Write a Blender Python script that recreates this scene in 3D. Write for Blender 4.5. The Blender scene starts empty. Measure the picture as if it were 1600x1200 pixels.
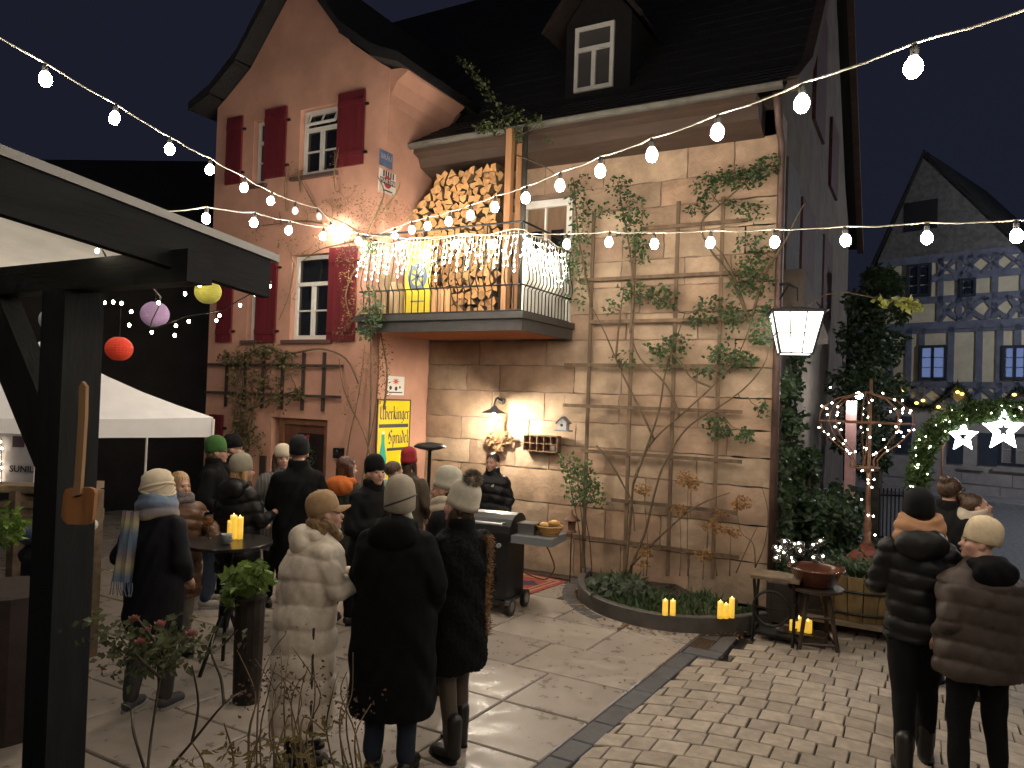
import bpy, bmesh, math, random
import numpy as np
from mathutils import Vector, Matrix
random.seed(7); np.random.seed(7)
sc = bpy.context.scene
COL = sc.collection
# ------------------------------------------------------------------ camera
F = 1165.0; CAMH = 2.35; YAW = math.radians(29.0); PITCH = math.radians(0.95); ROLL = math.radians(1.9)
_f = Vector((-math.sin(YAW)*math.cos(PITCH), math.cos(YAW)*math.cos(PITCH), math.sin(PITCH)))
_r0 = Vector((math.cos(YAW), math.sin(YAW), 0)); _u0 = _r0.cross(_f)
_R = _r0*math.cos(ROLL) + _u0*math.sin(ROLL); _U = -_r0*math.sin(ROLL) + _u0*math.cos(ROLL)
CAM = Vector((0, 0, CAMH))
cd = bpy.data.cameras.new('camera'); cam = bpy.data.objects.new('camera', cd); COL.objects.link(cam)
cd.sensor_width = 36.0; cd.lens = F/1600.0*36.0; cd.clip_start = 0.05; cd.clip_end = 2000
m3 = Matrix((_R, _U, -_f)).transposed(); cam.matrix_world = Matrix.Translation(CAM) @ m3.to_4x4()
sc.camera = cam
# ------------------------------------------------------------------ world, night sky
w = bpy.data.worlds.new('World'); sc.world = w; w.use_nodes = True
wn = w.node_tree.nodes; wl = w.node_tree.links; wn.clear()
sky = wn.new('ShaderNodeTexSky'); sky.sky_type = 'NISHITA'; sky.sun_disc = False
sky.sun_elevation = math.radians(2.0); sky.sun_rotation = math.radians(200); sky.ozone_density = 6.0
tint = wn.new('ShaderNodeMixRGB'); tint.blend_type = 'MULTIPLY'; tint.inputs[0].default_value = 1.0
tint.inputs[2].default_value = (0.62, 0.66, 1.0, 1)
bgn = wn.new('ShaderNodeBackground'); bgn.inputs[1].default_value = 0.0055
wo = wn.new('ShaderNodeOutputWorld')
mixs = wn.new('ShaderNodeMixRGB'); mixs.blend_type = 'MIX'; mixs.inputs[0].default_value = 0.75
mixs.inputs[2].default_value = (2.3, 2.6, 4.6, 1)
wl.new(sky.outputs[0], tint.inputs[1]); wl.new(tint.outputs[0], mixs.inputs[1]); wl.new(mixs.outputs[0], bgn.inputs[0]); wl.new(bgn.outputs[0], wo.inputs[0])
sd = bpy.data.lights.new('moon', 'SUN'); sd.energy = 0.02; sd.angle = math.radians(20); sd.color = (0.75, 0.85, 1.0)
so = bpy.data.objects.new('moon', sd); COL.objects.link(so); so.rotation_euler = (math.radians(50), 0, math.radians(-20))
sc.view_settings.view_transform = 'Standard'; sc.view_settings.look = 'None'
sc.view_settings.exposure = 0.12; sc.view_settings.gamma = 1.0; sc.view_settings.use_curve_mapping = False
sc.render.engine = 'CYCLES'
cy = sc.cycles
cy.use_denoising = True; cy.max_bounces = 4; cy.diffuse_bounces = 2; cy.glossy_bounces = 2; cy.transmission_bounces = 4
cy.transparent_max_bounces = 8; cy.caustics_reflective = False; cy.caustics_refractive = False
cy.sample_clamp_indirect = 2.0; cy.sample_clamp_direct = 0.0; cy.use_light_tree = True; cy.use_adaptive_sampling = True; cy.adaptive_threshold = .03; cy.adaptive_min_samples = 12
L_BULB = 275.0     # radiance of the festoon bulbs
WARM = (1.0, 0.865, 0.71)
# ------------------------------------------------------------------ picture -> place
def ray(px, py): return _f*F + _R*(px-800) + _U*(600-py)
def D(px, py, d): return CAM + ray(px, py)*(d/F)
def onz(px, py, z=0.0): r = ray(px, py); return CAM + r*((z-CAMH)/r.z)
def ony(px, py, y): r = ray(px, py); return CAM + r*(y/r.y)
def onx(px, py, x): r = ray(px, py); return CAM + r*(x/r.x)
def gp(px, depth, z=0.0):
    b = _f*F + _R*(px-800) + _U*600; k = depth/F
    py = (CAMH - z + b.z*k)/(_U.z*k)
    return D(px, py, depth)
# ------------------------------------------------------------------ mesh builder
class MB:
    def __init__(s): s.v = []; s.f = []; s.mi = []; s.cur = 0
    def add(s, vs, fs):
        n = len(s.v); s.v += [tuple(q) for q in vs]; s.f += [tuple(i+n for i in q) for q in fs]; s.mi += [s.cur]*len(fs); return s
    def box(s, x0, x1, y0, y1, z0, z1):
        return s.add([(x0,y0,z0),(x1,y0,z0),(x1,y1,z0),(x0,y1,z0),(x0,y0,z1),(x1,y0,z1),(x1,y1,z1),(x0,y1,z1)],
                     [(3,2,1,0),(4,5,6,7),(0,1,5,4),(1,2,6,5),(2,3,7,6),(3,0,4,7)])
    def obox(s, c, ax, ay, az):   # centre and three half axes
        c = Vector(c); ax = Vector(ax); ay = Vector(ay); az = Vector(az)
        vs = [c+ax*a+ay*b+az*d for d in (-1,1) for a,b in ((-1,-1),(1,-1),(1,1),(-1,1))]
        return s.add(vs, [(3,2,1,0),(4,5,6,7),(0,1,5,4),(1,2,6,5),(2,3,7,6),(3,0,4,7)])
    def bar(s, a, b, w, h, up=(0,0,1)):
        a = Vector(a); b = Vector(b); d = (b-a); l = d.length; d.normalize(); up = Vector(up)
        x = d.cross(up)
        if x.length < 1e-4: x = d.cross(Vector((0,1,0)))
        x.normalize(); y = x.cross(d)
        return s.obox((a+b)/2, x*(w/2), d*(l/2), y*(h/2))
    def tube(s, pts, rad, n=6, caps=True):
        pts = [Vector(p) for p in pts]; m = len(pts)
        if not hasattr(rad, '__len__'): rad = [rad]*m
        vs = []; fs = []; prev = None
        for i, p in enumerate(pts):
            t = (pts[min(i+1,m-1)] - pts[max(i-1,0)])
            t = t.normalized() if t.length > 1e-9 else Vector((0,0,1))
            if prev is None:
                a = t.cross(Vector((0,0,1)));
                if a.length < 1e-3: a = t.cross(Vector((1,0,0)))
            else:
                a = prev - t*prev.dot(t)
                if a.length < 1e-4: a = t.cross(Vector((1,0,0)))
            a.normalize(); prev = a; b = t.cross(a)
            for k in range(n):
                th = 2*math.pi*k/n; vs.append(p + (a*math.cos(th)+b*math.sin(th))*rad[i])
        for i in range(m-1):
            for k in range(n):
                fs.append((i*n+k, i*n+(k+1)%n, (i+1)*n+(k+1)%n, (i+1)*n+k))
        if caps: fs.append(tuple(range(n-1,-1,-1))); fs.append(tuple((m-1)*n+k for k in range(n)))
        return s.add(vs, fs)
    def lathe(s, prof, c=(0,0,0), n=16, sx=1, sy=1, mod=None):   # profile [(r,z)]
        cx, cy_, cz = c; vs = []; fs = []; m = len(prof)
        for r, z in prof:
            for k in range(n):
                th = 2*math.pi*k/n; rr = r*(mod(th, z) if mod else 1)
                vs.append((cx+rr*sx*math.cos(th), cy_+rr*sy*math.sin(th), cz+z))
        for i in range(m-1):
            for k in range(n): fs.append((i*n+k, i*n+(k+1)%n, (i+1)*n+(k+1)%n, (i+1)*n+k))
        fs.append(tuple(range(n-1,-1,-1))); fs.append(tuple((m-1)*n+k for k in range(n)))
        return s.add(vs, fs)
    def ell(s, c, r, n=12, m=8, rot=None):
        c = Vector(c); vs = []; fs = []
        if not hasattr(r, '__len__'): r = (r,r,r)
        def P(x,y,z):
            q = Vector((x*r[0], y*r[1], z*r[2]));
            return c + (rot @ q if rot else q)
        vs.append(P(0,0,-1))
        for i in range(1, m):
            ph = math.pi*i/m
            for k in range(n):
                th = 2*math.pi*k/n; vs.append(P(math.sin(ph)*math.cos(th), math.sin(ph)*math.sin(th), -math.cos(ph)))
        vs.append(P(0,0,1)); t = len(vs)-1
        for k in range(n): fs.append((0, 1+(k+1)%n, 1+k))
        for i in range(m-2):
            for k in range(n): fs.append((1+i*n+k, 1+i*n+(k+1)%n, 1+(i+1)*n+(k+1)%n, 1+(i+1)*n+k))
        for k in range(n): fs.append((t, 1+(m-2)*n+k, 1+(m-2)*n+(k+1)%n))
        return s.add(vs, fs)
    def cap(s, a, ra, b, rb, n=12, e=(1,1)):   # tapered capsule
        a = Vector(a); b = Vector(b); d = b-a; l = d.length
        d = d.normalized() if l > 1e-6 else Vector((0,0,1))
        pts = []; rad = []
        for t in (-1,-.85,-.5): pts.append(a+d*ra*t); rad.append(max(.06*ra, ra*math.sqrt(max(0,1-t*t))))
        pts.append(a); rad.append(ra); pts.append(a+(b-a)*.5); rad.append((ra+rb)/2); pts.append(b); rad.append(rb)
        for t in (.5,.85,1): pts.append(b+d*rb*t); rad.append(max(.06*rb, rb*math.sqrt(max(0,1-t*t))))
        return s.tube(pts, rad, n)
    def loft(s, rings, n=20, p=2.3):   # rings (cx,cy,z,rx,ry)
        vs = []; fs = []
        for cx, cy_, z, rx, ry in rings:
            for k in range(n):
                th = 2*math.pi*k/n; ct, st = math.cos(th), math.sin(th)
                vs.append((cx+rx*abs(ct)**(2/p)*(1 if ct >= 0 else -1), cy_+ry*abs(st)**(2/p)*(1 if st >= 0 else -1), z))
        for i in range(len(rings)-1):
            for k in range(n): fs.append((i*n+k, i*n+(k+1)%n, (i+1)*n+(k+1)%n, (i+1)*n+k))
        m = len(rings); fs.append(tuple(range(n-1,-1,-1))); fs.append(tuple((m-1)*n+k for k in range(n)))
        return s.add(vs, fs)
    def prism(s, poly, a, b):   # poly: list of 2-D points mapped by a,b (functions of (u,v) -> point)
        n = len(poly); vs = [a(*q) for q in poly] + [b(*q) for q in poly]
        fs = [tuple(range(n-1,-1,-1)), tuple(range(n,2*n))] + [(i,(i+1)%n,n+(i+1)%n,n+i) for i in range(n)]
        return s.add(vs, fs)
    def leaf(s, p, d, nrm, l, wd):   # folded leaf blade of six points
        d = Vector(d).normalized(); x = d.cross(Vector(nrm))
        if x.length < 1e-3: x = d.orthogonal()
        x.normalize(); up = x.cross(d); p = Vector(p)
        return s.add([p, p+d*l*.4+x*wd*.5+up*wd*.15, p+d*l*.45, p+d*l*.4-x*wd*.5+up*wd*.15, p+d*l-up*l*.12],
                     [(0,1,2),(0,2,3),(1,4,2),(3,2,4)])
    def mesh(s, name, off=None):
        me = bpy.data.meshes.new(name)
        vs = s.v if off is None else [(q[0]-off[0], q[1]-off[1], q[2]-off[2]) for q in s.v]
        me.from_pydata(vs, [], s.f); 
        if any(s.mi): me.polygons.foreach_set('material_index', s.mi)
        me.update(); return me
def put(name, me, mat, parent=None, loc=None, smooth=False):
    o = bpy.data.objects.new(name, me); COL.objects.link(o)
    if mat is not None and not me.materials:
        for q in (mat if isinstance(mat, (list, tuple)) else [mat]): me.materials.append(q)
    if smooth: me.polygons.foreach_set('use_smooth', [True]*len(me.polygons))
    if parent is not None: o.parent = parent
    if loc is not None: o.location = loc
    return o
def wput(name, mb, mat, parent=None, smooth=False, at=None):
    """mesh given in world coordinates; parent (if any) sits unrotated at parent['_at']"""
    if parent is not None: return put(name, mb.mesh(name, AT[parent.name]), mat, parent, None, smooth)
    if at is None:
        n = len(mb.v); at = (sum(q[0] for q in mb.v)/n, sum(q[1] for q in mb.v)/n, min(q[2] for q in mb.v))
    o = put(name, mb.mesh(name, at), mat, None, at, smooth); AT[o.name] = Vector(at); return o
AT = {}
def sub(parent, o):   # allow o (world-built part) to be the parent of world-built sub-parts
    AT[o.name] = AT[parent.name]; return o
def tag(o, label, cat, group=None):
    o['label'] = label; o['category'] = cat
    if group: o['group'] = group
    return o
def thing(name, label, cat, loc=(0,0,0), rz=0.0, group=None):
    o = bpy.data.objects.new(name, None); COL.objects.link(o); o.empty_display_size = .1
    o.location = loc; o.rotation_euler = (0,0,rz); AT[o.name] = Vector(loc)
    return tag(o, label, cat, group)
def structure(o): o['kind'] = 'structure'; return o
def stuff(o): o['kind'] = 'stuff'; return o
# ------------------------------------------------------------------ materials
MATS = {}
def mat(name, col, rough=.7, var=.0, scale=8.0, bump=0.0, bscale=40.0, obj=0.0, metal=0.0, col2=None, emit=None, estr=0.0, spec=.5, detail=6.0, coat=0.0, trans=0.0, alpha=None, sheen=0.0, stretch=None, bdist=.01, obj_hue=None, twoside=0.0, ramp=(.35,.65), rvar=0.0):
    if name in MATS: return MATS[name]
    m = bpy.data.materials.new(name); m.use_nodes = True; nt = m.node_tree; N = nt.nodes; Lk = nt.links
    b = N['Principled BSDF']; b.inputs['Roughness'].default_value = rough; b.inputs['Metallic'].default_value = metal
    b.inputs['Specular IOR Level'].default_value = spec; b.inputs['Coat Weight'].default_value = coat
    b.inputs['Transmission Weight'].default_value = trans; b.inputs['Sheen Weight'].default_value = sheen
    tc = N.new('ShaderNodeTexCoord'); src = tc.outputs['Object']
    mp = N.new('ShaderNodeMapping'); Lk.new(src, mp.inputs[0]); src = mp.outputs[0]
    if stretch: mp.inputs['Scale'].default_value = stretch
    oi = N.new('ShaderNodeObjectInfo')
    cr = N.new('ShaderNodeVectorMath'); cr.operation = 'ADD'; Lk.new(src, cr.inputs[0])
    rm = N.new('ShaderNodeMath'); rm.operation = 'MULTIPLY'; Lk.new(oi.outputs['Random'], rm.inputs[0]); rm.inputs[1].default_value = 57.0
    Lk.new(rm.outputs[0], cr.inputs[1]); src = cr.outputs[0]
    out = None
    c4 = (*col, 1)
    if var or col2:
        nz = N.new('ShaderNodeTexNoise'); nz.inputs['Scale'].default_value = scale; nz.inputs['Detail'].default_value = detail; nz.inputs['Roughness'].default_value = .62
        Lk.new(src, nz.inputs['Vector'])
        rp = N.new('ShaderNodeValToRGB'); rp.color_ramp.elements[0].position = ramp[0]; rp.color_ramp.elements[1].position = ramp[1]
        c2 = col2 if col2 else tuple(min(1, q*(1+var)) for q in col)
        c1 = col if col2 else tuple(q*(1-var) for q in col)
        rp.color_ramp.elements[0].color = (*c1, 1); rp.color_ramp.elements[1].color = (*c2, 1)
        Lk.new(nz.outputs['Fac'], rp.inputs[0]); out = rp.outputs[0]
        if rvar:
            rr = N.new('ShaderNodeMapRange'); rr.inputs[3].default_value = rough-rvar; rr.inputs[4].default_value = rough+rvar; rr.inputs[1].default_value = .35; rr.inputs[2].default_value = .65
            Lk.new(nz.outputs['Fac'], rr.inputs[0]); Lk.new(rr.outputs[0], b.inputs['Roughness'])
    if obj or obj_hue:
        mx = N.new('ShaderNodeMixRGB'); mx.blend_type = 'MULTIPLY'; mx.inputs[0].default_value = 1
        if out: Lk.new(out, mx.inputs[1])
        else: mx.inputs[1].default_value = c4
        r2 = N.new('ShaderNodeValToRGB'); e = r2.color_ramp.elements
        if obj_hue:
            e[0].color = (*obj_hue[0],1); e[1].color = (*obj_hue[-1],1)
            for i, q in enumerate(obj_hue[1:-1]): k = e.new((i+1)/(len(obj_hue)-1)); k.color = (*q,1)
        else: e[0].color = (1-obj,)*3+(1,); e[1].color = (1+obj,)*3+(1,)
        Lk.new(oi.outputs['Random'], r2.inputs[0]); Lk.new(r2.outputs[0], mx.inputs[2]); out = mx.outputs[0]
    if out: Lk.new(out, b.inputs['Base Color'])
    else: b.inputs['Base Color'].default_value = c4
    if bump:
        n2 = N.new('ShaderNodeTexNoise'); n2.inputs['Scale'].default_value = bscale; n2.inputs['Detail'].default_value = 5; Lk.new(src, n2.inputs['Vector'])
        bp = N.new('ShaderNodeBump'); bp.inputs['Strength'].default_value = bump; bp.inputs['Distance'].default_value = bdist
        Lk.new(n2.outputs['Fac'], bp.inputs['Height']); Lk.new(bp.outputs[0], b.inputs['Normal'])
    if emit: b.inputs['Emission Color'].default_value = (*emit,1); b.inputs['Emission Strength'].default_value = estr
    if alpha is not None: b.inputs['Alpha'].default_value = alpha
    if twoside:   # thin leaf: some light passes through
        tr = N.new('ShaderNodeBsdfTranslucent'); ms = N.new('ShaderNodeMixShader'); ms.inputs[0].default_value = twoside
        if out: Lk.new(out, tr.inputs[0])
        else: tr.inputs[0].default_value = c4
        Lk.new(b.outputs[0], ms.inputs[1]); Lk.new(tr.outputs[0], ms.inputs[2]); Lk.new(ms.outputs[0], N['Material Output'].inputs[0])
    MATS[name] = m; return m
def emis(name, col, s):
    if name in MATS: return MATS[name]
    m = bpy.data.materials.new(name); m.use_nodes = True; N = m.node_tree.nodes; N.clear()
    e = N.new('ShaderNodeEmission'); e.inputs[0].default_value = (*col,1); e.inputs[1].default_value = s
    o = N.new('ShaderNodeOutputMaterial'); m.node_tree.links.new(e.outputs[0], o.inputs[0]); MATS[name] = m; return m
def glassmat(name, tintc, rough=.05, mixf=.85, dark=(.01,.012,.015)):   # window pane at night: dark, mirror-like
    return mat(name, dark, rough=rough, spec=.6, coat=.3)
def jit(a): return random.uniform(-a, a)
WK = bpy.data.scenes.new('work')
def evaluated(o):
    WK.collection.objects.link(o); vl = WK.view_layers[0]; vl.update(); dg = vl.depsgraph
    me = bpy.data.meshes.new_from_object(o.evaluated_get(dg)); return me
def text_mesh(body, size, ext=.002, font_shear=0.0, bold=0.0):
    c = bpy.data.curves.new('lettering', 'FONT'); c.body = body; c.size = size; c.extrude = ext; c.align_x = 'CENTER'; c.align_y = 'CENTER'; c.offset = bold; c.resolution_u = 3; c.shear = font_shear
    o = bpy.data.objects.new('lettering', c); me = evaluated(o)
    bpy.data.objects.remove(o); bpy.data.curves.remove(c); return me
# ================================================================== materials of the setting
M_mortar = mat('mortar', (.25,.175,.13), .95, var=.25, scale=6, bump=.6, bscale=60)
M_stone = mat('sandstone', (.375,.278,.200), .92, var=.22, scale=3, bump=.5, bscale=26, detail=5,
              obj_hue=[(.86,.80,.77),(1.05,.97,.92),(1.08,1.10,1.06),(.95,.84,.77),(1.2,1.2,1.15),(.88,.86,.82),(1.02,.90,.82)], bdist=.015)
M_plaster = mat('pink_plaster', (.54,.29,.205), .9, var=.15, scale=1.3, bump=.25, bscale=90, bdist=.006)
M_terra = mat('terracotta_plaster', (.62,.245,.125), .9, var=.08, scale=3, bump=.2, bscale=90, bdist=.006)
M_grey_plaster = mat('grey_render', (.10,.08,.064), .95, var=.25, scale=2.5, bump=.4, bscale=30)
M_roof = mat('dark_roof_tiles', (.010,.0095,.010), .9, var=.3, scale=9, bump=.5, bscale=30)
M_white = mat('white_window_paint', (.72,.70,.64), .5, var=.06, scale=12)
M_shutter = mat('oxblood_shutter', (.13,.014,.020), .55, var=.18, scale=10, stretch=(1,1,.15), bump=.15, bscale=60)
M_pane = mat('night_glass', (.012,.013,.016), .06, spec=.7)
M_curtain = mat('lace_curtain', (.6,.58,.55), .9, var=.15, scale=60)
M_soffit = mat('brown_cornice', (.055,.033,.022), .8, var=.2, scale=5, stretch=(.3,2,2))
M_zinc = mat('zinc_gutter', (.10,.095,.08), .6, metal=.3, var=.2, scale=8)
M_wood_dark = mat('weathered_lath', (.15,.10,.062), .85, var=.3, scale=14, stretch=(1,1,.3), bump=.3, bscale=50, obj=.2)
M_timber = mat('orange_timber', (.34,.17,.075), .75, var=.25, scale=10, stretch=(1,1,.12), bump=.2, bscale=40)
M_black_wood = mat('black_painted_wood', (.012,.0125,.0125), .75, spec=.2, var=.25, scale=18, stretch=(1,1,.12), bump=.25, bscale=70)
M_black_beam = mat('black_painted_beam', (.012,.0125,.0125), .75, spec=.2, var=.25, scale=18, stretch=(.12,.12,1), bump=.2, bscale=70)
M_iron = mat('black_iron', (.016,.015,.014), .5, metal=.5)
M_slab = mat('paving_slab', (.33,.285,.24), .42, var=.17, scale=7, bump=.35, bscale=160, obj=.13, bdist=.003, rvar=.2)
M_slab_dark = mat('dark_basalt_strip', (.085,.085,.09), .62, var=.15, scale=9, bump=.3, bscale=140, obj=.12, bdist=.003)
M_joint = mat('dark_joint_sand', (.02,.017,.013), .95, var=.35, scale=14, bump=.5, bscale=80)
M_cobble = mat('warm_cobble', (.34,.285,.225), .68, var=.2, scale=11, bump=.5, bscale=90, obj=.17, bdist=.005, rvar=.1)
M_street = mat('street_setts', (.16,.16,.17), .75, var=.3, scale=14, bump=.6, bscale=30)
M_soil = mat('bed_soil', (.05,.038,.026), .95, var=.4, scale=20, bump=.8, bscale=50)
M_kerb = mat('steel_kerb', (.075,.068,.06), .6, var=.2, scale=8)
# ================================================================== ground
g = MB().add([(-60,-8,-.06),(60,-8,-.06),(60,120,-.06),(-60,120,-.06)], [(0,1,2,3)])
structure(wput('ground', g, M_joint))
st = MB().add([(-1.2,9.8,-.02),(40,9.8,-.02),(40,60,-.02),(-1.2,60,-.02)], [(0,1,2,3)])
structure(wput('street', st, M_street))
def block(mb, pts, z0, z1, ch=.008):   # chamfered block over a quad
    c = [sum(q[0] for q in pts)/4, sum(q[1] for q in pts)/4]
    ins = []
    for q in pts:
        dx, dy = c[0]-q[0], c[1]-q[1]; l = math.hypot(dx, dy); ins.append((q[0]+dx/l*ch*1.4, q[1]+dy/l*ch*1.4))
    vs = [(q[0],q[1],z0) for q in pts] + [(q[0],q[1],z1-ch) for q in pts] + [(q[0],q[1],z1+jit(.0012)) for q in ins]
    fs = [(i,(i+1)%4,4+(i+1)%4,4+i) for i in range(4)] + [(4+i,4+(i+1)%4,8+(i+1)%4,8+i) for i in range(4)] + [(8,9,10,11)]
    return mb.add(vs, fs)
# slabs: several formats on a 0.36 m module, set square to the house
pav = MB().add([(-14,-3,-.045),(-2.05,-3,-.045),(-1.8,8.9,-.045),(-14,8.9,-.045)], [(0,1,2,3)])
PAV = structure(wput('paving', pav, M_joint, at=(0,0,0))); AT[PAV.name] = Vector((0,0,0))
def strip_x(y): return -2.13 + (y-4.27)*.056
cell = .36; occ = set(); rnd = random.Random(11)
def free(i, j, a, b): return all((i+p, j+q) not in occ for p in range(a) for q in range(b))
far_mb = MB(); n_slab = 0
for j in range(-3, 18):
    for i in range(0, 30):
        if (i, j) in occ: continue
        for a, b in sorted([(3,2),(2,2),(2,1),(1,2),(2,2),(3,2),(2,1),(1,1)], key=lambda q: rnd.random() - .25*(q[0]*q[1] > 3)):
            if free(i, j, a, b): break
        for p in range(a):
            for q in range(b): occ.add((i+p, j+q))
        y0 = 4.36-1.08 + (j)*cell - .0; y1 = y0 + b*cell
        def XX(u, y): return strip_x(y) - u*cell
        gx = .009
        pts = [(XX(i+a, y0)+gx, y0+gx), (XX(i, y0)-gx, y0+gx), (XX(i, y1)-gx, y1-gx), (XX(i+a, y1)+gx, y1-gx)]
        cx = sum(q[0] for q in pts)/4; cy_ = sum(q[1] for q in pts)/4
        if cy_ > 9.0: continue
        # keep the round flower bed free
        if math.hypot(cx+2.55, cy_-8.75) < 1.12: continue
        d = Vector((cx, cy_, 0)) - CAM; z = d.dot(_f)
        px = 800 + F*d.dot(_R)/max(z, .1); py = 600 - F*d.dot(_U)/max(z, .1)
        if z > 1 and -60 < px < 1400 and py < 1260 and n_slab < 260:
            mb = block(MB(), pts, -.05, jit(.0015)); wput('slab', mb, M_slab, PAV); n_slab += 1
        else: block(far_mb, pts, -.05, 0)
if far_mb.f: stuff(wput('slabs_beyond', far_mb, M_slab, PAV))
# dark strip with gully
y = -1.0; STR = PAV
while y < 6.95:
    l = .34 + jit(.05); y1 = min(y+l, 6.98)
    pts = [(strip_x(y)+.008, y+.004), (strip_x(y)+.175, y+.004), (strip_x(y1)+.175, y1-.004), (strip_x(y1)+.008, y1-.004)]
    wput('border_stone', block(MB(), pts, -.05, -.002), M_slab_dark, PAV); y = y1
wput('border_stone', block(MB(), [(-1.80,6.72),(-1.46,6.72),(-1.46,6.995),(-1.80,6.995)], -.05, -.012), M_slab_dark, PAV)
for pts in ([(-2.12,7.03),(-1.96,7.0),(-1.93,7.55),(-2.1,7.5)], [(-1.955,7.0),(-1.62,7.0),(-1.61,7.18),(-1.945,7.18)], [(-1.76,7.19),(-1.61,7.19),(-1.60,7.8),(-1.74,7.7)], [(-1.93,7.55),(-1.75,7.55),(-1.75,7.68),(-1.92,7.6)]):
    wput('border_stone', block(MB(), pts, -.05, -.002), M_slab_dark, PAV)
dg = thing('drain_grate', 'rusty drain grate set into the dark paving border', 'drain', (-1.85,7.36,0))
mb = MB()
for k in range(9): mb.box(-.085+k*.02, -.085+k*.02+.010, -.17, .17, -.02, -.006)
mb.box(-.095,.095,-.18,-.165,-.02,-.004).box(-.095,.095,.165,.18,-.02,-.004)
put('grating', mb.mesh('grating'), mat('rusty_iron', (.10,.06,.035), .8, var=.3, scale=40), dg)
# radial dark pavers hugging the left of the bed
prev = None
KO = [(-3.80,9.0),(-3.72,8.6),(-3.58,8.25),(-3.36,7.93),(-3.08,7.68),(-2.72,7.53),(-2.34,7.50),(-1.96,7.64),(-1.62,7.92),(-1.40,8.25)]
def cat(P, n=6):   # Catmull-Rom through points
    P = [Vector(p) for p in P]; out = []
    for i in range(len(P)-1):
        a = P[max(i-1,0)]; b = P[i]; c = P[i+1]; d = P[min(i+2,len(P)-1)]
        for k in range(n):
            t = k/n; out.append(.5*((2*b)+(c-a)*t+(2*a-5*b+4*c-d)*t*t+(3*b-a-3*c+d)*t*t*t))
    out.append(P[-1]); return out
K2 = cat([(x,y,0) for x,y in KO], 6)
def nrm2(i):
    t = K2[min(i+1,len(K2)-1)] - K2[max(i-1,0)]; n = Vector((-t.y, t.x, 0)).normalized(); return -n if n.dot(Vector((-2.5,8.8,0))-K2[i]) > 0 else n
for i in range(0, 25, 2):
    a, b = K2[i], K2[i+2]; na, nb = nrm2(i), nrm2(i+2); t = (b-a).normalized()*.004
    pts = [a+na*.02+t, a+na*.19+t, b+nb*.19-t, b+nb*.02-t]
    wput('border_stone', block(MB(), [(q.x,q.y) for q in pts], -.04, .003), M_slab_dark, PAV)
# flower bed
BED = thing('flower_bed', 'round raised flower bed with dark kerb against the sandstone wall', 'flower bed', (-2.55,8.3,0))
mb = MB(); n = len(K2); vs = []
for i in range(n):
    nn = nrm2(i)
    for off, z in ((0,-.04),(0,.155),(-.012,.165),(-.075,.165),(-.085,.155),(-.085,-.04)):
        q = K2[i]+nn*off; vs.append((q.x,q.y,z))
fs = [(i*6+k, i*6+(k+1)%6, (i+1)*6+(k+1)%6, (i+1)*6+k) for i in range(n-1) for k in range(6)] + [tuple(range(6)), tuple((n-1)*6+k for k in range(6))]
wput('kerb', mb.add(vs, fs), M_kerb, BED)
mb = MB(); top = [(K2[i]+nrm2(i)*-.08) for i in range(n)]; vs = [(-2.6,8.95,.14)]
rings = 6
for i in range(n):
    for k in range(1, rings+1):
        q = Vector((-2.6,8.95,0)).lerp(top[i], k/rings); vs.append((q.x, min(q.y, 9.02), .10+.05*math.sin(q.x*7)*math.cos(q.y*9)*.5+jit(.015)+.02))
fs = []
for i in range(n-1):
    fs.append((0, 1+i*rings, 1+(i+1)*rings))
    for k in range(rings-1): fs.append((1+i*rings+k, 1+i*rings+k+1, 1+(i+1)*rings+k+1, 1+(i+1)*rings+k))
wput('soil', mb.add(vs, fs), M_soil, BED)
# cobbles laid in shallow arcs
cb = MB().add([(-1.98,-3,-.022),(6,-3,-.022),(6,9.9,-.022),(-1.4,9.9,-.022)], [(0,1,2,3)])
COB = structure(wput('cobblestone_paving', cb, mat('mossy_joint', (.055,.045,.028), .95, var=.4, scale=5, col2=(.035,.04,.015), bump=.6, bscale=60), at=(0,0,0))); AT[COB.name] = Vector((0,0,0))
rnd = random.Random(5); cob_list = []; rest = MB()
def arcy(x):
    u = ((x+.6+1.45) % 2.9) - 1.45; return -.15*u*u
y = 1.6; r = 0
while y < 10.2:
    h = .205 + rnd.uniform(-.008,.008); x = -2.2 + (r % 2)*.1 + rnd.uniform(-.02,.02)
    while x < 5.2:
        wd = .19 + rnd.uniform(-.03,.035); x1 = x+wd; g_ = .0055
        pts = []
        for (xx, yy) in ((x+g_, y+g_), (x1-g_, y+g_), (x1-g_, y+h-g_), (x+g_, y+h-g_)):
            pts.append((xx+rnd.uniform(-.005,.005), yy+arcy(xx)+rnd.uniform(-.005,.005)))
        cx = sum(q[0] for q in pts)/4; cy_ = sum(q[1] for q in pts)/4; x = x1
        if cy_ < 6.98 and min(pts[0][0]-strip_x(pts[0][1]), pts[3][0]-strip_x(pts[3][1])) < .165:
            if max(pts[1][0]-strip_x(pts[1][1]), pts[2][0]-strip_x(pts[2][1])) < .205: continue
            pts[0] = (max(pts[0][0], strip_x(pts[0][1])+.185), pts[0][1]); pts[3] = (max(pts[3][0], strip_x(pts[3][1])+.185), pts[3][1])
        if cy_ >= 6.9 and (cx < -1.5 and (cy_ < 8) or math.hypot(cx+2.55, cy_-8.75) < 1.34): continue
        if cx < -1.38 and cy_ > 8.2: continue
        cob_list.append((cx, cy_, pts))
    y += h; r += 1
def vis(cx, cy_):
    d = Vector((cx, cy_, 0)) - CAM; z = d.dot(_f)
    if z < 1: return False, 0
    px = 800 + F*d.dot(_R)/z; py = 600 - F*d.dot(_U)/z
    return (-20 < px < 1625 and py < 1225), py
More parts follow.
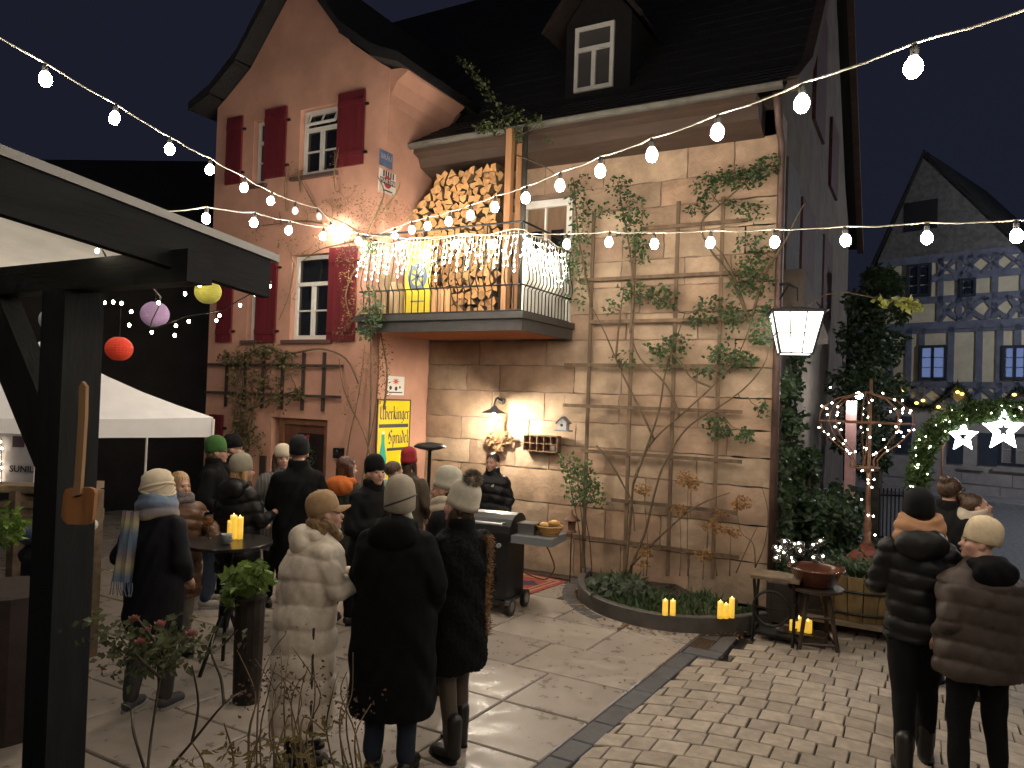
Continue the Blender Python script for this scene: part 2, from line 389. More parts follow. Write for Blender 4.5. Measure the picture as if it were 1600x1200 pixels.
scored = sorted(cob_list, key=lambda q: -(vis(q[0],q[1])[1] if vis(q[0],q[1])[0] else -1e6))
for k, (cx, cy_, pts) in enumerate(scored):
    if k < 300: wput('cobble', block(MB(), pts, -.06, rnd.uniform(-.003,.002), .006), M_cobble, COB)
    else: block(rest, pts, -.06, rnd.uniform(-.003,.002), .006)
stuff(wput('cobbles_beyond', rest, M_cobble, COB))
# ================================================================== sandstone house
SH = thing('stone_house', 'sandstone house with dark tiled roof, dormer and boxed brown eaves', 'house', (-4.0,9.1,0))
XL, XR, YW, ZT = -6.45, -1.55, 9.05, 5.53
wall = MB().box(XL-.3, XR, YW+.02, YW+.5, -.05, ZT+.3)
wall_o = sub(SH, wput('wall', wall, M_mortar, SH))
DOOR = (-4.93, -4.16, 3.25, 5.04)
courses = [0,.50,.93,1.38,1.72,2.04,2.42,2.78,3.12,3.46,3.80,4.14,4.47,4.80,5.12,5.53]
rs = random.Random(21)
def stone(x0, x1, z0, z1):
    nx = max(3, int((x1-x0)/.12)); nz = 4; mb = MB(); vs = []; ph = rs.uniform(0,50); dep = rs.uniform(.0,.014)
    for j in range(nz+1):
        for i in range(nx+1):
            u, v = i/nx, j/nz; x = x0+(x1-x0)*u; z = z0+(z1-z0)*v
            if i in (0,nx): x += .006*math.sin(z*23+ph)
            if j in (0,nz): z += .006*math.sin(x*17+ph*2)
            e = min(u*(x1-x0), (1-u)*(x1-x0), v*(z1-z0), (1-v)*(z1-z0))
            b = -.004 - dep*.5 - .008*min(1, e/.02) - .0035*math.sin(x*13+ph)*math.sin(z*19+ph)
            vs.append((x, YW+.012+b, z))
    fs = [(j*(nx+1)+i, j*(nx+1)+i+1, (j+1)*(nx+1)+i+1, (j+1)*(nx+1)+i) for j in range(nz) for i in range(nx)]
    k = len(vs); border = [i for i in range(nx+1)] + [j*(nx+1)+nx for j in range(1,nz+1)] + [nz*(nx+1)+i for i in range(nx-1,-1,-1)] + [j*(nx+1) for j in range(nz-1,0,-1)]
    vs += [(vs[i][0], YW+.03, vs[i][2]) for i in border]
    fs += [(border[i], k+i, k+(i+1)%len(border), border[(i+1)%len(border)]) for i in range(len(border))]
    wput('stone', mb.add(vs, fs), M_stone, wall_o)
for c in range(len(courses)-1):
    z0, z1 = courses[c]+.008, courses[c+1]-.008; x = XL
    while x < XR-.02:
        l = rs.uniform(.5,1.15); x1 = x+l
        if XR-x1 < .3: x1 = XR
        a, b = x+.007, x1-.007
        if z1 > DOOR[2] and z0 < DOOR[3]:
            if a < DOOR[0] and b > DOOR[0]: b = DOOR[0]-.005
            if a >= DOOR[0] and a < DOOR[1]: a = DOOR[1]+.005
            if a >= DOOR[0] and b < DOOR[1]: x = DOOR[1]; continue
        if b-a > .06: stone(a, b, z0, z1)
        x = x1 if b != DOOR[0]-.005 else DOOR[1]
# side gable wall, grey render
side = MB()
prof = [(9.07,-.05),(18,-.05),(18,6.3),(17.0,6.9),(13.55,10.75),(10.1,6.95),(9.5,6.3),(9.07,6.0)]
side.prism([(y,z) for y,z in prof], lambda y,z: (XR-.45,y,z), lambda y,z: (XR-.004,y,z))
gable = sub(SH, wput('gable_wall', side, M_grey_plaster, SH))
# dark timber members and shutters on the side wall
for (y0,y1,z0,z1) in ((11.7,12.9,6.6,8.5),(10.7,12.0,3.9,5.2),(13.2,14.4,3.9,5.2),(13.9,15.0,6.2,7.4)):
    wput('shutter', MB().box(XR, XR+.05, y0, y1, z0, z1), mat('dimmed_maroon_shutter',(.045,.014,.016),.8,var=.3), SH)  # shade put into the maroon, as the street lamp overlights this wall
for (y0,y1,z0,z1) in ((9.55,10.6,3.9,5.4),(12.1,13.1,4.0,5.15)):
    wput('side_window', MB().box(XR, XR+.03, y0, y1, z0, z1), mat('old_brown_timber',(.06,.045,.035),.8,var=.3), SH)
pr = MB().prism([(9.5,3.55),(9.5,4.0),(12.2,3.4),(12.2,3.3)], lambda y,z: (XR,y,z), lambda y,z: (XR+.25,y,z))
wput('porch_roof', pr, M_grey_plaster, SH)
# roofs
def roof_sheet(name, pts, th, mt, par):
    a = [Vector(p) for p in pts]; nn = (a[1]-a[0]).cross(a[2]-a[0]).normalized()*th
    k = len(a); mb = MB().add(a+[p-nn for p in a], [tuple(range(k)), tuple(range(2*k-1,k-1,-1))]+[(i,k+i,k+(i+1)%k,(i+1)%k) for i in range(k)])
    return wput(name, mb, mt, par)
rf = MB()
def tiled(mb, p00, p10, p01, p11, rows, th=.012):   # rows of overlapping tile courses as real steps
    p00,p10,p01,p11 = map(Vector,(p00,p10,p01,p11)); nn = (p10-p00).cross(p01-p00).normalized()
    for k in range(rows):
        a = p00.lerp(p01, k/rows); b = p10.lerp(p11, k/rows); c = p10.lerp(p11, (k+1.12)/rows); d = p00.lerp(p01, (k+1.12)/rows)
        mb.add([a+nn*th, b+nn*th, c, d, a-nn*.01, b-nn*.01], [(0,1,2,3),(4,5,1,0)])
E0 = (-6.6,8.46,5.90); E1 = (-1.28,8.46,5.90)
tiled(rf, E0, E1, (-7.5,9.55,6.55), (-1.28,9.55,6.55), 5)
tiled(rf, (-9.0,9.5,6.5), (-1.28,9.5,6.5), (-11.4,13.5,10.9), (-1.28,13.5,10.9), 22)
rf.add([(-1.28,13.5,10.9),(-11.4,13.5,10.9),(-11.4,18.3,5.9),(-1.28,18.3,5.9)], [(0,1,2,3)])
rf.add([(-11.4,13.5,10.9),(-9.0,9.5,6.5),(-11.4,18.3,5.9)], [(0,1,2)])
wput('roof', rf, M_roof, SH)
vb = MB()
for a, b in (((-1.33,8.5,5.86),(-1.33,9.55,6.5)),((-1.33,9.55,6.5),(-1.33,13.5,10.85)),((-1.33,13.5,10.85),(-1.33,18.3,5.85))): vb.bar(a, b, .12, .16)
wput('verge_board', vb, M_soffit, SH)
co = MB().prism([(8.5,5.84),(8.5,5.76),(8.62,5.72),(8.68,5.60),(9.02,5.50),(9.25,5.50),(9.25,5.84)], lambda y,z: (-6.44,y,z), lambda y,z: (-1.72,y,z))
wput('cornice', co, M_soffit, SH)
gu = MB(); vs = []; fs = []
for i, x in enumerate([-6.62+ i*.52 for i in range(11)]):
    for k in range(8):
        th = math.pi*k/7; vs.append((min(x,-1.36), 8.43-.065*math.cos(th), 5.86-.065*math.sin(th)+ .004*math.sin(x*3)))
fs = [(i*8+k, i*8+k+1, (i+1)*8+k+1, (i+1)*8+k) for i in range(10) for k in range(7)]
wput('gutter', gu.add(vs, fs), M_zinc, SH, smooth=True)
dp = MB().tube([(-1.5,8.5,5.8),(-1.5,8.75,5.5),(-1.5,8.95,5.35),(-1.5,8.97,3.0),(-1.5,8.97,0)], .045, 10)
wput('downpipe', dp, mat('brown_downpipe',(.10,.06,.05),.5,var=.2,metal=.3), SH, smooth=True)
# dormer
dz0, dz1 = 6.5, 7.72
dm = MB().box(-4.62,-3.64,9.62,11.6,6.3,7.72).prism([(-4.62,7.72),(-3.64,7.72),(-4.13,8.35)], lambda x,z:(x,9.62,z), lambda x,z:(x,12.0,z))
dorm = sub(SH, wput('dormer', dm, mat('dark_slate',(.007,.006,.006),.9,var=.3,bump=.4,bscale=20), SH))
dr = MB()
for s in (-1,1): dr.bar((-4.13,9.35,8.42),(-4.13+s*.72,9.35,7.5),.1,.06,(0,0,1))
dr.add([(-4.13,9.32,8.45),(-3.40,9.32,7.52),(-3.40,11.0,7.52),(-4.13,12.2,8.45)],[(0,1,2,3)]).add([(-4.13,9.32,8.45),(-4.86,9.32,7.52),(-4.86,11.0,7.52),(-4.13,12.2,8.45)],[(3,2,1,0)])
wput('dormer_roof', dr, mat('dark_clay_tile',(.02,.011,.008),.9,var=.3), dorm)
def window(par, x0, x1, z0, z1, y, trans=.0, mull=True, bars=0, fr=.055, name='window', mt=None, pane=None, half=None):
    """casement window in the x-z plane facing -y; returns the frame part, panes are its sub-parts"""
    mb = MB(); mt = mt or M_white
    mb.box(x0,x1,y-.02,y+.05,z0,z0+fr).box(x0,x1,y-.02,y+.05,z1-fr,z1).box(x0,x0+fr,y-.018,y+.05,z0+fr,z1-fr).box(x1-fr,x1,y-.018,y+.05,z0+fr,z1-fr)
    zt = z1-fr; xm = (x0+x1)/2
    if trans:
        zt = z0+(z1-z0)*trans; mb.box(x0+fr,x1-fr,y-.03,y+.05,zt-fr*.5,zt+fr*.5)
        panes = [(x0+fr,x1-fr,zt+fr*.5,z1-fr)]; zt -= fr*.5
    else: panes = []
    if mull: mb.box(xm-fr*.55,xm+fr*.55,y-.026,y+.05,z0+fr,zt); cols = [(x0+fr,xm-fr*.55),(xm+fr*.55,x1-fr)]
    else: cols = [(x0+fr,x1-fr)]
    for a, b in cols:
        zs = [z0+fr+(zt-z0-fr)*k/(bars+1) for k in range(bars+2)]
        for k in range(bars): mb.box(a,b,y-.012,y+.04,zs[k+1]-.011,zs[k+1]+.011)
        for k in range(bars+1): panes.append((a,b,zs[k]+(.011 if k else 0),zs[k+1]-(.011 if k < bars else 0)))
    o = sub(par, wput(name, mb, mt, par))
    for a, b, c, d in panes: wput('pane', MB().box(a,b,y+.012,y+.02,c,d), pane or M_pane, o)
    return o
window(SH, -4.47,-3.88,6.70,7.62,9.60, trans=.64, name='dormer_window', pane=mat('grey_curtained_glass',(.075,.07,.065),.25))
# ================================================================== pink house
PH = thing('pink_house', 'salmon plastered gabled house with oxblood shutters and vines', 'house', (-8.16,7.92,0))
PX0, PX1, PY = -9.87, -6.45, 7.92
ops = [(-9.03,-8.76,5.44,6.42),(-8.07,-7.35,5.46,6.43),(-8.13,-7.40,3.07,4.30),(-9.03,-8.80,3.07,4.30),(-8.42,-7.33,-.05,1.93)]
def wall_open(x0,x1,z0,z1,ops,y,dep):
    xs = sorted({x0,x1,*[o[0] for o in ops],*[o[1] for o in ops]}); zs = sorted({z0,z1,*[o[2] for o in ops],*[o[3] for o in ops]}); mb = MB()
    for i in range(len(xs)-1):
        for j in range(len(zs)-1):
            cx, cz = (xs[i]+xs[i+1])/2, (zs[j]+zs[j+1])/2
            if any(o[0]<cx<o[1] and o[2]<cz<o[3] for o in ops): continue
            mb.add([(xs[i],y,zs[j]),(xs[i+1],y,zs[j]),(xs[i+1],y,zs[j+1]),(xs[i],y,zs[j+1])],[(0,1,2,3)])
    for a,b,c,d in ops:
        mb.add([(a,y,c),(b,y,c),(b,y,d),(a,y,d),(a,y+dep,c),(b,y+dep,c),(b,y+dep,d),(a,y+dep,d)],[(0,4,5,1),(1,5,6,2),(2,6,7,3),(3,7,4,0),(4,7,6,5)])
    return mb
mb = wall_open(PX0,PX1,-.05,6.75,ops,PY,.16)
gp_prof = [(-1.71,6.75),(-1.55,6.85),(-1.0,7.25),(-.3,8.12),(0,8.5),(.3,8.12),(1.0,7.25),(1.55,6.85),(1.71,6.75)]
mb.add([(-8.16+x,PY,z) for x,z in gp_prof],[tuple(range(9))])
mb.add([(PX1,PY,-.05),(PX1,YW+.1,-.05),(PX1,YW+.1,6.75),(PX1,PY,6.75)],[(0,1,2,3)])
mb.add([(PX1,9,5.4),(PX1,11.5,5.4),(PX1,11.5,6.75),(PX1,9,6.75)],[(0,1,2,3)])
mb.add([(PX0,PY,-.05),(PX0,13,-.05),(PX0,13,6.75),(PX0,PY,6.75)],[(3,2,1,0)])
wput('wall', mb, M_plaster, PH)
# coved eaves on the side
cv = MB(); pr = [(PX1-.01,6.22),(PX1+.03,6.40),(PX1+.12,6.56),(PX1+.28,6.66),(PX1+.30,6.72),(PX1-.01,6.74)]
cv.prism(pr, lambda x,z:(x,PY+.02,z), lambda x,z:(x,9.35,z)); wput('eaves_cove', cv, M_plaster, PH)
ro = MB(); edge = [(0,8.72),(.32,8.30),(1.02,7.42),(1.58,7.0),(2.05,6.80)]
for s in (-1,1):
    for (a,za),(b,zb) in zip(edge[:-1],edge[1:]):
        ro.add([(-8.16+s*a,PY-.28,za),(-8.16+s*b,PY-.28,zb),(-8.16+s*b,12,zb),(-8.16+s*a,12,za),
                (-8.16+s*a,PY-.28,za-.16),(-8.16+s*b,PY-.28,zb-.13),(-8.16+s*b,12,zb-.13),(-8.16+s*a,12,za-.16)],
               [(0,1,2,3) if s<0 else (3,2,1,0),(0,4,5,1),(4,7,6,5),(1,5,6,2)])
wput('roof', ro, M_roof, PH)
W = window(PH,-8.06,-7.36,5.47,6.42,PY+.10,trans=.70,bars=1)
sash = MB().bar((-7.95,PY+.02,6.20),(-7.42,PY+.02,6.20),.03,.03).bar((-7.95,PY+.09,6.36),(-7.42,PY+.09,6.36),.03,.03).bar((-7.95,PY+.02,6.20),(-7.95,PY+.09,6.36),.03,.03).bar((-7.42,PY+.02,6.20),(-7.42,PY+.09,6.36),.03,.03).bar((-7.68,PY+.02,6.20),(-7.68,PY+.09,6.36),.02,.02)
wput('tilted_sash', sash, M_white, W)
window(PH,-9.02,-8.77,5.45,6.41,PY+.10,trans=.66,mull=False,bars=1,fr=.05)
W = window(PH,-8.12,-7.41,3.08,4.29,PY+.10,trans=.66,bars=1)
for a,b in ((-8.06,-7.80),(-7.73,-7.47)):
    cu = MB(); vs = []
    for i in range(13):
        x = a+(b-a)*i/12
        vs += [(x,PY+.128+.008*math.sin(i*2.2),3.58),(x,PY+.128+.008*math.sin(i*2.2),3.33+.025*abs(math.sin(i*1.4)))]
    cu.add(vs,[(2*i,2*i+1,2*i+3,2*i+2) for i in range(12)]); wput('lace_curtain', cu, M_curtain, W)
mb = MB().box(-8.06,-7.46,PY+.108,PY+.111,3.14,3.88)
window(PH,-9.02,-8.81,3.08,4.29,PY+.10,trans=.66,mull=False,bars=1,fr=.05)
for a,b,z in ((-8.2,-7.3,5.44),(-9.1,-8.7,5.42),(-8.25,-7.3,3.06),(-9.1,-8.75,3.06)):
    wput('window_sill', MB().box(a,b,PY-.06,PY+.1,z-.05,z), mat('dark_sill',(.10,.06,.05),.7), PH)
for a,b,z0,z1 in ((-9.58,-9.24,5.48,6.52),(-8.75,-8.31,5.48,6.52),(-7.31,-6.83,5.48,6.52),(-9.65,-9.31,3.04,4.34),(-8.80,-8.38,3.03,4.34),(-7.37,-6.87,3.04,4.35),(-9.72,-9.42,1.05,1.92)):
    s = MB(); nb = 4
    for k in range(nb):
        xa = a+(b-a)*k/nb; s.box(xa+.002,xa+(b-a)/nb-.002,PY-.055,PY-.025,z0,z1)
    s.box(a+.01,b-.01,PY-.07,PY-.056,z0+.12,z0+.2).box(a+.01,b-.01,PY-.07,PY-.056,z1-.2,z1-.12)
    so_ = sub(PH, wput('shutter', s, M_shutter, PH))
    wput('hinge', MB().box(b-.03,b+.05,PY-.04,PY-.01,z1-.22,z1-.19).box(b-.03,b+.05,PY-.04,PY-.01,z0+.15,z0+.18), M_iron, so_)
# front door in its niche
dr = MB().box(-8.22,-7.36,PY+.08,PY+.14,0,1.90); M_door = mat('brown_door',(.13,.05,.028),.6,var=.25,scale=8,stretch=(1,1,.2))
door = sub(PH, wput('door', dr, M_door, PH))
wput('door_glass', MB().box(-7.95,-7.45,PY+.065,PY+.079,.95,1.72), mat('door_glass_dark',(.03,.02,.02),.15), door)
fr = MB().box(-8.30,-8.22,PY+.04,PY+.15,0,1.92).box(-7.42,-7.34,PY+.04,PY+.15,0,1.92).box(-8.3,-7.34,PY+.05,PY+.15,1.84,1.92)
wput('door_frame', fr, mat('door_frame_wood',(.20,.09,.045),.6,var=.2), door)
wr = thing('door_wreath','dark green wreath with red ribbon hung on the brown door','wreath',(-7.72,PY+.05,1.40))
mb = MB()
for k in range(260):
    th = random.uniform(0,6.283); rr = .14+jit(.035); p = (rr*math.cos(th), jit(.03)-.02, rr*math.sin(th))
    mb.leaf(p,(jit(1),-.6+jit(.5),jit(1)),(0,-1,0),.06,.02)
put('greenery', mb.mesh('greenery'), mat('wreath_green',(.03,.06,.025),.7,var=.3), wr)
put('ribbon', MB().bar((0,-.05,.13),(0,-.02,.30),.05,.01,(0,1,0)).bar((0,-.05,.13),(-.07,-.06,-.02),.04,.01,(0,1,0)).mesh('ribbon'), mat('red_ribbon',(.35,.02,.02),.6), wr)
# ================================================================== balcony
BX0, BX1, BY, BZ0, BZ1 = -6.56, -4.10, 7.58, 3.12, 3.31
BA = thing('balcony', 'balcony with bulging black iron railing under the firewood store', 'balcony', (-5.3,8.3,3.1))
M_fascia = mat('dark_fascia', (.045,.042,.04), .5, var=.2)
mb = MB().box(BX0+.03,BX1-.03,BY+.03,PY-.002,BZ0+.02,BZ1+.02).box(XL+.003,BX1-.03,PY-.002,YW-.04,BZ0+.02,BZ1+.02); wput('floor_slab', mb, M_terra, BA)
mb = MB().box(BX0,BX1,BY,BY+.03,BZ0,BZ1).box(BX1-.03,BX1,BY+.03,YW-.05,BZ0,BZ1).box(BX0-.03,BX1+.03,BY-.04,BY,BZ1-.05,BZ1+.03).box(BX1,BX1+.03,BY,YW-.05,BZ1-.05,BZ1+.03).box(BX0,BX0+.03,BY+.03,PY-.01,BZ0,BZ1)
wput('fascia', mb, M_fascia, BA)
mb = MB().box(XL+.005,BX1-.04,BY+.02,YW-.05,BZ1+.021,BZ1+.035); wput('decking', mb, M_soffit, BA)
# brackets of the railing: each bar belongs to the balcony
def barpts(fx, fy, nx, ny, zb):   # foot and outward direction
    P = [(0,zb),(0,zb+.27),(.035,zb+.31),(.065,zb+.37),(.06,zb+.46),(.03,zb+.58),(.01,zb+.75),(.01,zb+.92)]
    return [(fx+nx*o, fy+ny*o, z) for o, z in P]
zb = BZ1+.05; nb = 24
bar0 = None
for k in range(nb+1):
    x = BX0+.05+(BX1-.05-BX0-.05)*k/nb
    mbb = MB().tube(barpts(0,0,0,-1,0),.0075,5)
    if bar0 is None: bar0 = mbb.mesh('railing_bar')
    put('railing_bar', bar0, M_iron, BA, Vector((x,BY+.05,zb))-AT[BA.name])
bar1 = None
for k in range(1,15):
    y_ = BY+.05+(YW-.1-BY-.05)*k/14
    if bar1 is None: bar1 = MB().tube(barpts(0,0,1,0,0),.0075,5).mesh('railing_bar')
    put('railing_bar', bar1, M_iron, BA, Vector((BX1-.06,y_,zb))-AT[BA.name])
for nm, zz, off in (('bottom_rail',zb,.0),('belly_rail',zb+.30,.03),('top_rail',zb+.92,.01),('hand_rail',zb+1.04,.01)):
    wput(nm, MB().tube([(BX0,PY-.01,zz),(BX0,BY+.05-off,zz),(BX1-.06+off,BY+.05-off,zz),(BX1-.06+off,YW-.06,zz)],.011 if nm!='hand_rail' else .014,6), M_iron, BA)
for k in range(6):
    x = BX0+.05+(BX1-.11-BX0)*k/5; wput('rail_post', MB().tube([(x,BY+.04,zb+.9),(x,BY+.04,zb+1.04)],.008,5), M_iron, BA)
# balcony door in the stone wall
BD = sub(SH, wput('balcony_door_frame', MB().box(-4.93,-4.85,YW-.05,YW+.02,3.35,5.03).box(-4.24,-4.16,YW-.05,YW+.02,3.35,5.03).box(-4.85,-4.24,YW-.05,YW+.02,4.93,5.03).box(-4.57,-4.545,YW-.045,YW+.01,3.35,4.93), M_white, SH))
wput('door_leaf', MB().box(-4.85,-4.24,YW+.0,YW+.018,3.35,4.93), mat('inner_door_wood',(.17,.105,.06),.7,var=.2,stretch=(1,1,.2)), BD)
for a,b in ((-4.78,-4.62),(-4.48,-4.30)): wput('pane', MB().box(a,b,YW-.012,YW-.001,3.95,4.62), M_pane, BD)
# posts carrying the eaves beside the wood store
for px_, yy, w_, nm in ((795,8.18,.085,'nearer'),(812,8.42,.08,'farther')):
    c = ony(px_,300,yy); z1 = 5.74 if nm == 'nearer' else 5.62
    tag(wput('timber_post', MB().box(c.x-w_/2,c.x+w_/2,yy-w_/2,yy+w_/2,BZ1+.036,z1), M_timber), 'orange timber post on the balcony, the %s of two beside the firewood' % nm, 'post', 'timber posts beside the firewood')
c = ony(820,250,8.36); tag(wput('drain_pipe', MB().tube([(c.x,8.36,5.8),(c.x,8.36,3.4)],.04,8), M_zinc, smooth=True), 'grey vertical pipe rising from the balcony beside the timber posts', 'pipe')
# ---- split firewood
M_endgrain = mat('firewood_end', (.50,.30,.135), .85, var=.28, scale=18, obj_hue=[(.55,.5,.45),(1,.95,.85),(1.1,1,.9),(.8,.7,.6),(1.15,1.0,.8)], bump=.3, bscale=60)
M_bark = mat('firewood_bark', (.11,.07,.04), .95, var=.35, scale=14, bump=.5, bscale=40)
logs = []; rl = random.Random(3)
for q in range(10):
    kind = q % 4; r = .075
    if kind == 0: poly = [(-r,-r*.7),(r,-r*.75),(r*.75,r*.2),(0,r*.85),(-r*.7,r*.3)]
    elif kind == 1: poly = [(-r,-r*.6),(r*.9,-r*.8),(r*.3,r*.9)]
    elif kind == 2: poly = [(r*.95*math.cos(t),r*.95*math.sin(t)) for t in [k*math.pi/4 for k in range(8)]]
    else: poly = [(-r*.8,-r*.8),(r*.9,-r*.5),(r*.7,r*.7),(-r*.6,r*.8)]
    poly = [(x*rl.uniform(.85,1.12), z*rl.uniform(.85,1.12)) for x,z in poly]
    mb = MB(); n = len(poly)
    mb.add([(x,0,z) for x,z in poly]+[(x*.97,.42,z*.97) for x,z in poly],[tuple(range(n))]); mb.cur = 1
    k0 = len(mb.v)-2*n; mb.f += [(k0+(i+1)%n,k0+i,k0+n+i,k0+n+(i+1)%n) for i in range(n)]; mb.mi += [1]*n
    me = mb.mesh('firewood_log'); me.materials.append(M_endgrain); me.materials.append(M_bark); logs.append(me)
row = 0; z = BZ1+.10; cnt = 0
while z < 5.5:
    x = -6.38 + (.055 if row % 2 else 0)
    while x < -5.02:
        topz = 5.40 if x > -6.0 else 4.95+(x+6.4)*1.1
        if z < topz and cnt < 300:
            o = bpy.data.objects.new('firewood_log', logs[rl.randrange(10)]); COL.objects.link(o)
            o.location = (x+rl.uniform(-.012,.012), 8.50+rl.uniform(-.05,.05), z+rl.uniform(-.01,.01)); o.rotation_euler = (0, rl.uniform(0,6.28), rl.uniform(-.06,.06))
            s_ = rl.uniform(.74,1.0); o.scale = (s_,1,s_)
            tag(o,'split firewood log in the stack on the balcony under the eaves','firewood','firewood logs stacked on the balcony'); cnt += 1
        x += .112
    z += .094; row += 1
# ---- things standing on the balcony
def board(name, label, cat_, p, wx, h, th, mt, lean=.0, rz=0.0):
    o = put(name, MB().box(-wx/2,wx/2,0,th,0,h).mesh(name), mt, None, p); o.rotation_euler = (-lean,0,rz); return tag(o,label,cat_)
c = ony(642,500,7.75)
Y1 = thing('yellow_sign','tall yellow enamel sign with round blue emblem behind the balcony railing','sign',(c.x,7.86,BZ1+.036)); 
put('panel', MB().box(-.20,.20,0,.02,0,1.0).mesh('panel'), mat('yellow_enamel',(.52,.40,.03),.3,var=.08), Y1)
em = MB()
for k in range(28):
    a = 2*math.pi*k/28; b = 2*math.pi*(k+1)/28
    em.add([(r*math.cos(t),-.004,.52+r*1.15*math.sin(t)) for r,t in ((.10,a),(.10,b),(.155,b),(.155,a))],[(0,1,2,3)])
for k in range(7):
    a = k*.9; em.bar((0,-.003,.52),(.1*math.cos(a),-.003,.52+.11*math.sin(a)),.03,.002,(0,1,0))
put('emblem', em.mesh('emblem'), mat('emblem_blue',(.06,.09,.13),.4), Y1)
put('lettering', MB().bar((-.1,-.003,.2),(.11,-.003,.2),.018,.002,(0,1,0)).mesh('lettering'), mat('emblem_blue',(.06,.09,.13),.4), Y1)
c = ony(680,495,7.8); cr_ = thing('wooden_crate','pale wooden slatted crate behind the balcony railing','crate',(c.x,7.9,BZ1+.036))
for k in range(4): put('slat', MB().box(-.15+k*.078,-.15+k*.078+.07,0,.02,0,.34).mesh('slat'), mat('crate_pine',(.42,.23,.10),.8,var=.25,stretch=(1,1,.2),obj=.15), cr_)
put('frame', MB().box(-.15,.155,.021,.2,0,.05).mesh('frame'), mat('crate_pine',(.42,.23,.10)), cr_)
c = ony(606,495,7.8); tag(wput('split_log_row', MB().box(-6.38,-6.26,7.75,7.95,BZ1+.036,3.95).box(-6.2,-6.08,7.78,7.98,BZ1+.036,3.8), mat('bleached_board',(.36,.25,.14),.85,var=.3,stretch=(1,1,.2))),'pair of bleached upright boards at the balcony corner','boards')
wp = MB().box(BX1-.16,BX1-.13,7.85,9.0,BZ1+.05,4.18); tag(wput('white_screen', wp, mat('white_screen',(.62,.60,.52),.8,var=.06)),'white screen panel behind the side railing of the balcony','panel')
bp_ = MB()
for a,b in ((-5.02,-4.2),): bp_.box(a,b,8.9,8.95,3.36,3.4)
# small bush at the left balcony corner
# ================================================================== festoon light strings
M_bulb = emis('festoon_bulb', WARM, L_BULB)
M_socket = mat('bulb_socket', (.02,.02,.02), .5)
M_cable = mat('festoon_cable', (.30,.28,.22), .6)
bulb_me = MB().lathe([(.006,-.096),(.022,-.090),(.035,-.072),(.0395,-.052),(.036,-.030),(.024,-.010),(.015,0)], n=8).mesh('bulb'); bulb_me.materials.append(M_bulb)
sock_me = MB().lathe([(.013,-.004),(.018,.0),(.018,.035),(.012,.045),(.006,.06)], n=8).mesh('socket'); sock_me.materials.append(M_socket)
M_bulb_off = mat('unlit_bulb_painted_glow',(.75,.72,.66),.15,spec=.6,emit=WARM,estr=.25)  # switched-off bulbs; a faint warm glow is added to the glass
bulb_off_me = MB().lathe([(.006,-.096),(.022,-.090),(.035,-.072),(.0395,-.052),(.036,-.030),(.024,-.010),(.015,0)], n=8).mesh('bulb'); bulb_off_me.materials.append(M_bulb_off)
def festoon(label, bulbs, ext0=(), ext1=(), off=(), sag=.06, world=()):
    """bulbs: (px,py,depth) of each bulb's centre; ext0/ext1: cable end points in the place"""
    P = [D(*b)+Vector((0,0,.04)) for b in bulbs] + [Vector(q) for q in world]
    root = thing('festoon_string', label, 'string lights', P[len(P)//2], group='festoon strings over the courtyard')
    line = [Vector(e) for e in ext0] + [p+Vector((0,0,.06)) for p in P] + [Vector(e) for e in ext1]
    pts = []
    for a, b in zip(line[:-1], line[1:]):
        for k in range(5):
            t = k/5; pts.append(a.lerp(b,t) - Vector((0,0,.11*(b-a).length*t*(1-t)*.6)) + Vector((jit(.004),jit(.004),jit(.004))))
    pts.append(line[-1])
    wput('cable', MB().tube(pts, .006, 5), M_cable, root, smooth=True)
    for i, p in enumerate(P):
        b = put('bulb', bulb_off_me if i in off else bulb_me, None, root, p-AT[root.name], True); b.rotation_euler = (jit(.12),jit(.12),0)
        put('socket', sock_me, None, b)
    return root
def dep(d0, c, k): return d0*(1+c*k)
xs2 = [(617,367),(643,358),(668,352),(702,345),(735,335),(773,322),(822,308),(875,288),(938,266),(1018,240),(1121,205),(1253,160),(1428,103)]
B2 = [(x,y,dep(9.8,-.0557,k)) for k,(x,y) in enumerate(xs2)]
P11, P12 = D(*B2[11]), D(*B2[12]); stp = (P12-P11)
def pxof(P):
    d = P-CAM; z = d.dot(_f); return (800+F*d.dot(_R)/z, 600-F*d.dot(_U)/z, z)
ex2 = [P12+stp*k+Vector((0,0,.02*k*k)) for k in (1,2,3,4,5)]
B2n = B2 + [pxof(p) for p in ex2 if (p-CAM).dot(_f) > .5]
far_end = ex2[-1]+stp*.6; turn = [far_end+(Vector((-1.9,-1.6,3.75))-far_end)*(k/8) for k in range(1,9)]
festoon('festoon string rising from the balcony corner to the top right corner', B2, ext0=[D(575,372,9.85)], world=ex2+turn)
xs1 = [(548,372),(517,357),(497,337),(461,328),(424,313),(382,292),(328,264),(265,232),(180,183),(70,122)]
B1 = [(x,y,dep(9.8,-.0733,k)) for k,(x,y) in zip((-1.4,-.7,0,1,2,3,4,5,6,7), xs1)]
Q6, Q7 = D(*B1[8]), D(*B1[9]); e1 = [Q7+(Q7-Q6)*k for k in (1,2)]
festoon('festoon string climbing from the balcony corner to the top left corner', B1+[pxof(p) for p in e1], ext0=[D(575,372,9.85)], ext1=[e1[-1]+(Q7-Q6)], off=(2,3))
xs3 = [(322,340,7.0),(397,347,7.75),(452,359,8.45),(505,368,9.1),(560,376,9.6),(623,384,9.5)]
B3 = xs3 + [(x,y,dep(9.0,-.0446,k)) for k,(x,y) in enumerate([(712,380),(768,381),(825,379),(885,380),(952,377),(1022,380),(1110,378),(1210,377),(1320,374),(1448,370),(1588,367)])]
R9, R10 = D(*B3[-2]), D(*B3[-1]); e3 = [R10+(R10-R9)*k for k in (1,2,3)]
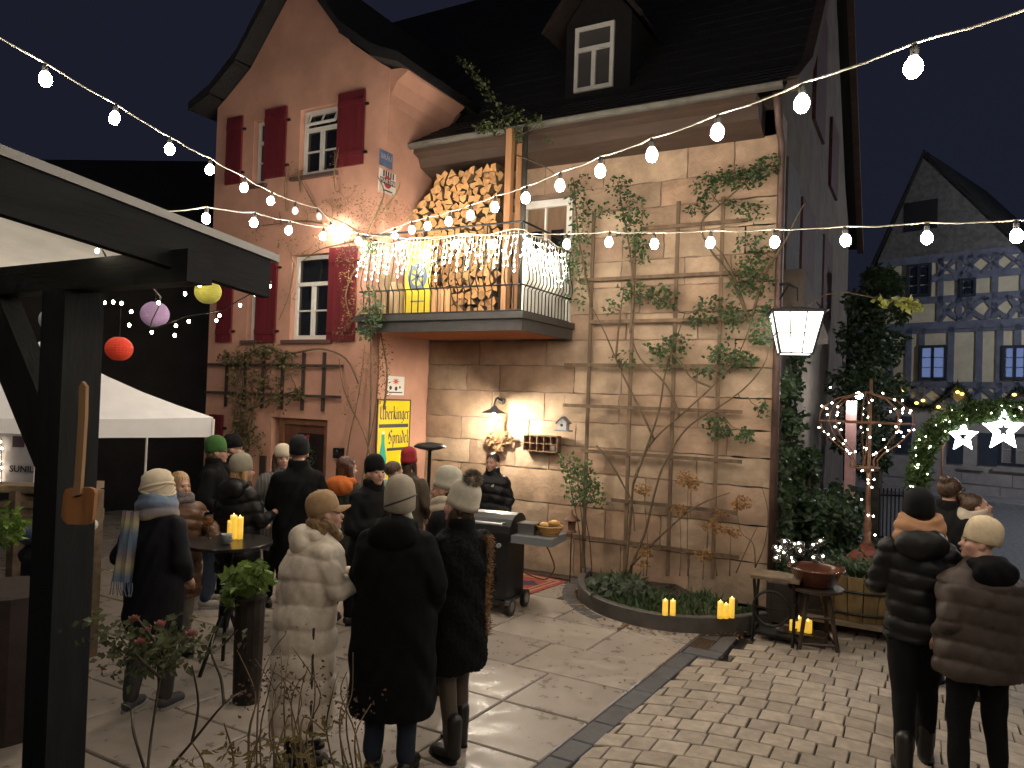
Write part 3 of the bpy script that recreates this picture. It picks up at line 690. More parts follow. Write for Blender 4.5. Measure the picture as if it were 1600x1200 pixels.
festoon('festoon string running level past the balcony and the lantern', B3+[pxof(p) for p in e3], ext0=[D(230,330,6.0)], ext1=[e3[-1]+(R10-R9)])
# ---- icicle lights on the railing
IC = thing('icicle_lights','curtain of white icicle lights draped over the balcony railing','string lights',(-5.3,7.5,4.2))
M_led = emis('icicle_led',(1.0,.93,.80),85.0)
wire = MB(); led = MB(); top = []
path = [(BX0+.02,BY+.02),(BX1-.05,BY+.02),(BX1-.03,YW-.3)]
s_tot = (BX1-.05-BX0-.02); L2 = YW-.3-BY-.02; s_ = 0
while s_ < s_tot+L2:
    if s_ < s_tot: p = Vector((BX0+.02+s_,BY+.015,0)); 
    else: p = Vector((BX1-.02,BY+.02+(s_-s_tot),0))
    z = zb+.93+.02*math.sin(s_*9); top.append((p.x,p.y,z))
    q = p.copy(); zz = z; line = [(q.x,q.y,zz)]; nled = random.choice((2,3,3,4,4,5)) + 1
    for k in range(nled):
        zz -= .085+jit(.02); q = q+Vector((jit(.025),-abs(jit(.02)) if s_ < s_tot else jit(.02),0)); line.append((q.x,q.y,zz))
        led.ell((q.x+jit(.012),q.y-.012,zz),(.0085,.0085,.011),4,3)
    wire.tube(line,.0028,4); s_ += .056
wire.tube(top,.004,4)
stuff(wput('wire',wire,mat('white_wire',(.55,.5,.4),.6),IC)); stuff(wput('leds',led,M_led,IC))
# ================================================================== wall lamp
c = ony(785,627,YW-.02)
WL = thing('wall_lamp','gooseneck barn lamp lit on the sandstone wall above the grill','lamp',c)
b = ony(772,641,YW-.47); r0 = Vector((c.x,YW-.02,c.z)); hx = b.x
wput('wall_plate', MB().tube([r0,r0+Vector((0,-.03,0))],.05,14), M_zinc, WL, smooth=False)
wput('gooseneck', MB().tube([r0,r0+Vector((0,-.10,.03)),r0+Vector(((hx-c.x)*.4,-.22,.05)),Vector((hx,b.y+.04,c.z+.03)),Vector((hx,b.y,c.z-.03)),Vector((hx,b.y,b.z+.05))],.012,8), M_zinc, WL, smooth=True)
sh = MB().lathe([(.02,.065),(.035,.05),(.05,.02),(.165,-.035),(.165,-.038),(.05,.012),(.03,.02),(.02,.03)],(hx,b.y,b.z),20)
wput('lamp_shade', sh, mat('lamp_shade',(.22,.23,.25),.45,metal=.4), WL, smooth=True)
lb = MB().ell((hx,b.y,b.z-.135),(.040,.040,.05),12,8).tube([(hx,b.y,b.z+.0),(hx,b.y,b.z-.10)],.018,8); wput('bulb', lb, emis('wall_lamp_bulb',(1.0,.88,.70),950.0), WL, smooth=True)
# ================================================================== corner lantern
c = D(1243,520,8.3); LA = thing('street_lantern','large lit four sided lantern hanging at the house corner','lantern',c)
M_lglass = emis('lantern_glass',(1.0,.95,.86),3.8)
ht, hb, zt, zb_ = .265, .165, .215, -.235
ang = math.radians(14); ca, sa = math.cos(ang), math.sin(ang)
def LV(x,y,z): return (c.x+x*ca-y*sa, c.y+x*sa+y*ca, c.z+z)
co_t = [(-ht,-ht),(ht,-ht),(ht,ht),(-ht,ht)]; co_b = [(-hb,-hb),(hb,-hb),(hb,hb),(-hb,hb)]
for i in range(4):
    j = (i+1)%4; wput('glass_pane', MB().add([LV(*co_t[i],zt),LV(*co_t[j],zt),LV(*co_b[j],zb_),LV(*co_b[i],zb_)],[(3,2,1,0)]), M_lglass, LA)
wput('glass_base', MB().add([LV(*q,zb_) for q in co_b],[(0,1,2,3)]), M_lglass, LA)
fr = MB()
for i in range(4):
    j = (i+1)%4; fr.bar(LV(*co_t[i],zt),LV(*co_b[i],zb_),.016,.016); fr.bar(LV(*co_t[i],zt),LV(*co_t[j],zt),.03,.02); fr.bar(LV(*co_b[i],zb_),LV(*co_b[j],zb_),.016,.016)
    for t in (1/3,2/3):
        a = Vector(LV(*co_t[i],zt)).lerp(Vector(LV(*co_t[j],zt)),t); e = Vector(LV(*co_b[i],zb_)).lerp(Vector(LV(*co_b[j],zb_)),t)
        fr.bar(a,e,.011,.011)
    a = Vector(LV(*co_t[i],zt)).lerp(Vector(LV(*co_b[i],zb_)),.52); e = Vector(LV(*co_t[j],zt)).lerp(Vector(LV(*co_b[j],zb_)),.52); fr.bar(a,e,.011,.011)
wput('frame', fr, M_iron, LA)
rf_ = MB().add([LV(x*1.18,y*1.18,zt+.012) for x,y in co_t]+[LV(x*.35,y*.35,zt+.06) for x,y in co_t],[(0,1,5,4),(1,2,6,5),(2,3,7,6),(3,0,4,7),(4,5,6,7),(3,2,1,0)])
wput('roof', rf_, M_fascia, LA)
wput('bracket', MB().tube([(XR-.02,YW-.02,3.75),(c.x-.1,c.y+.05,3.72),(c.x,c.y,3.66),(c.x,c.y,c.z+zt+.14)],.016,6).tube([(XR-.02,YW-.02,3.45),(c.x-.1,c.y+.05,3.7)],.012,6), M_iron, LA)
# ================================================================== black pergola
PG = thing('pergola','black timber pergola with clear corrugated roof in the foreground','pergola',(-3.4,2.0,0))
pc = D(98,900,3.4)
wput('post', MB().box(pc.x-.098,pc.x+.082,pc.y-.09,pc.y+.09,0,2.76), M_black_wood, PG)
HY = pc.y
wput('header_beam', MB().box(-5.6,-2.57,HY-.06,HY+.06,2.765,2.895), M_black_beam, PG)
wput('brace', MB().prism([(pc.x-.098,1.86),(pc.x-.098,2.20),(pc.x-.56,2.764),(pc.x-.86,2.764)], lambda x,z:(x,HY-.05,z), lambda x,z:(x,HY+.05,z)), M_black_wood, PG)
XF = -2.66
def fz(y): return 3.115-(y-1.3)*.118
wput('edge_board', MB().prism([(.3,fz(.3)-.23),(2.46,fz(2.46)-.21),(2.46,fz(2.46)-.035),(.3,fz(.3)-.035)], lambda y,z:(XF-.05,y,z), lambda y,z:(XF,y,z)), M_black_beam, PG)
wput('edge_trim', MB().prism([(.3,fz(.3)-.034),(2.5,fz(2.5)-.034),(2.5,fz(2.5)),(.3,fz(.3))], lambda y,z:(XF-.06,y,z), lambda y,z:(XF+.012,y,z)), mat('aluminium_trim',(.20,.195,.18),.45,metal=.4), PG)
for x_ in (-4.9,-5.5):
    wput('rafter', MB().prism([(.3,fz(.3)-.16),(2.4,fz(2.4)-.16),(2.4,fz(2.4)-.035),(.3,fz(.3)-.035)], lambda y,z,x_=x_:(x_-.04,y,z), lambda y,z,x_=x_:(x_+.04,y,z)), M_black_beam, PG)
sh = MB(); vs = []; nx = 90
for i in range(nx):
    x = -5.6+(XF-.07+5.6)*i/(nx-1); dz = .012*math.sin(i*2.1)
    vs += [(x,.3,fz(.3)-.018+dz),(x,2.46,fz(2.46)-.018+dz)]
wput('corrugated_sheet', sh.add(vs,[(2*i,2*i+2,2*i+3,2*i+1) for i in range(nx-1)]), mat('cloudy_polycarbonate',(.74,.72,.66),.35,var=.1,scale=3,twoside=.6), PG)
# peel hanging on the post
pe = D(124,770,3.28); py0 = pc.y-.1
PE = thing('pizza_peel','wooden pizza peel hanging handle up on the black post','peel',(pe.x,py0,1.8))
M_peel = mat('peel_wood',(.36,.155,.05),.7,var=.25,scale=9,stretch=(1,1,.2),bump=.15,bscale=60); M_peelh = mat('peel_handle_wood',(.33,.19,.09),.7,var=.2,scale=9,stretch=(1,1,.15))
def PZ(px,py): q = ony(px,py,py0-.01); return (q.x,q.z)
bl = [PZ(*q) for q in ((101,812),(98,806),(102,772),(105,764),(112,762),(141,761),(149,764),(151,770),(147,812),(143,818),(134,820),(108,819))]
wput('blade', MB().prism(bl, lambda x,z:(x,py0-.004,z), lambda x,z:(x,py0-.018,z)), M_peel, PE)
hd = [PZ(*q) for q in ((120,775),(133,772),(137,715),(141,650),(142,604),(136,596),(131,605),(130,650),(127,700),(124,750))]
wput('handle', MB().prism(hd, lambda x,z:(x,py0-.0185,z), lambda x,z:(x,py0-.032,z)), M_peelh, PE)
# ================================================================== signs
def side_sign(name, label, q0, q1, q2, mt, x=XL+.012, th=.012):   # on the pink side wall: top-left, top-right, bottom-left pixels
    a, b, d = (onx(*q, x) for q in (q0,q1,q2)); y0, y1 = a.y, b.y; z1 = (a.z+b.z)/2; z0 = d.z
    o = thing(name, label, 'sign', (x,(y0+y1)/2,z0)); wput('panel', MB().box(x-th,x,y0,y1,z0,z1), mt, o)
    return o, y0, y1, z0, z1
def sp(o, name, polys, mt, x=XL+.0145):   # flat print: list of (y,z) polygons
    mb = MB()
    for p in polys: mb.add([(x,y_,z_) for y_,z_ in p],[tuple(range(len(p)))])
    return wput(name, mb, mt, o)
def rect(y0,y1,z0,z1): return [(y0,z0),(y1,z0),(y1,z1),(y0,z1)]
def disc(cy_,cz,r,n=20): return [(cy_+r*math.cos(6.2832*k/n),cz+r*math.sin(6.2832*k/n)) for k in range(n)]
M_enamel = mat('white_enamel',(.62,.60,.54),.35); M_ink = mat('black_ink',(.02,.02,.025),.5); M_red = mat('sign_red',(.35,.03,.03),.45)
M_blue = mat('plate_blue',(.10,.14,.24),.4,var=.2); M_yel = mat('sign_yellow',(.80,.58,.015),.32,var=.07,scale=4); M_dark_bl = mat('sign_navy',(.03,.03,.06),.5)
def side_text(o, body, size, cy_, cz, mt, x=XL+.016, sq=1.0):
    me = text_mesh(body, size, .001); e = put('lettering', me, mt, o, Vector((x,cy_,cz))-AT[o.name]); e.rotation_euler = (math.pi/2,0,math.pi/2); e.scale = (sq,1,1); return e
o,y0,y1,z0,z1 = side_sign('drink_sign','white enamel drinks sign with red ball and black bar on the pink side wall',(593,264),(619,271),(591,297),M_enamel)
cy_ = (y0+y1)/2; cz = (z0+z1)/2
sp(o,'stripes',[rect(cy_-.10+k*.05,cy_-.10+k*.05+.03,cz+.06,z1-.005) for k in range(5)],mat('deep_maroon',(.06,.012,.02),.5),XL+.0138)
sp(o,'red_ball',[disc(cy_,cz,.085)],M_red,XL+.0146); sp(o,'bar',[rect(y0+.012,y1-.012,cz-.032,cz+.045)],M_ink,XL+.0153)
side_text(o,'MARTINI',.085,cy_,cz+.005,M_enamel,XL+.0172,.95); sp(o,'bottom_line',[rect(cy_-.10,cy_+.10,z0+.025,z0+.045)],M_ink)
o,y0,y1,z0,z1 = side_sign('street_plate','small weathered blue plate with pale lettering above the drinks sign',(594,233),(614,240),(594,257),M_blue)
side_text(o,'BRÄU',.10,(y0+y1)/2,(z0+z1)/2+.02,mat('plate_letter',(.35,.38,.45),.5),XL+.0165,.9)
o,y0,y1,z0,z1 = side_sign('poster','small white poster with red star drawing above the yellow sign',(605,587),(632,589),(604,617),mat('poster_paper',(.75,.73,.68),.7))
cy_ = (y0+y1)/2; cz = (z0+z1)/2+.06
st_ = []
for k in range(8):
    a = k*math.pi/4; st_.append([(cy_,cz),(cy_+.03*math.cos(a-.4),cz+.025*math.sin(a-.4)),(cy_+.10*math.cos(a),cz+.055*math.sin(a)),(cy_+.03*math.cos(a+.4),cz+.025*math.sin(a+.4))])
sp(o,'star',st_,mat('poster_red',(.6,.10,.08),.6)); sp(o,'print',[rect(y0+.04,y1-.04,z0+.03,z0+.045)]+[disc(y0+.08,z0+.10,.03,8),disc(cy_+.01,z0+.09,.032,8),disc(y1-.1,z0+.11,.02,8)],M_ink)
# the tall yellow mineral water sign
o,y0,y1,z0,z1 = side_sign('mineral_water_sign','tall yellow enamel mineral water sign with blackletter words and green bottle','x' and (591,624),(641,627),(588,745),M_yel)
z0 = z1-1.30; wput('lower_panel', MB().box(XL,XL+.012,y0,y1,z0,onx(588,745,XL).z-.0005), M_yel, o)
fb = MB()
for a,b_,c_,d_ in ((y0-.012,y0+.006,z0,z1),(y1-.006,y1+.012,z0,z1),(y0-.012,y1+.012,z1-.004,z1+.016),(y0-.012,y1+.012,z0-.016,z0+.004)): fb.box(XL+.001,XL+.02,a,b_,c_,d_)
wput('frame', fb, mat('sign_rim',(.07,.04,.04),.6), o)
wd = y1-y0
# blackletter drawn with a broad nib: glyph strokes on a 1-unit x-height grid
GL = {'U':(1.1,[[(.0,1.45),(.18,1.55),(.18,.25),(.4,0),(.72,.22)],[(.6,1.4),(.75,1.55),(.75,.12),(.92,0)]]),
 'b':(.75,[[(.05,1.6),(.12,1.5),(.12,.15),(.3,0),(.52,.2),(.52,.8),(.35,1.0),(.12,.85)]]),'e':(.62,[[(.42,.15),(.28,0),(.1,.2),(.1,.8),(.28,1.0),(.45,.8),(.12,.5)]]),
 'r':(.55,[[(.02,.95),(.12,.85),(.12,.1),(.2,0)],[(.12,.8),(.3,1.0),(.42,.9)]]),'k':(.72,[[(.05,1.6),(.13,1.5),(.13,.1),(.22,0)],[(.13,.5),(.42,1.02)],[(.22,.66),(.45,.15),(.6,0)]]),
 'i':(.38,[[(.03,.9),(.12,.8),(.12,.15),(.22,0),(.3,.1)],[(.06,1.28),(.22,1.45)]]),'n':(.75,[[(.02,.95),(.12,.85),(.12,.1),(.2,0)],[(.12,.8),(.35,1.0),(.5,.85),(.5,.15),(.6,0)]]),
 'g':(.72,[[(.5,.9),(.3,1.0),(.12,.8),(.12,.2),(.28,0),(.5,.2)],[(.42,1.0),(.52,.9),(.52,-.25),(.3,-.45),(.1,-.35)]]),
 'S':(1.0,[[(.8,1.35),(.55,1.6),(.25,1.4),(.3,1.0),(.65,.75),(.7,.3),(.45,0),(.1,.15)],[(.1,1.2),(.12,.5)],[(-.05,.0),(.12,.12)]]),
 'p':(.75,[[(.02,.95),(.12,.85),(.12,-.45)],[(.12,.8),(.35,1.0),(.52,.8),(.52,.2),(.3,0),(.12,.15)]]),'u':(.75,[[(.02,.95),(.12,.85),(.12,.2),(.28,0),(.5,.2)],[(.5,1.0),(.5,.1),(.62,0)]]),
 'd':(.75,[[(.15,1.55),(.5,1.0),(.5,.2),(.3,0),(.12,.2),(.12,.75),(.3,.95)]]),'l':(.4,[[(.05,1.6),(.12,1.5),(.12,.15),(.25,0),(.32,.1)]])}
def blackletter(o, word, ya, yb, zbase, zx, mt):
    tot = sum(GL[ch][0] for ch in word); ux = (yb-ya)/tot; x = 0; mb = MB(); h = .085*zx/.8; nx_, nz_ = .105, .075
    for ch in word:
        for st in GL[ch][1]:
            for (a,b),(c_,d_) in zip(st[:-1],st[1:]):
                P = [(a-nx_,b-nz_),(a+nx_,b+nz_),(c_+nx_,d_+nz_),(c_-nx_,d_-nz_)]
                ar = (P[1][0]-P[0][0])*(P[3][1]-P[0][1])-(P[1][1]-P[0][1])*(P[3][0]-P[0][0])
                if ar < 0: P = P[::-1]
                mb.add([(XL+.0145+jit(.0003), ya+(x+q[0]+.02)*ux, zbase+q[1]*zx) for q in P],[(0,1,2,3)])
        x += GL[ch][0]
    wput('lettering', mb, mt, o)
zA = onx(615,655,XL).z; zB = onx(625,692,XL).z
blackletter(o,'Uberkinger',y0+.04,y1-.015,zA,.112,M_dark_bl)
sp(o,'umlaut',[[(y0+.09,z1-.10),(y0+.105,z1-.10),(y0+.125,z1-.05),(y0+.105,z1-.05)],[(y0+.13,z1-.10),(y0+.145,z1-.10),(y0+.165,z1-.05),(y0+.145,z1-.05)]],M_dark_bl)
sp(o,'rule',[rect(y0+.03,y1-.03,zA-.115,zA-.065)],M_dark_bl)
blackletter(o,'Sprudel',y0+.24,y1-.02,zB,.115,M_dark_bl); sp(o,'rule',[rect(y0+.22,y1-.05,zB-.10,zB-.06)],M_dark_bl,XL+.0141)
by = y0+.13; bz = zB+.15
sp(o,'bottle',[[(by-.03,bz),(by-.032,bz-.12),(by-.085,bz-.36),(by-.09,bz-.8),(by+.09,bz-.8),(by+.085,bz-.36),(by+.032,bz-.12),(by+.03,bz)]],mat('bottle_green',(.02,.32,.25),.4),XL+.0137)
sp(o,'bottle_label',[rect(by-.088,by+.088,bz-.64,bz-.44),rect(by-.03,by+.03,bz-.02,bz+.03)],M_enamel,XL+.0149); sp(o,'label_print',[disc(by,bz-.53,.05,12)],mat('label_pink',(.6,.25,.25),.5),XL+.0155)
# ================================================================== half timbered house across the street
HB = onz(1500,775); tdir = Vector((-math.sin(YAW+math.radians(42.6)), math.cos(YAW+math.radians(42.6)), 0))   # towards the far left end
HT = thing('half_timbered_house','half timbered gabled house with blue grey beams across the street','house',HB)
hn = Vector((tdir.y,-tdir.x,0));
if hn.dot(CAM-HB) < 0: hn = -hn
def hpx(px,py):   # point of the facade plane seen at this pixel -> (u along facade, z)
    r = ray(px,py); t = (HB-CAM).dot(hn)/r.dot(hn); p = CAM+r*t; return (p-HB).dot(-tdir), p.z
def HP(u,z,o=0): return HB - tdir*u + hn*o + Vector((0,0,z))
def hrect(u0,u1,z0,z1,o0,o1,mb=None):
    mb = mb or MB(); return mb.prism([(u0,z0),(u1,z0),(u1,z1),(u0,z1)], lambda u,z: HP(u,z,o0), lambda u,z: HP(u,z,o1))
M_infill = mat('cream_infill',(.50,.44,.32),.9,var=.12,scale=3); M_beam = mat('blue_grey_beam',(.115,.125,.17),.8,var=.2,scale=4); M_bstone = mat('pale_plinth_stone',(.34,.31,.30),.9,var=.15,scale=3,obj=.1)
uL = hpx(1330,700)[0]; ua, za = hpx(1445,240); uR = ua+(ua-uL)*1.25; z_e = hpx(1420,520)[1]; zg = hpx(1445,455)[1]; zplin = hpx(1540,640)[1]
mb = MB(); uRe = ua + (ua-uL)
pl = [(uL,-.1),(uRe,-.1),(uRe,4.4),(ua,za),(uL,4.4)]
zE = hpx(1600,430)[1]
us_,zs_ = hpx(1560,352); uRe = ua+(za-5.0)*(us_-ua)/(za-zs_)
pl = [(uL,-.1),(uRe,-.1),(uRe,5.0),(ua,za),(uL,5.0)]
wput('wall', MB().prism(pl, lambda u,z: HP(u,z,-.4), lambda u,z: HP(u,z,0)), M_infill, HT)
wput('ground_floor', hrect(uL-.02,uRe+.02,-.1,zplin,0.001,.06), M_bstone, HT)
bm = []
def beam(u0,z0,u1,z1,w=.2):
    a = HP(u0,z0,.02); b = HP(u1,z1,.02); wput('beam', MB().bar(a,b,w,.05,hn), M_beam, HT)
def hp_line(p0,p1,w=.2): beam(*hpx(*p0),*hpx(*p1),w)
# storey beams follow the pixels of the photograph's own lines
Z = lambda py: hpx(1500,py)[1]
for z,w in ((Z(637),.22),(Z(601),.16),(Z(508),.24),(Z(516),.1),(Z(466),.2),(Z(432),.2),(Z(400),.22)):
    fr_ = max(0,(z-5.0)/(za-5.0)); beam(uL+(ua-uL)*fr_,z,uRe-(uRe-ua)*fr_,z,w)
for px_ in (1392,1420,1440,1486,1530,1562,1590):
    u = hpx(px_,560)[0]; beam(u,Z(637),u,Z(510),.16)
for px_ in (1470,1500,1516,1555,1600):
    u = hpx(px_,450)[0]; beam(u,Z(500),u,Z(400),.15)
def arc(u0,z0,u1,z1,bul,w=.13):
    P = []
    for k in range(7):
        t = k/6; P.append((u0+(u1-u0)*t, z0+(z1-z0)*t + bul*math.sin(math.pi*t)))
    for a,b in zip(P[:-1],P[1:]): beam(*a,*b,w)
for k in range(4):   # curved crosses in the gable field
    u0 = hpx(1470+k*36,440)[0]; u1 = hpx(1506+k*36,440)[0]; z0,z1 = Z(500),Z(468)
    arc(u0,z0,u1,z1,.10); arc(u0,z1,u1,z0,-.10)
for k in range(4):
    u0 = hpx(1462+k*36,440)[0]; u1 = hpx(1498+k*36,440)[0]; beam(u0,Z(430),u1,Z(402),.1); beam(u0,Z(402),u1,Z(430),.1)
for k in range(5):   # small lozenges in the band under the windows
    uc = hpx(1440+k*38,620)[0]; zc = (Z(637)+Z(601))/2
    for s in (-1,1):
        beam(uc-.3,zc+s*.25,uc,zc,.12); beam(uc,zc,uc+.3,zc+s*.25,.12)
# gable cladding towards the apex: darker timber
zk = Z(400)
fk = (zk-5.0)/(za-5.0); uk0 = uL+(ua-uL)*fk; uk1 = uRe-(uRe-ua)*fk
wput('gable_cladding', MB().prism([(uk0,zk+.1),(uk1,zk+.1),(ua,za-.1)], lambda u,z: HP(u,z,.005), lambda u,z: HP(u,z,.03)), mat('dark_gable_boards',(.11,.105,.10),.9,var=.3), HT)
for px_,py0,py1,w_ in ((1440,300,352,.9),):
    u,_ = hpx(px_,py0); wput('loft_opening', hrect(u-.45,u+.45,Z(352),Z(305),.03,.05), mat('loft_dark',(.008,.008,.01),.8), HT)
for s,ue in ((-1,uL),(1,uRe)):
    a = HP(ua,za+.10,.10); b = HP(ue+s*.4,4.70,.10); c_ = HP(ue+s*.5,4.75,-6); d_ = HP(ua,za+.15,-6)
    wput('roof', MB().add([a,b,c_,d_,a-Vector((0,0,.18)),b-Vector((0,0,.18)),c_-Vector((0,0,.18)),d_-Vector((0,0,.18))],[(0,1,2,3),(7,6,5,4),(0,4,5,1),(1,5,6,2)]), M_roof, HT)
# windows
M_nightblue = mat('blue_painted_glow_glass',(.06,.09,.16),.1,emit=(.30,.42,.85),estr=.30); M_frame_d = mat('dark_window_frame',(.025,.03,.045),.5)  # panes emit a blue glow in place of the reflected sky
def hwin(p0,p1,mt,arch=False,nv=1,nh=2):
    u0,z1 = hpx(*p0); u1,z0 = hpx(*p1)
    f_ = MB(); t = .07
    hrect(u0,u0+t,z0,z1,.05,.09,f_); hrect(u1-t,u1,z0,z1,.05,.09,f_); hrect(u0+t,u1-t,z0,z0+t,.05,.09,f_); hrect(u0+t,u1-t,z1-t,z1,.05,.09,f_)
    for k in range(nv): um = u0+(u1-u0)*(k+1)/(nv+1); hrect(um-.04,um+.04,z0+t,z1-t,.052,.088,f_)
    fo = sub(HT, wput('window', f_, M_frame_d, HT))
    for i in range(nv+1):
        for j in range(nh+1):
            a = u0+t+(u1-u0-2*t)*i/(nv+1)+.03; b = u0+t+(u1-u0-2*t)*(i+1)/(nv+1)-.03; c_ = z0+t+(z1-z0-2*t)*j/(nh+1)+.015; d_ = z0+t+(z1-z0-2*t)*(j+1)/(nh+1)-.015
            wput('pane', hrect(a,b,c_,d_,.045,.06), mt, fo)
hwin((1437,540),(1480,594),M_nightblue); hwin((1567,540),(1606,594),M_nightblue); hwin((1418,415),(1456,463),mat('dark_blue_glass',(.015,.02,.03),.2)); hwin((1501,436),(1526,463),mat('dark_blue_glass',(.015,.02,.03),.2),nv=0,nh=1)
hwin((1562,676),(1610,730),M_pane,nv=1,nh=1)
for p0,p1 in (((1484,676),(1506,725)),((1532,676),(1560,728)),((1402,650),(1425,710))):
    u0,z1 = hpx(*p0); u1,z0 = hpx(*p1); wput('shutter', hrect(u0,u1,z0,z1,.062,.10), mat('slate_blue_shutter',(.035,.05,.075),.6,var=.15), HT)
for p0,p1 in (((1502,728),(1540,736)),((1554,729),(1612,740))):
    u0,z1 = hpx(*p0); u1,z0 = hpx(*p1); wput('window_sill', hrect(u0,u1,z0,z1,.062,.16), M_bstone, HT)
zc = hpx(1540,738)[1]
for r in range(2):
    u = uL
    while u < uRe:
        l = random.uniform(.8,1.3); wput('plinth_stone', hrect(u+.01,u+l-.01,.02+r*zc/2,.02+(r+1)*zc/2-.03,.06,.085), M_bstone, HT); u += l
# dark garland of fir on the storey beam with small warm lamps
GA = thing('fir_garland','dark zigzag fir garland with warm lamps on the half timbered house','garland',HP(0,Z(620),.15))
gpts = []
for (px_,py_) in ((1392,615),(1402,600),(1418,621),(1440,634),(1462,635),(1500,600),(1526,631),(1560,634),(1600,606),(1630,630)):
    u,z = hpx(px_,py_); gpts.append(HP(u,z,.14))
wput('branch', MB().tube(gpts,.06,5), mat('fir_dark',(.012,.02,.016),.9), GA)
ne = MB()
for a,b in zip(gpts[:-1],gpts[1:]):
    for k in range(60):
        p = a.lerp(b,random.random()); ne.leaf(p,(jit(1),jit(1),jit(1)),(jit(1),jit(1),jit(1)),.16,.03)
stuff(wput('needles', ne, mat('fir_dark',(.012,.02,.016),.9), GA))
for (px_,py_) in ((1402,606),(1416,610),(1436,630),(1446,626),(1500,613),(1507,616),(1470,636),(1588,617)):
    u,z = hpx(px_,py_); wput('lamp', MB().ell(HP(u,z,.2),(.055,.055,.04),7,5), emis('garland_lamp',(1.0,.66,.12),5.0), GA)
# ---- rows of street: kerb and pavement in front of that house
ps = MB().prism([(uL-4,0),(uRe+6,0),(uRe+6,.12),(uL-4,.12)], lambda u,z: HP(u,z-.02,.05), lambda u,z: HP(u,z-.02,1.6))
structure(wput('pavement', ps, mat('pavement_grey',(.24,.24,.25),.8,var=.2,scale=4)))
# ---- neighbouring dark house and roofs left of the courtyard
def dark_house(name,label,c,w,d,h,rh,rz,colr):
    o = thing(name,label,'house',c,rz)
    put('wall', MB().box(-w/2,w/2,-d/2,d/2,-.1,h).prism([(-w/2,h),(w/2,h),(0,h+rh)], lambda x,z:(x,-d/2,z), lambda x,z:(x,d/2,z)).mesh('wall'), mat(name+'_wall',colr,.9,var=.2,scale=2), o)
    rfm = MB()
    for s in (-1,1): rfm.add([(0,-d/2-.3,h+rh+.12),(s*(w/2+.4),-d/2-.3,h-.2),(s*(w/2+.4),d/2+.3,h-.2),(0,d/2+.3,h+rh+.12),(0,-d/2-.3,h+rh+.3),(s*(w/2+.4),-d/2-.3,h),(s*(w/2+.4),d/2+.3,h),(0,d/2+.3,h+rh+.3)],[(0,1,2,3),(7,6,5,4),(0,4,5,1)])
    put('roof', rfm.mesh('roof'), M_roof, o); return o
c = gp(262,17); NB = dark_house('dark_neighbour_house','dark unlit house behind the white tent canopy',c,6,11,4.6,2.6,YAW+1.5,(.035,.03,.028))
for (x_,z_) in ((-1.8,3.4),(.2,3.4),(-1.8,1.2),(1.6,1.2)):
    wo_ = put('window', MB().box(x_-.35,x_+.35,-2.54,-2.5,z_*.8,z_*.8+1.0).mesh('window'), mat('dim_window_frame',(.10,.10,.10),.6), NB); put('pane', MB().box(x_-.28,x_+.28,-2.56,-2.541,z_*.8+.08,z_*.8+.92).mesh('pane'), M_pane, wo_)
c = gp(185,24); G2 = dark_house('grey_far_house','pale grey house far behind seen between post and lanterns',c,6,5,5.2,1.6,YAW+.1,(.20,.22,.26))
for (x_,z_,lit) in ((-.5,3.9,0),(.9,3.9,0),(.7,2.4,1),(-.9,2.4,0)):
    wo_ = put('window', MB().box(x_-.4,x_+.4,-2.54,-2.5,z_,z_+.9).mesh('window'), M_white, G2); put('pane', MB().box(x_-.32,x_+.32,-2.56,-2.541,z_+.07,z_+.83).mesh('pane'), emis('cool_lit_window',(.75,.8,1.0),.9) if lit else M_pane, wo_)
hl = MB(); nx = 40; vs = []
for i in range(nx+1):
    a = math.radians(29+70-140*i/nx); dd = 150
    h_ = 16+6*math.sin(i*.35)+3*math.sin(i*.9+1) - 10*max(0,(i-18)/22)
    vs += [(-dd*math.sin(a),dd*math.cos(a),-1),(-1.1*dd*math.sin(a),1.1*dd*math.cos(a),max(4,h_)),(-1.6*dd*math.sin(a),1.6*dd*math.cos(a),max(4,h_)*.9)]
fs = []
for i in range(nx): fs += [(3*i,3*i+3,3*i+4,3*i+1),(3*i+1,3*i+4,3*i+5,3*i+2)]
structure(wput('hills', hl.add(vs,fs), mat('dark_hill',(.012,.014,.012),1.0,var=.4,scale=.1)))
# ================================================================== leaves and trees
M_leafd = mat('dark_evergreen_leaf',(.028,.05,.02),.55,var=.35,scale=3,twoside=.25); M_leafg = mat('climber_leaf',(.055,.10,.035),.5,var=.35,scale=5,twoside=.3); M_ivy = mat('ivy_leaf',(.035,.065,.025),.45,var=.3,scale=5,twoside=.2)
M_stem = mat('woody_stem',(.12,.085,.05),.85,var=.3,scale=12); M_stemd = mat('dark_stem',(.06,.045,.03),.85,var=.3,scale=12); M_dry = mat('dry_leaf',(.20,.11,.045),.8,var=.35,scale=8,twoside=.25)
def cluster(mb, c, r, n, l, w_, rnd=random, flat=1.0):
    c = Vector(c)
    if not hasattr(r,'__len__'): r = (r,r,r)
    for k in range(n):
        while True:
            q = Vector((rnd.uniform(-1,1),rnd.uniform(-1,1),rnd.uniform(-1,1)))
            if q.length <= 1: break
        p = c+Vector((q.x*r[0],q.y*r[1],q.z*r[2])); s = rnd.uniform(.6,1.25)
        mb.leaf(p,(rnd.uniform(-1,1),rnd.uniform(-1,1)-.3,rnd.uniform(-1,.5)),(rnd.uniform(-.6,.6),-1+rnd.uniform(-.3,.3),rnd.uniform(0,1)),l*s,w_*s)
def branchy(p0, p1, n=7, wob=.05):
    p0 = Vector(p0); p1 = Vector(p1); L = (p1-p0).length
    return [p0.lerp(p1,k/n)+Vector((jit(wob),jit(wob),jit(wob)))*L*(0 if k in (0,n) else 1) for k in range(n+1)]
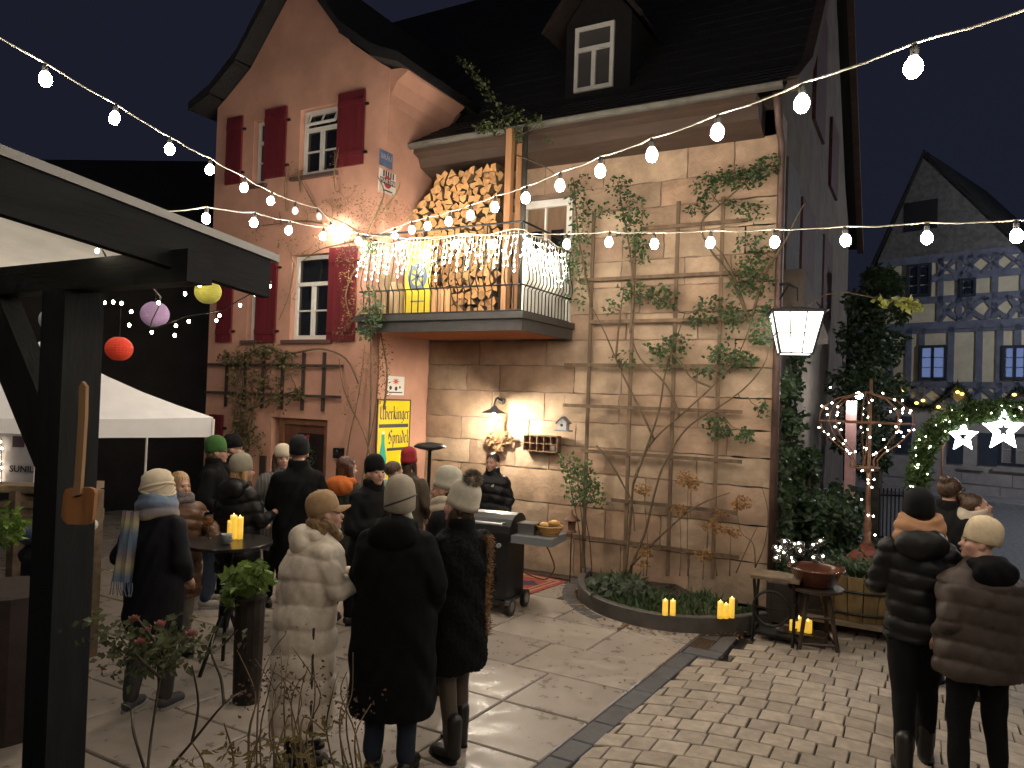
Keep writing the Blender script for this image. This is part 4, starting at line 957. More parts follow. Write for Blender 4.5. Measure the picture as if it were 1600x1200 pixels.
# big ivy-grown conifer beside the side wall
def tree(name,label,px_,dep_,h,rx,n,leafm,l=.12,w_=.07,blobs=26,trunk=.12,z0=.6,seed=1,cat_='tree'):
    rn = random.Random(seed); b = gp(px_,dep_); o = thing(name,label,cat_,b)
    tr = MB(); tr.tube([(0,0,-.05),(.03,.02,h*.3),(-.04,.03,h*.6),(.02,-.02,h*.95)],[trunk,trunk*.8,trunk*.5,.015],8); cr = MB()
    for k in range(blobs):
        t = rn.uniform(0,1); z = z0+(h-z0)*t; rr = rx*(.35+.65*math.sin(math.pi*min(1,.12+t*.86)))
        a = rn.uniform(0,6.283); d_ = rr*rn.uniform(.2,.9); c_ = Vector((d_*math.cos(a),d_*math.sin(a),z))
        tr.tube([(0,0,z-.2*h*.3),(c_.x*.5,c_.y*.5,z-.06),tuple(c_)],[.02,.012,.005],4)
        cluster(cr,c_,(rr*.42,rr*.42,rr*.36),n,l,w_,rn)
    put('trunk',tr.mesh('trunk'),M_stemd,o); put('crown',cr.mesh('crown'),leafm,o); return o
tree('ivy_tree','tall dark ivy covered tree beside the half timbered house',1362,13.0,4.8,.72,120,M_leafd,.13,.06,46,.14,1.2,2)
tree('evergreen_shrub','broad leafy evergreen shrub at the foot of the side wall',1262,9.9,1.7,.62,150,M_ivy,.11,.06,22,.05,.25,3,'shrub')
tree('laurel_shrub','lower glossy shrub behind the barrel planter',1300,10.3,1.25,.6,150,M_ivy,.10,.055,16,.04,.15,4,'shrub')
# ivy climbing the side wall behind the downpipe
IV = thing('wall_ivy','ivy climbing the grey side wall behind the lantern','ivy',(-1.4,9.6,0))
st_ = MB(); lf = MB(); rn = random.Random(8)
for k in range(7):
    y_ = 9.3+k*.18; pts = [(-1.50,y_+rn.uniform(-.1,.1)+.12*j*rn.uniform(-1,1),.05+j*.42) for j in range(7+rn.randrange(3))]; st_.tube(pts,.012,5)
    for p in pts[1:]: cluster(lf,(-1.45,p[1],p[2]),(.08,.17,.22),34,.085,.06,rn)
wput('stems',st_,M_stemd,IV); wput('leaves',lf,M_ivy,IV)
# bare lit shoot with yellow leaves reaching over the street
SH2 = thing('rose_shoot','long bare shoot with pale yellow leaves reaching right from the lantern','shoot',D(1285,465,8.6))
pts = [D(1262,478,8.7),D(1290,460,8.6),D(1325,457,8.5),D(1360,464,8.4),D(1400,470,8.3),D(1436,478,8.25)]; wput('stem',MB().tube(pts,[.008,.007,.006,.005,.004,.003],5),M_stem,SH2)
lf = MB()
for (a,b,n_) in ((1370,470,5),(1382,471,5),(1402,472,9),(1418,474,14),(1432,477,14)): cluster(lf,D(a,b,8.3),(.06,.05,.045),n_,.085,.055)
wput('leaves',lf,mat('pale_yellow_leaf',(.34,.36,.08),.5,var=.3,twoside=.3),SH2)
# ================================================================== lit garland arch with two stars
AD = 9.6
AR = thing('garland_arch','rusty iron arch wrapped in lit fir greenery with hanging stars','arch',gp(1440,AD))
ap = [D(1432,770,AD),D(1436,735,AD),D(1442,705,AD),D(1456,680,AD),D(1480,656,AD),D(1510,645,AD),D(1545,641,AD),D(1580,640,AD),D(1625,646,AD),D(1660,665,AD),D(1685,720,AD),gp(1690,AD)]
wput('iron_frame',MB().tube([gp(1430,AD)]+ap,.018,6).tube([gp(1470,AD+.25),D(1472,700,AD+.25),D(1490,660,AD+.2)],.016,6),mat('rusted_iron',(.16,.075,.045),.8,var=.3,scale=20),AR)
gr = MB(); gl = MB()
for a,b in zip(ap[:-2],ap[1:-1]):
    for k in range(420):
        p = a.lerp(b,random.random())+Vector((jit(.11),jit(.11),jit(.11))); gr.leaf(p,(jit(1),jit(1),jit(1)-.2),(jit(1),jit(1),jit(1)),.10,.035)
    for k in range(4):
        p = a.lerp(b,random.random())+Vector((jit(.1),-.08,jit(.1))); gl.ell(p,.008,4,3)
wput('greenery',gr,mat('thuja_green',(.075,.13,.035),.6,var=.35,scale=6,twoside=.25),AR); stuff(wput('fairy_bulbs',gl,emis('fairy_led',(1,.90,.74),40.0),AR))
for (px_,py_,R_,lab) in ((1504,682,.20,'smaller lit star hanging in the greenery arch'),(1567,672,.28,'larger lit star hanging in the greenery arch')):
    c = D(px_,py_,AD-.05); s5 = thing('lit_star',lab,'star light',c,group='stars in the garland arch')
    xx = _R.copy(); zz = Vector((0,0,1)); yy = xx.cross(zz)
    ring = [(xx*math.sin(math.pi*k/5)+zz*math.cos(math.pi*k/5))*(R_ if k%2==0 else R_*.46) for k in range(10)]; inn = [q*.36 for q in ring]
    tb = MB()
    vs = [c+q for q in ring]+[c+q for q in inn]; vs += [q+yy*.02 for q in vs]
    fs = [(i,(i+1)%10,10+(i+1)%10,10+i) for i in range(10)]+[(20+i,30+i,30+(i+1)%10,20+(i+1)%10) for i in range(10)]
    wput('glowing_tube',tb.add(vs,fs),emis('star_tube',(.92,.97,1.0),13.0),s5)
    wput('hanger',MB().tube([c+zz*R_*.9,c+zz*(R_+.18)],.003,4),M_iron,s5)
# ---- round street lamp glare behind the obelisk: small floodlight on a pink post
fp = D(1330,660,11.0); FP = thing('post_light','pale post with bright floodlight beside the obelisk','lamp',gp(1329,11.0))
wput('post',MB().box(fp.x-.07,fp.x+.07,fp.y-.07,fp.y+.07,0,2.45),mat('pink_post',(.45,.25,.24),.8,var=.2),FP)
fl = D(1342,618,10.8); wput('flood_light',MB().ell(fl,(.05,.05,.05),10,7),emis('flood_bulb',(1,.97,.92),420.0),FP,smooth=True)
wput('arm',MB().bar(Vector((fp.x,fp.y,fl.z)),fl,.02,.02),M_iron,FP)
# ---- wire obelisk with fairy lights on a turned stand
OD = 8.6; ob = gp(1352,OD); OB = thing('balloon_obelisk','rusty wire balloon frame with fairy lights on a turned stem','garden frame',ob)
M_rust = mat('rusty_wire',(.14,.065,.035),.7,var=.3,scale=20)
cT = D(1352,612,OD); cM = D(1352,660,OD); cB = D(1352,730,OD); wr = MB(); led = MB()
for k in range(8):
    a = k*math.pi/4; dv = Vector((math.cos(a),math.sin(a),0)); P = []
    for t in range(11):
        u = t/10; z = cT.z+(cB.z-cT.z)*u; rr = (.46*math.sin(math.pi*min(1,u*1.15)**.75)**.8 if u < .87 else .46*.1)+.10*u
        P.append(Vector((cM.x,cM.y,z))+dv*rr)
    wr.tube(P,.008,4)
    for t in range(3): q = P[2+t*3]+Vector((jit(.05),jit(.05),jit(.05))); led.ell(q,.010,4,3)
    for t in range(3): q = P[3+t*2]+dv*jit(.06)+Vector((0,0,jit(.08))); led.ell(q,.010,4,3)
for z,rr in ((cM.z,.50),(cB.z,.16)): wr.tube([Vector((cM.x+rr*math.cos(k*math.pi/12),cM.y+rr*math.sin(k*math.pi/12),z)) for k in range(25)],.009,4,False)
wput('wire_frame',wr,M_rust,OB)
wput('stem',MB().lathe([(.05,.75),(.05,.8),(.035,.85),(.045,1.0),(.03,1.1),(.03,cB.z-.06),(.10,cB.z-.04),(.10,cB.z),(.018,cB.z+.01),(.016,cT.z+.15)],(ob.x,ob.y,0),10),M_rust,OB,smooth=True)
wput('base',MB().lathe([(.22,.55),(.22,.62),(.16,.68),(.10,.72),(.06,.78)],(ob.x,ob.y,0),4).box(ob.x-.2,ob.x+.2,ob.y-.2,ob.y+.2,0,.55),mat('clay_red_base',(.20,.055,.035),.75,var=.2),OB)
for k in range(12): led.ell((ob.x+jit(.09),ob.y-.07+jit(.05),random.uniform(.75,cB.z)),.010,4,3)
for k in range(14): led.ell((cM.x+jit(.55),cM.y+jit(.1)-.1,cM.z+jit(.5)),.010,4,3)
stuff(wput('fairy_bulbs',led,emis('fairy_led',(1,.90,.74),40.0),OB))
# ---- iron fence behind
FE = thing('iron_fence','black iron railing fence behind the obelisk','fence',gp(1398,12.5))
fa = gp(1372,12.5); fb_ = gp(1440,12.5)
for k in range(12):
    p = fa.lerp(fb_,k/11); wput('paling',MB().tube([p,p+Vector((0,0,1.02))],.012,5),M_iron,FE)
for z in (.2,.9): wput('rail',MB().bar(fa+Vector((0,0,z)),fb_+Vector((0,0,z)),.03,.03),M_iron,FE)
# ---- rustic barrel planter on a wheeled board
bpn = gp(1340,7.9); BR = thing('barrel_planter','weathered wooden half barrel planter on a wheeled board','planter',bpn)
M_barrel = mat('weathered_barrel',(.20,.135,.055),.8,var=.45,scale=6,stretch=(1,1,.4),bump=.4,bscale=30,obj=.2)
for k in range(22):
    a0 = 2*math.pi*k/22; a1 = 2*math.pi*(k+1)/22-.02; vs = []
    for z,r_ in ((.16,.40),(.35,.44),(.62,.48)):
        for a in (a0,a1):
            for rr in (r_,r_-.03): vs.append((bpn.x+rr*1.15*math.cos(a),bpn.y+rr*.8*math.sin(a),z))
    fs = []
    for j in range(2): b0 = j*4; fs += [(b0,b0+2,b0+6,b0+4),(b0+1,b0+5,b0+7,b0+3),(b0,b0+4,b0+5,b0+1),(b0+2,b0+3,b0+7,b0+6)]
    fs += [(0,1,3,2),(8,10,11,9)]; wput('stave',MB().add(vs,fs),M_barrel,BR)
for z,r_ in ((.24,.42),(.47,.462)): wput('hoop',MB().tube([Vector((bpn.x+(r_+.004)*1.15*math.cos(k*math.pi/16),bpn.y+(r_+.004)*.8*math.sin(k*math.pi/16),z)) for k in range(33)],.013,5,False),M_iron,BR)
wput('soil',MB().lathe([(.43,.52),(.43,.56)],(bpn.x,bpn.y,0),20,1.15,.8),M_soil,BR)
wput('dolly',MB().box(bpn.x-.5,bpn.x+.5,bpn.y-.36,bpn.y+.36,.11,.155),mat('dolly_board',(.24,.19,.12),.8,var=.2),BR)
for sx in (-1,1):
    for sy in (-1,1): wput('caster',MB().tube([(bpn.x+sx*.4-.015,bpn.y+sy*.26,.055),(bpn.x+sx*.4+.015,bpn.y+sy*.26,.055)],.055,10),M_iron,BR)
# plants in the barrel and a heap of lit glass balls on fine wires
PB = thing('barrel_foliage','feathery leaves growing in the barrel planter','plant',(bpn.x,bpn.y,.56)); lf = MB()
for k in range(70):
    a = random.uniform(0,6.28); p0 = Vector((bpn.x+.3*math.cos(a)*random.random(),bpn.y+.2*math.sin(a),.56)); lf.leaf(p0,(math.cos(a),math.sin(a),.9),(0,0,1),.3,.03)
cluster(lf,(bpn.x-.1,bpn.y,.70),(.35,.25,.16),120,.07,.03); wput('leaves',lf,M_ivy,PB)
GBD = 7.55; GB = thing('glass_ball_lights','heap of clear glass balls with fairy lights beside the barrel','string lights',D(1240,885,GBD))
M_gball = mat('dark_glass_ball',(.05,.05,.045),.05,spec=.9,coat=.5)
led = MB(); wv = MB(); prevp = None; rn = random.Random(4)
for k in range(24):
    p = D(rn.uniform(1210,1292),rn.uniform(842,892),GBD+rn.uniform(-.15,.3)); wput('glass_ball',MB().ell(p,.042,10,7),M_gball,GB,smooth=True)
    led.ell(p+Vector((rn.uniform(-.02,.02),-.045,.02)),.010,4,3)
    if prevp: wv.tube(branchy(prevp,p,4,.15),.003,4)
    prevp = p
stuff(wput('wire',wv,M_iron,GB)); stuff(wput('fairy_bulbs',led,emis('fairy_led',(1,.90,.74),40.0),GB))
wput('stand',MB().box(*(lambda q:(q.x-.3,q.x+.3,q.y-.15,q.y+.15))(gp(1245,8.1)),0,.42),mat('dark_chest',(.03,.022,.016),.7,var=.3),GB)
# ---- old sewing machine table base
sp_ = gp(1210,7.45); SW = thing('sewing_machine_base','cast iron treadle base with a worn wooden top','table base',sp_)
wput('table_top',MB().box(sp_.x-.22,sp_.x+.24,sp_.y-.15,sp_.y+.2,.62,.65),mat('worn_top',(.13,.09,.05),.7,var=.3),SW)
for s in (-1,1):
    x = sp_.x+s*.19; wput('iron_frame',MB().tube([(x,sp_.y-.15,0),(x,sp_.y-.08,.25),(x,sp_.y-.03,.4),(x,sp_.y-.12,.62)],.016,5).tube([(x,sp_.y+.18,0),(x,sp_.y+.1,.25),(x,sp_.y+.05,.4),(x,sp_.y+.16,.62)],.016,5).bar((x,sp_.y-.12,.12),(x,sp_.y+.14,.12),.02,.02),M_iron,SW)
wc = (sp_.x-.02,sp_.y-.12,.34)
wput('treadle_wheel',MB().tube([(wc[0]+.17*math.cos(k*math.pi/12),wc[1],wc[2]+.17*math.sin(k*math.pi/12)) for k in range(25)],.014,6,False).bar((wc[0]-.17,wc[1],wc[2]),(wc[0]+.17,wc[1],wc[2]),.014,.014).bar((wc[0],wc[1],wc[2]-.17),(wc[0],wc[1],wc[2]+.17),.014,.014),M_iron,SW)
wput('treadle',MB().box(sp_.x-.17,sp_.x+.17,sp_.y-.1,sp_.y+.12,.06,.085),M_iron,SW)
# ---- stool with glazed bowl
sl = gp(1272,7.35); ST = thing('wooden_stool','dark four legged wooden stool carrying a brown bowl','stool',sl)
M_stool = mat('dark_stool_wood',(.035,.022,.014),.5,var=.3)
wput('seat',MB().lathe([(.25,.545),(.26,.55),(.26,.575),(.25,.58)],(sl.x,sl.y,0),20),M_stool,ST)
lp = []
for k in range(4):
    a = math.radians(45+90*k+20); q0 = (sl.x+.13*math.cos(a),sl.y+.13*math.sin(a),.545); q1 = (sl.x+.25*math.cos(a),sl.y+.25*math.sin(a),0); lp.append((Vector(q0),Vector(q1)))
    wput('leg',MB().tube([q0,q1],[.026,.02],6),M_stool,ST)
for k in range(4):
    for t in (.45,.9): a = lp[k][0].lerp(lp[k][1],t); b = lp[(k+1)%4][0].lerp(lp[(k+1)%4][1],t); wput('stretcher',MB().tube([a,b],.013,5),M_stool,ST)
tag(wput('candle_board',MB().box(*(lambda q:(q.x-.2,q.x+.25,q.y-.12,q.y+.12))(onz(1250,986,.1)),.0,.098),M_stool),'low dark box under the stool carrying three candles','box')
tag(wput('glazed_bowl',MB().lathe([(.02,.585),(.15,.582),(.17,.60),(.245,.74),(.27,.755),(.275,.765),(.262,.768),(.235,.74),(.155,.61),(.02,.605)],(sl.x,sl.y,0),28),mat('brown_glaze',(.10,.035,.018),.16,var=.2,coat=.5),smooth=True),'wide brown glazed bowl resting on the dark wooden stool','bowl')
def candle(label,c,h,r=.033,group=None):
    o = thing('led_candle',label,'candle',c,group=group)
    pf = MB().lathe([(r,0),(r*1.02,h*.3),(r,h*.85),(r*.98,h),(r*.8,h-.012),(r*.3,h-.02)],n=14); put('wax',pf.mesh('wax'),MAT_WAX,o,None,True)
    put('flame',MB().lathe([(.002,h-.02),(.007,h-.008),(.005,h+.006),(.001,h+.018)],n=6).mesh('flame'),emis('candle_flame',(1,.62,.15),9.0),o,None,True); return o
MAT_WAX = mat('glowing_wax',(.80,.55,.14),.6,emit=(1.0,.56,.055),estr=.62,var=.12,scale=30)
for k,(px_,py_,h,lab) in enumerate(((1039,961,.155,'shorter pillar candle of the pair on the bed kerb'),(1051,961,.15,'right pillar candle of the pair on the bed kerb'),(1125,966,.17,'leftmost of three pillar candles on the bed kerb'),(1134,966,.145,'shortest middle one of three pillar candles on the bed kerb'),(1143,965,.20,'tallest of three pillar candles on the bed kerb'))):
    c = onz(px_,py_,.165); candle(lab,c,h,.028,group='candles on the bed kerb')
for px_,py_,h,lab in ((1240,985,.10,'squat candle behind the pair under the stool'),(1248,985,.13,'taller squat candle under the stool'),(1262,988,.12,'front squat candle on the ground under the stool')):
    c = onz(px_,py_,.10); candle(lab,c,h,.04,'candles under the stool')

# ---- street lamp lighting the far house
sl_ = HP(6.2,0,4.4); SLP = thing('street_lamp','tall street lamp standing by the half timbered house','street lamp',sl_)
wput('pole',MB().tube([sl_,sl_+Vector((0,0,5.6))],[.06,.04],8),M_iron,SLP); wput('lamp_head',MB().ell(sl_+Vector((0,0,5.72)),(.12,.12,.14),12,8),emis('street_lamp_globe',(.86,.91,1.0),1500.0),SLP,smooth=True)
# ================================================================== trellis on the sandstone wall
TR = thing('wall_trellis','weathered wooden lath trellis on the sandstone wall','trellis',(-3,8.97,.5))
for (x0,y0,x1,y1) in ((927,330,912,905),(991,372,977,905),(1060,315,1044,900),(1128,308,1116,905)):
    a = ony(x0,y0,8.965); b = ony(x1,y1,8.965); xm = (a.x+b.x)/2
    wput('lath', MB().box(xm-.022,xm+.022,8.945,8.967,max(b.z,.16),a.z), M_wood_dark, TR)
for (x0,y0,x1) in ((1000,358,1168),(905,438,1176),(922,503,1162),(882,570,1166),(880,633,1160),(908,704,1160),(955,781,1152),(872,834,1156)):
    a = ony(x0,y0,8.935); b = ony(x1,y0,8.935)
    wput('lath', MB().box(a.x,b.x,8.922,8.944,a.z-.022,a.z+.022), M_wood_dark, TR)
# ================================================================== climbers on the sandstone wall
def vine(name,label,cat_,stems,clusters,yp,leafm,stemm,l,w_,at,dens=1.0,r0=.016,thick=.09,seed=0):
    rn = random.Random(seed); o = thing(name,label,cat_,at); s_ = MB(); lf = MB()
    for st in stems:
        P = cat([ony(px,py,yp+rn.uniform(-.04,.03)) for px,py in st],4); n = len(P); s_.tube(P,[r0*(1-.65*k/(n-1)) for k in range(n)],6)
    allp = [Vector(q) for q in s_.v]
    for (px,py,rx,ry,n) in clusters:
        c = ony(px,py,yp-.02); k = (c-CAM).dot(_f)/F
        if allp:
            q = min(allp,key=lambda v: (v-c).length+max(0,v.z-c.z)*.6); s_.tube(branchy(q,c,6,.09),[r0*.4,r0*.38,r0*.36,r0*.32,r0*.28,r0*.24,r0*.2],4)
            for j in range(max(3,n//12)):
                e_ = c+Vector((rn.uniform(-1,1)*rx*k*1.3,rn.uniform(-1,1)*thick,rn.uniform(-1,1)*ry*k*1.3)); s_.tube(branchy(c.lerp(q,rn.uniform(0,.3)),e_,4,.12),[r0*.22,r0*.2,r0*.17,r0*.14,r0*.1],3)
        cluster(lf,c,(rx*k*1.35,thick*1.2,ry*k*1.35),int(n*dens*1.35),l*.74,w_*.74,rn)
    if s_.f: wput('stems',s_,stemm,o,smooth=True)
    if lf.f: wput('leaves',lf,leafm,o)
    return o
stA = [[(977,900),(986,800),(990,755),(1000,725),(1022,687),(1062,650),(1112,605),(1150,560),(1175,500),(1190,440)],
 [(980,900),(1000,852),(1010,825),(1025,762),(1040,720),(1075,667),(1132,630),(1170,600),(1198,560),(1205,505)],
 [(932,697),(955,725),(975,760),(987,785),(992,830)],[(985,885),(1040,830),(1090,790),(1140,770)],
 [(1170,500),(1140,430),(1110,390),(1095,350),(1125,320),(1160,290),(1195,262)],[(1170,500),(1150,440),(1130,400),(1117,385)],[(1175,495),(1195,430),(1225,380),(1250,330),(1258,318)],
 [(1062,650),(1040,600),(1000,560),(985,520)],[(1022,687),(1000,640),(975,590),(962,560),(945,520),(925,480)],[(990,755),(1010,700),(1030,640),(1040,580),(1060,520),(1070,490)],
 [(925,480),(915,430),(905,380),(900,330),(896,280)],[(985,520),(990,460),(985,400),(975,340),(965,285)],[(962,560),(968,500),(975,450)],[(1112,605),(1080,590),(1060,560),(1040,545)]]
clA = [(905,300,16,24,60),(912,345,18,28,80),(897,390,20,26,80),(903,440,16,36,70),(966,290,16,12,40),(984,322,18,22,80),(990,352,20,22,80),(998,390,16,18,60),(945,330,12,12,20),
 (1000,460,20,16,50),(1040,465,16,14,40),(975,455,12,14,26),(1105,292,20,18,80),(1137,274,20,12,70),(1170,280,22,14,90),(1198,258,18,12,60),(1090,325,16,9,36),(1145,320,14,8,20),
 (1175,392,22,28,80),(1160,440,20,20,70),(1186,430,18,28,80),(1112,478,22,14,50),(1146,490,18,12,50),(1090,500,14,10,24),(1063,532,18,12,40),(1030,542,18,12,40),(1130,552,24,14,70),(1160,562,18,12,60),(1190,522,16,14,60),(1196,490,12,16,40),
 (1120,668,18,14,70),(1166,680,13,10,36),(1190,640,9,15,20),(1140,500,30,20,40),(1030,460,14,14,30),(1175,330,20,14,40),(955,480,10,12,16),(1045,560,20,14,30),(1110,580,24,10,30),(975,560,20,14,26)]
vine('climbing_rose','tall climbing rose spreading over the wall trellis','climber',stA,clA,8.86,M_leafg,M_stem,.085,.055,(-3.2,8.86,.15),1.0,.017,.08,5)
vine('potted_rose','small leafy rose bush left of the trellis','rose',[[(915,900),(912,850),(908,800),(902,745)],[(925,900),(922,850),(915,800),(925,760)],[(908,900),(905,830),(893,770),(885,725)]],[(889,724,16,12,60),(903,750,20,18,110),(924,766,15,16,80),(900,776,15,11,50),(936,782,7,9,20),(915,735,12,14,40)],8.70,mat('bright_rose_leaf',(.08,.13,.045),.45,var=.3,scale=5,twoside=.3),M_stemd,.075,.05,(-4.0,8.7,.1),1.0,.010,.12,6)
hy_st = [[(1075,900),(1074,850),(1075,760)],[(1010,900),(1012,850),(1006,770)],[(1062,900),(1064,860),(1062,800)],[(1180,887),(1177,850),(1158,832),(1152,800)],[(1120,900),(1116,860),(1114,826)],[(1098,905),(1100,872)],[(1180,887),(1195,850),(1200,800),(1190,760)],[(1150,895),(1170,850),(1185,820)],[(1005,900),(1006,884)],[(1140,900),(1142,836)]]
hy = [(1072,748,12,10,70),(1082,756,9,9,50),(1005,764,11,7,60),(1062,796,9,7,50),(1160,785,11,9,60),(1113,822,12,9,60),(1141,831,12,7,50),(1010,862,9,7,40),(1101,868,11,8,60),(1004,881,7,5,30),(1152,790,8,8,30),(1127,800,8,6,24)]
vine('dried_hydrangea','dried brown hydrangea heads on bare stems in the bed','hydrangea',hy_st,hy,8.55,mat('dried_flower_head',(.26,.135,.045),.85,var=.4,scale=10,twoside=.25),M_stem,.045,.04,(-2.6,8.55,.15),1.0,.008,.09,7)
# bed ground cover
gc = MB(); rn = random.Random(9)
for k in range(900):
    a = rn.uniform(0,1); i = rn.randrange(2,len(K2)-2); q = Vector((-2.6,8.95,0)).lerp(K2[i]+nrm2(i)*-.1,math.sqrt(rn.uniform(.15,1)))
    if q.x < -3.45 or q.y > 9: continue
    gc.leaf((q.x,q.y,.10),(rn.uniform(-1,1),rn.uniform(-1,.4),rn.uniform(.4,1.6)),(rn.uniform(-1,1),-1,.3),rn.uniform(.08,.19),rn.uniform(.018,.05))
o = stuff(wput('ground_cover',gc,mat('bed_green',(.05,.085,.03),.6,var=.4,scale=4,twoside=.3))); tag(o,'low green grass and leaves covering the flower bed','ground cover')
LG = thing('leafy_clump','clump of broad grey green leaves at the front of the bed','plant',(-3.05,8.0,.12)); lf = MB(); cluster(lf,(-3.0,8.02,.22),(.38,.24,.14),230,.11,.075,rn); wput('leaves',lf,mat('sage_leaf',(.075,.10,.06),.6,var=.3,twoside=.25),LG)
# fallen leaves along the kerb
fl = MB()
for k in range(170):
    i = rn.randrange(6,len(K2)); q = K2[i]+nrm2(i)*abs(rn.gauss(.06,.10)); fl.leaf((q.x,q.y,.006),(rn.uniform(-1,1),rn.uniform(-1,1),.05),(0,0,1),rn.uniform(.03,.06),rn.uniform(.02,.04))
for k in range(60):
    q = Vector((rn.uniform(-3.6,-1.2),rn.uniform(5.2,7.6),.006)); fl.leaf(q,(rn.uniform(-1,1),rn.uniform(-1,1),.05),(0,0,1),rn.uniform(.02,.045),.02)
tag(stuff(wput('fallen_leaves',fl,M_dry)),'scattered dry leaves along the flower bed kerb','leaves')
# ================================================================== pink house climbers
TP = thing('facade_trellis','dark wooden trellis above the door of the pink house','trellis',(-8.4,PY-.06,2.0))
for (xa,xb,z) in ((-9.78,-7.03,2.69),(-9.82,-7.05,2.26)): wput('lath',MB().box(xa,xb,PY-.075,PY-.05,z-.02,z+.02),mat('dark_lath',(.045,.03,.022),.8,var=.3,obj=.2),TP)
for x in (-9.38,-8.98,-8.6,-8.2,-7.79,-7.4): wput('lath',MB().box(x-.025,x+.025,PY-.048,PY-.024,2.05,2.88),mat('dark_lath',(.045,.03,.022),.8),TP)
vs1 = [[(385,720),(372,690),(378,640),(368,600),(385,560),(410,540)],[(378,715),(390,660),(400,620),(420,575),(445,550)],[(372,715),(365,660),(380,600),(372,560)],[(390,640),(430,620),(470,610)],[(410,540),(450,552),(500,545),(540,560),(560,600)]]
cl1 = [(372,560,26,16,90),(410,548,30,12,100),(440,560,24,14,70),(365,600,14,30,60),(392,600,16,32,100),(380,650,22,28,120),(375,690,18,26,110),(420,600,22,16,60),(435,625,24,16,60),(465,615,16,10,40),(400,690,14,20,50),(455,575,18,16,30),(350,560,12,8,14),(370,590,10,10,10)]
vine('facade_creeper','tangled creeper with sparse brownish leaves on the pink facade trellis','creeper',vs1,cl1,PY-.10,mat('creeper_leaf',(.11,.10,.04),.7,var=.4,scale=6,twoside=.3),M_stem,.09,.06,(-9.0,PY-.1,.1),.8,.022,.08,11)
vs2 = [[(575,850),(572,760),(578,660),(580,560),(577,480),(575,400),(572,370)],[(590,850),(585,750),(570,680),(550,640),(535,600),(530,560)],[(560,850),(565,760),(585,650),(592,560),(585,480)],[(550,840),(540,760),(545,690),(560,620),(570,540)],[(600,640),(605,580),(595,520),(590,470)],[(572,370),(540,350),(500,330),(480,300),(470,280)],[(572,370),(590,330),(600,300),(590,275)],[(572,372),(540,380),(500,390),(470,410)],[(572,370),(620,360),(640,340),(650,330)],[(525,300),(522,270),(530,230)],[(470,300),(465,262)],[(448,330),(445,290),(450,255)],[(440,350),(436,330)],[(460,410),(452,460),(436,500)],[(575,400),(555,420),(540,460),(548,500)],[(572,480),(552,500),(535,520)],[(510,350),(470,345),(430,350),(390,355)],[(600,330),(620,300),(625,285)]]
cl2 = [(520,330,26,18,40),(545,310,30,22,50),(570,340,30,26,70),(600,330,26,26,50),(480,330,22,20,26),(560,375,26,12,50),(540,400,20,14,30),(545,440,14,26,46),(550,490,16,26,50),(535,520,12,14,20),(590,440,12,24,40),(592,500,14,20,50),(598,560,10,30,50),(600,600,8,24,30),(570,580,12,30,30),(545,620,12,24,20),(480,390,22,14,22),(450,380,20,12,18),(400,360,18,12,14),(460,270,8,14,12),(525,260,8,20,14),(450,460,8,20,8),(630,330,20,20,24),(500,370,24,10,26),(440,345,14,10,10)]
vine('dry_vine','leafless winter vine with dry seed heads on the pink house corner','vine',vs2,cl2,PY-.13,mat('seed_head',(.22,.14,.06),.8,var=.4,scale=8,twoside=.25),mat('pale_vine_stem',(.17,.115,.06),.85,var=.3),.05,.026,(-6.8,PY-.13,0),1.8,.016,.12,12)
vine('green_vine','dark green leafy growth at the left corner of the balcony','vine',[[(580,520),(578,470),(575,420)],[(585,520),(590,470)]],[(575,470,12,20,60),(583,500,14,20,80),(576,385,12,12,50),(572,520,10,10,40),(590,485,8,14,40)],BY-.10,M_leafg,M_stemd,.07,.05,(-6.6,BY-.1,3.4),1.0,.01,.08,13)
vine('roof_climber','leafy shoot growing above the gutter beside the timber post','climber',[[(800,250),(796,215),(785,180),(768,150),(745,115),(722,97)],[(796,215),(780,195),(755,195),(742,205)],[(798,215),(810,190),(820,180)],[(800,215),(835,200),(842,185)],[(802,240),(850,260),(870,275)]],
 [(722,97,6,5,14),(732,106,7,6,16),(745,118,8,8,20),(755,132,8,8,20),(765,148,8,9,20),(772,165,8,9,14),(795,180,14,12,40),(775,195,18,10,50),(755,200,12,7,30),(820,185,8,10,20),(838,186,9,8,24),(858,215,10,5,10),(805,210,14,10,40)],8.25,mat('gutter_leaf',(.07,.10,.03),.5,var=.35,scale=5,twoside=.35),M_stemd,.075,.05,(-5.0,8.25,5.0),1.0,.01,.10,14)
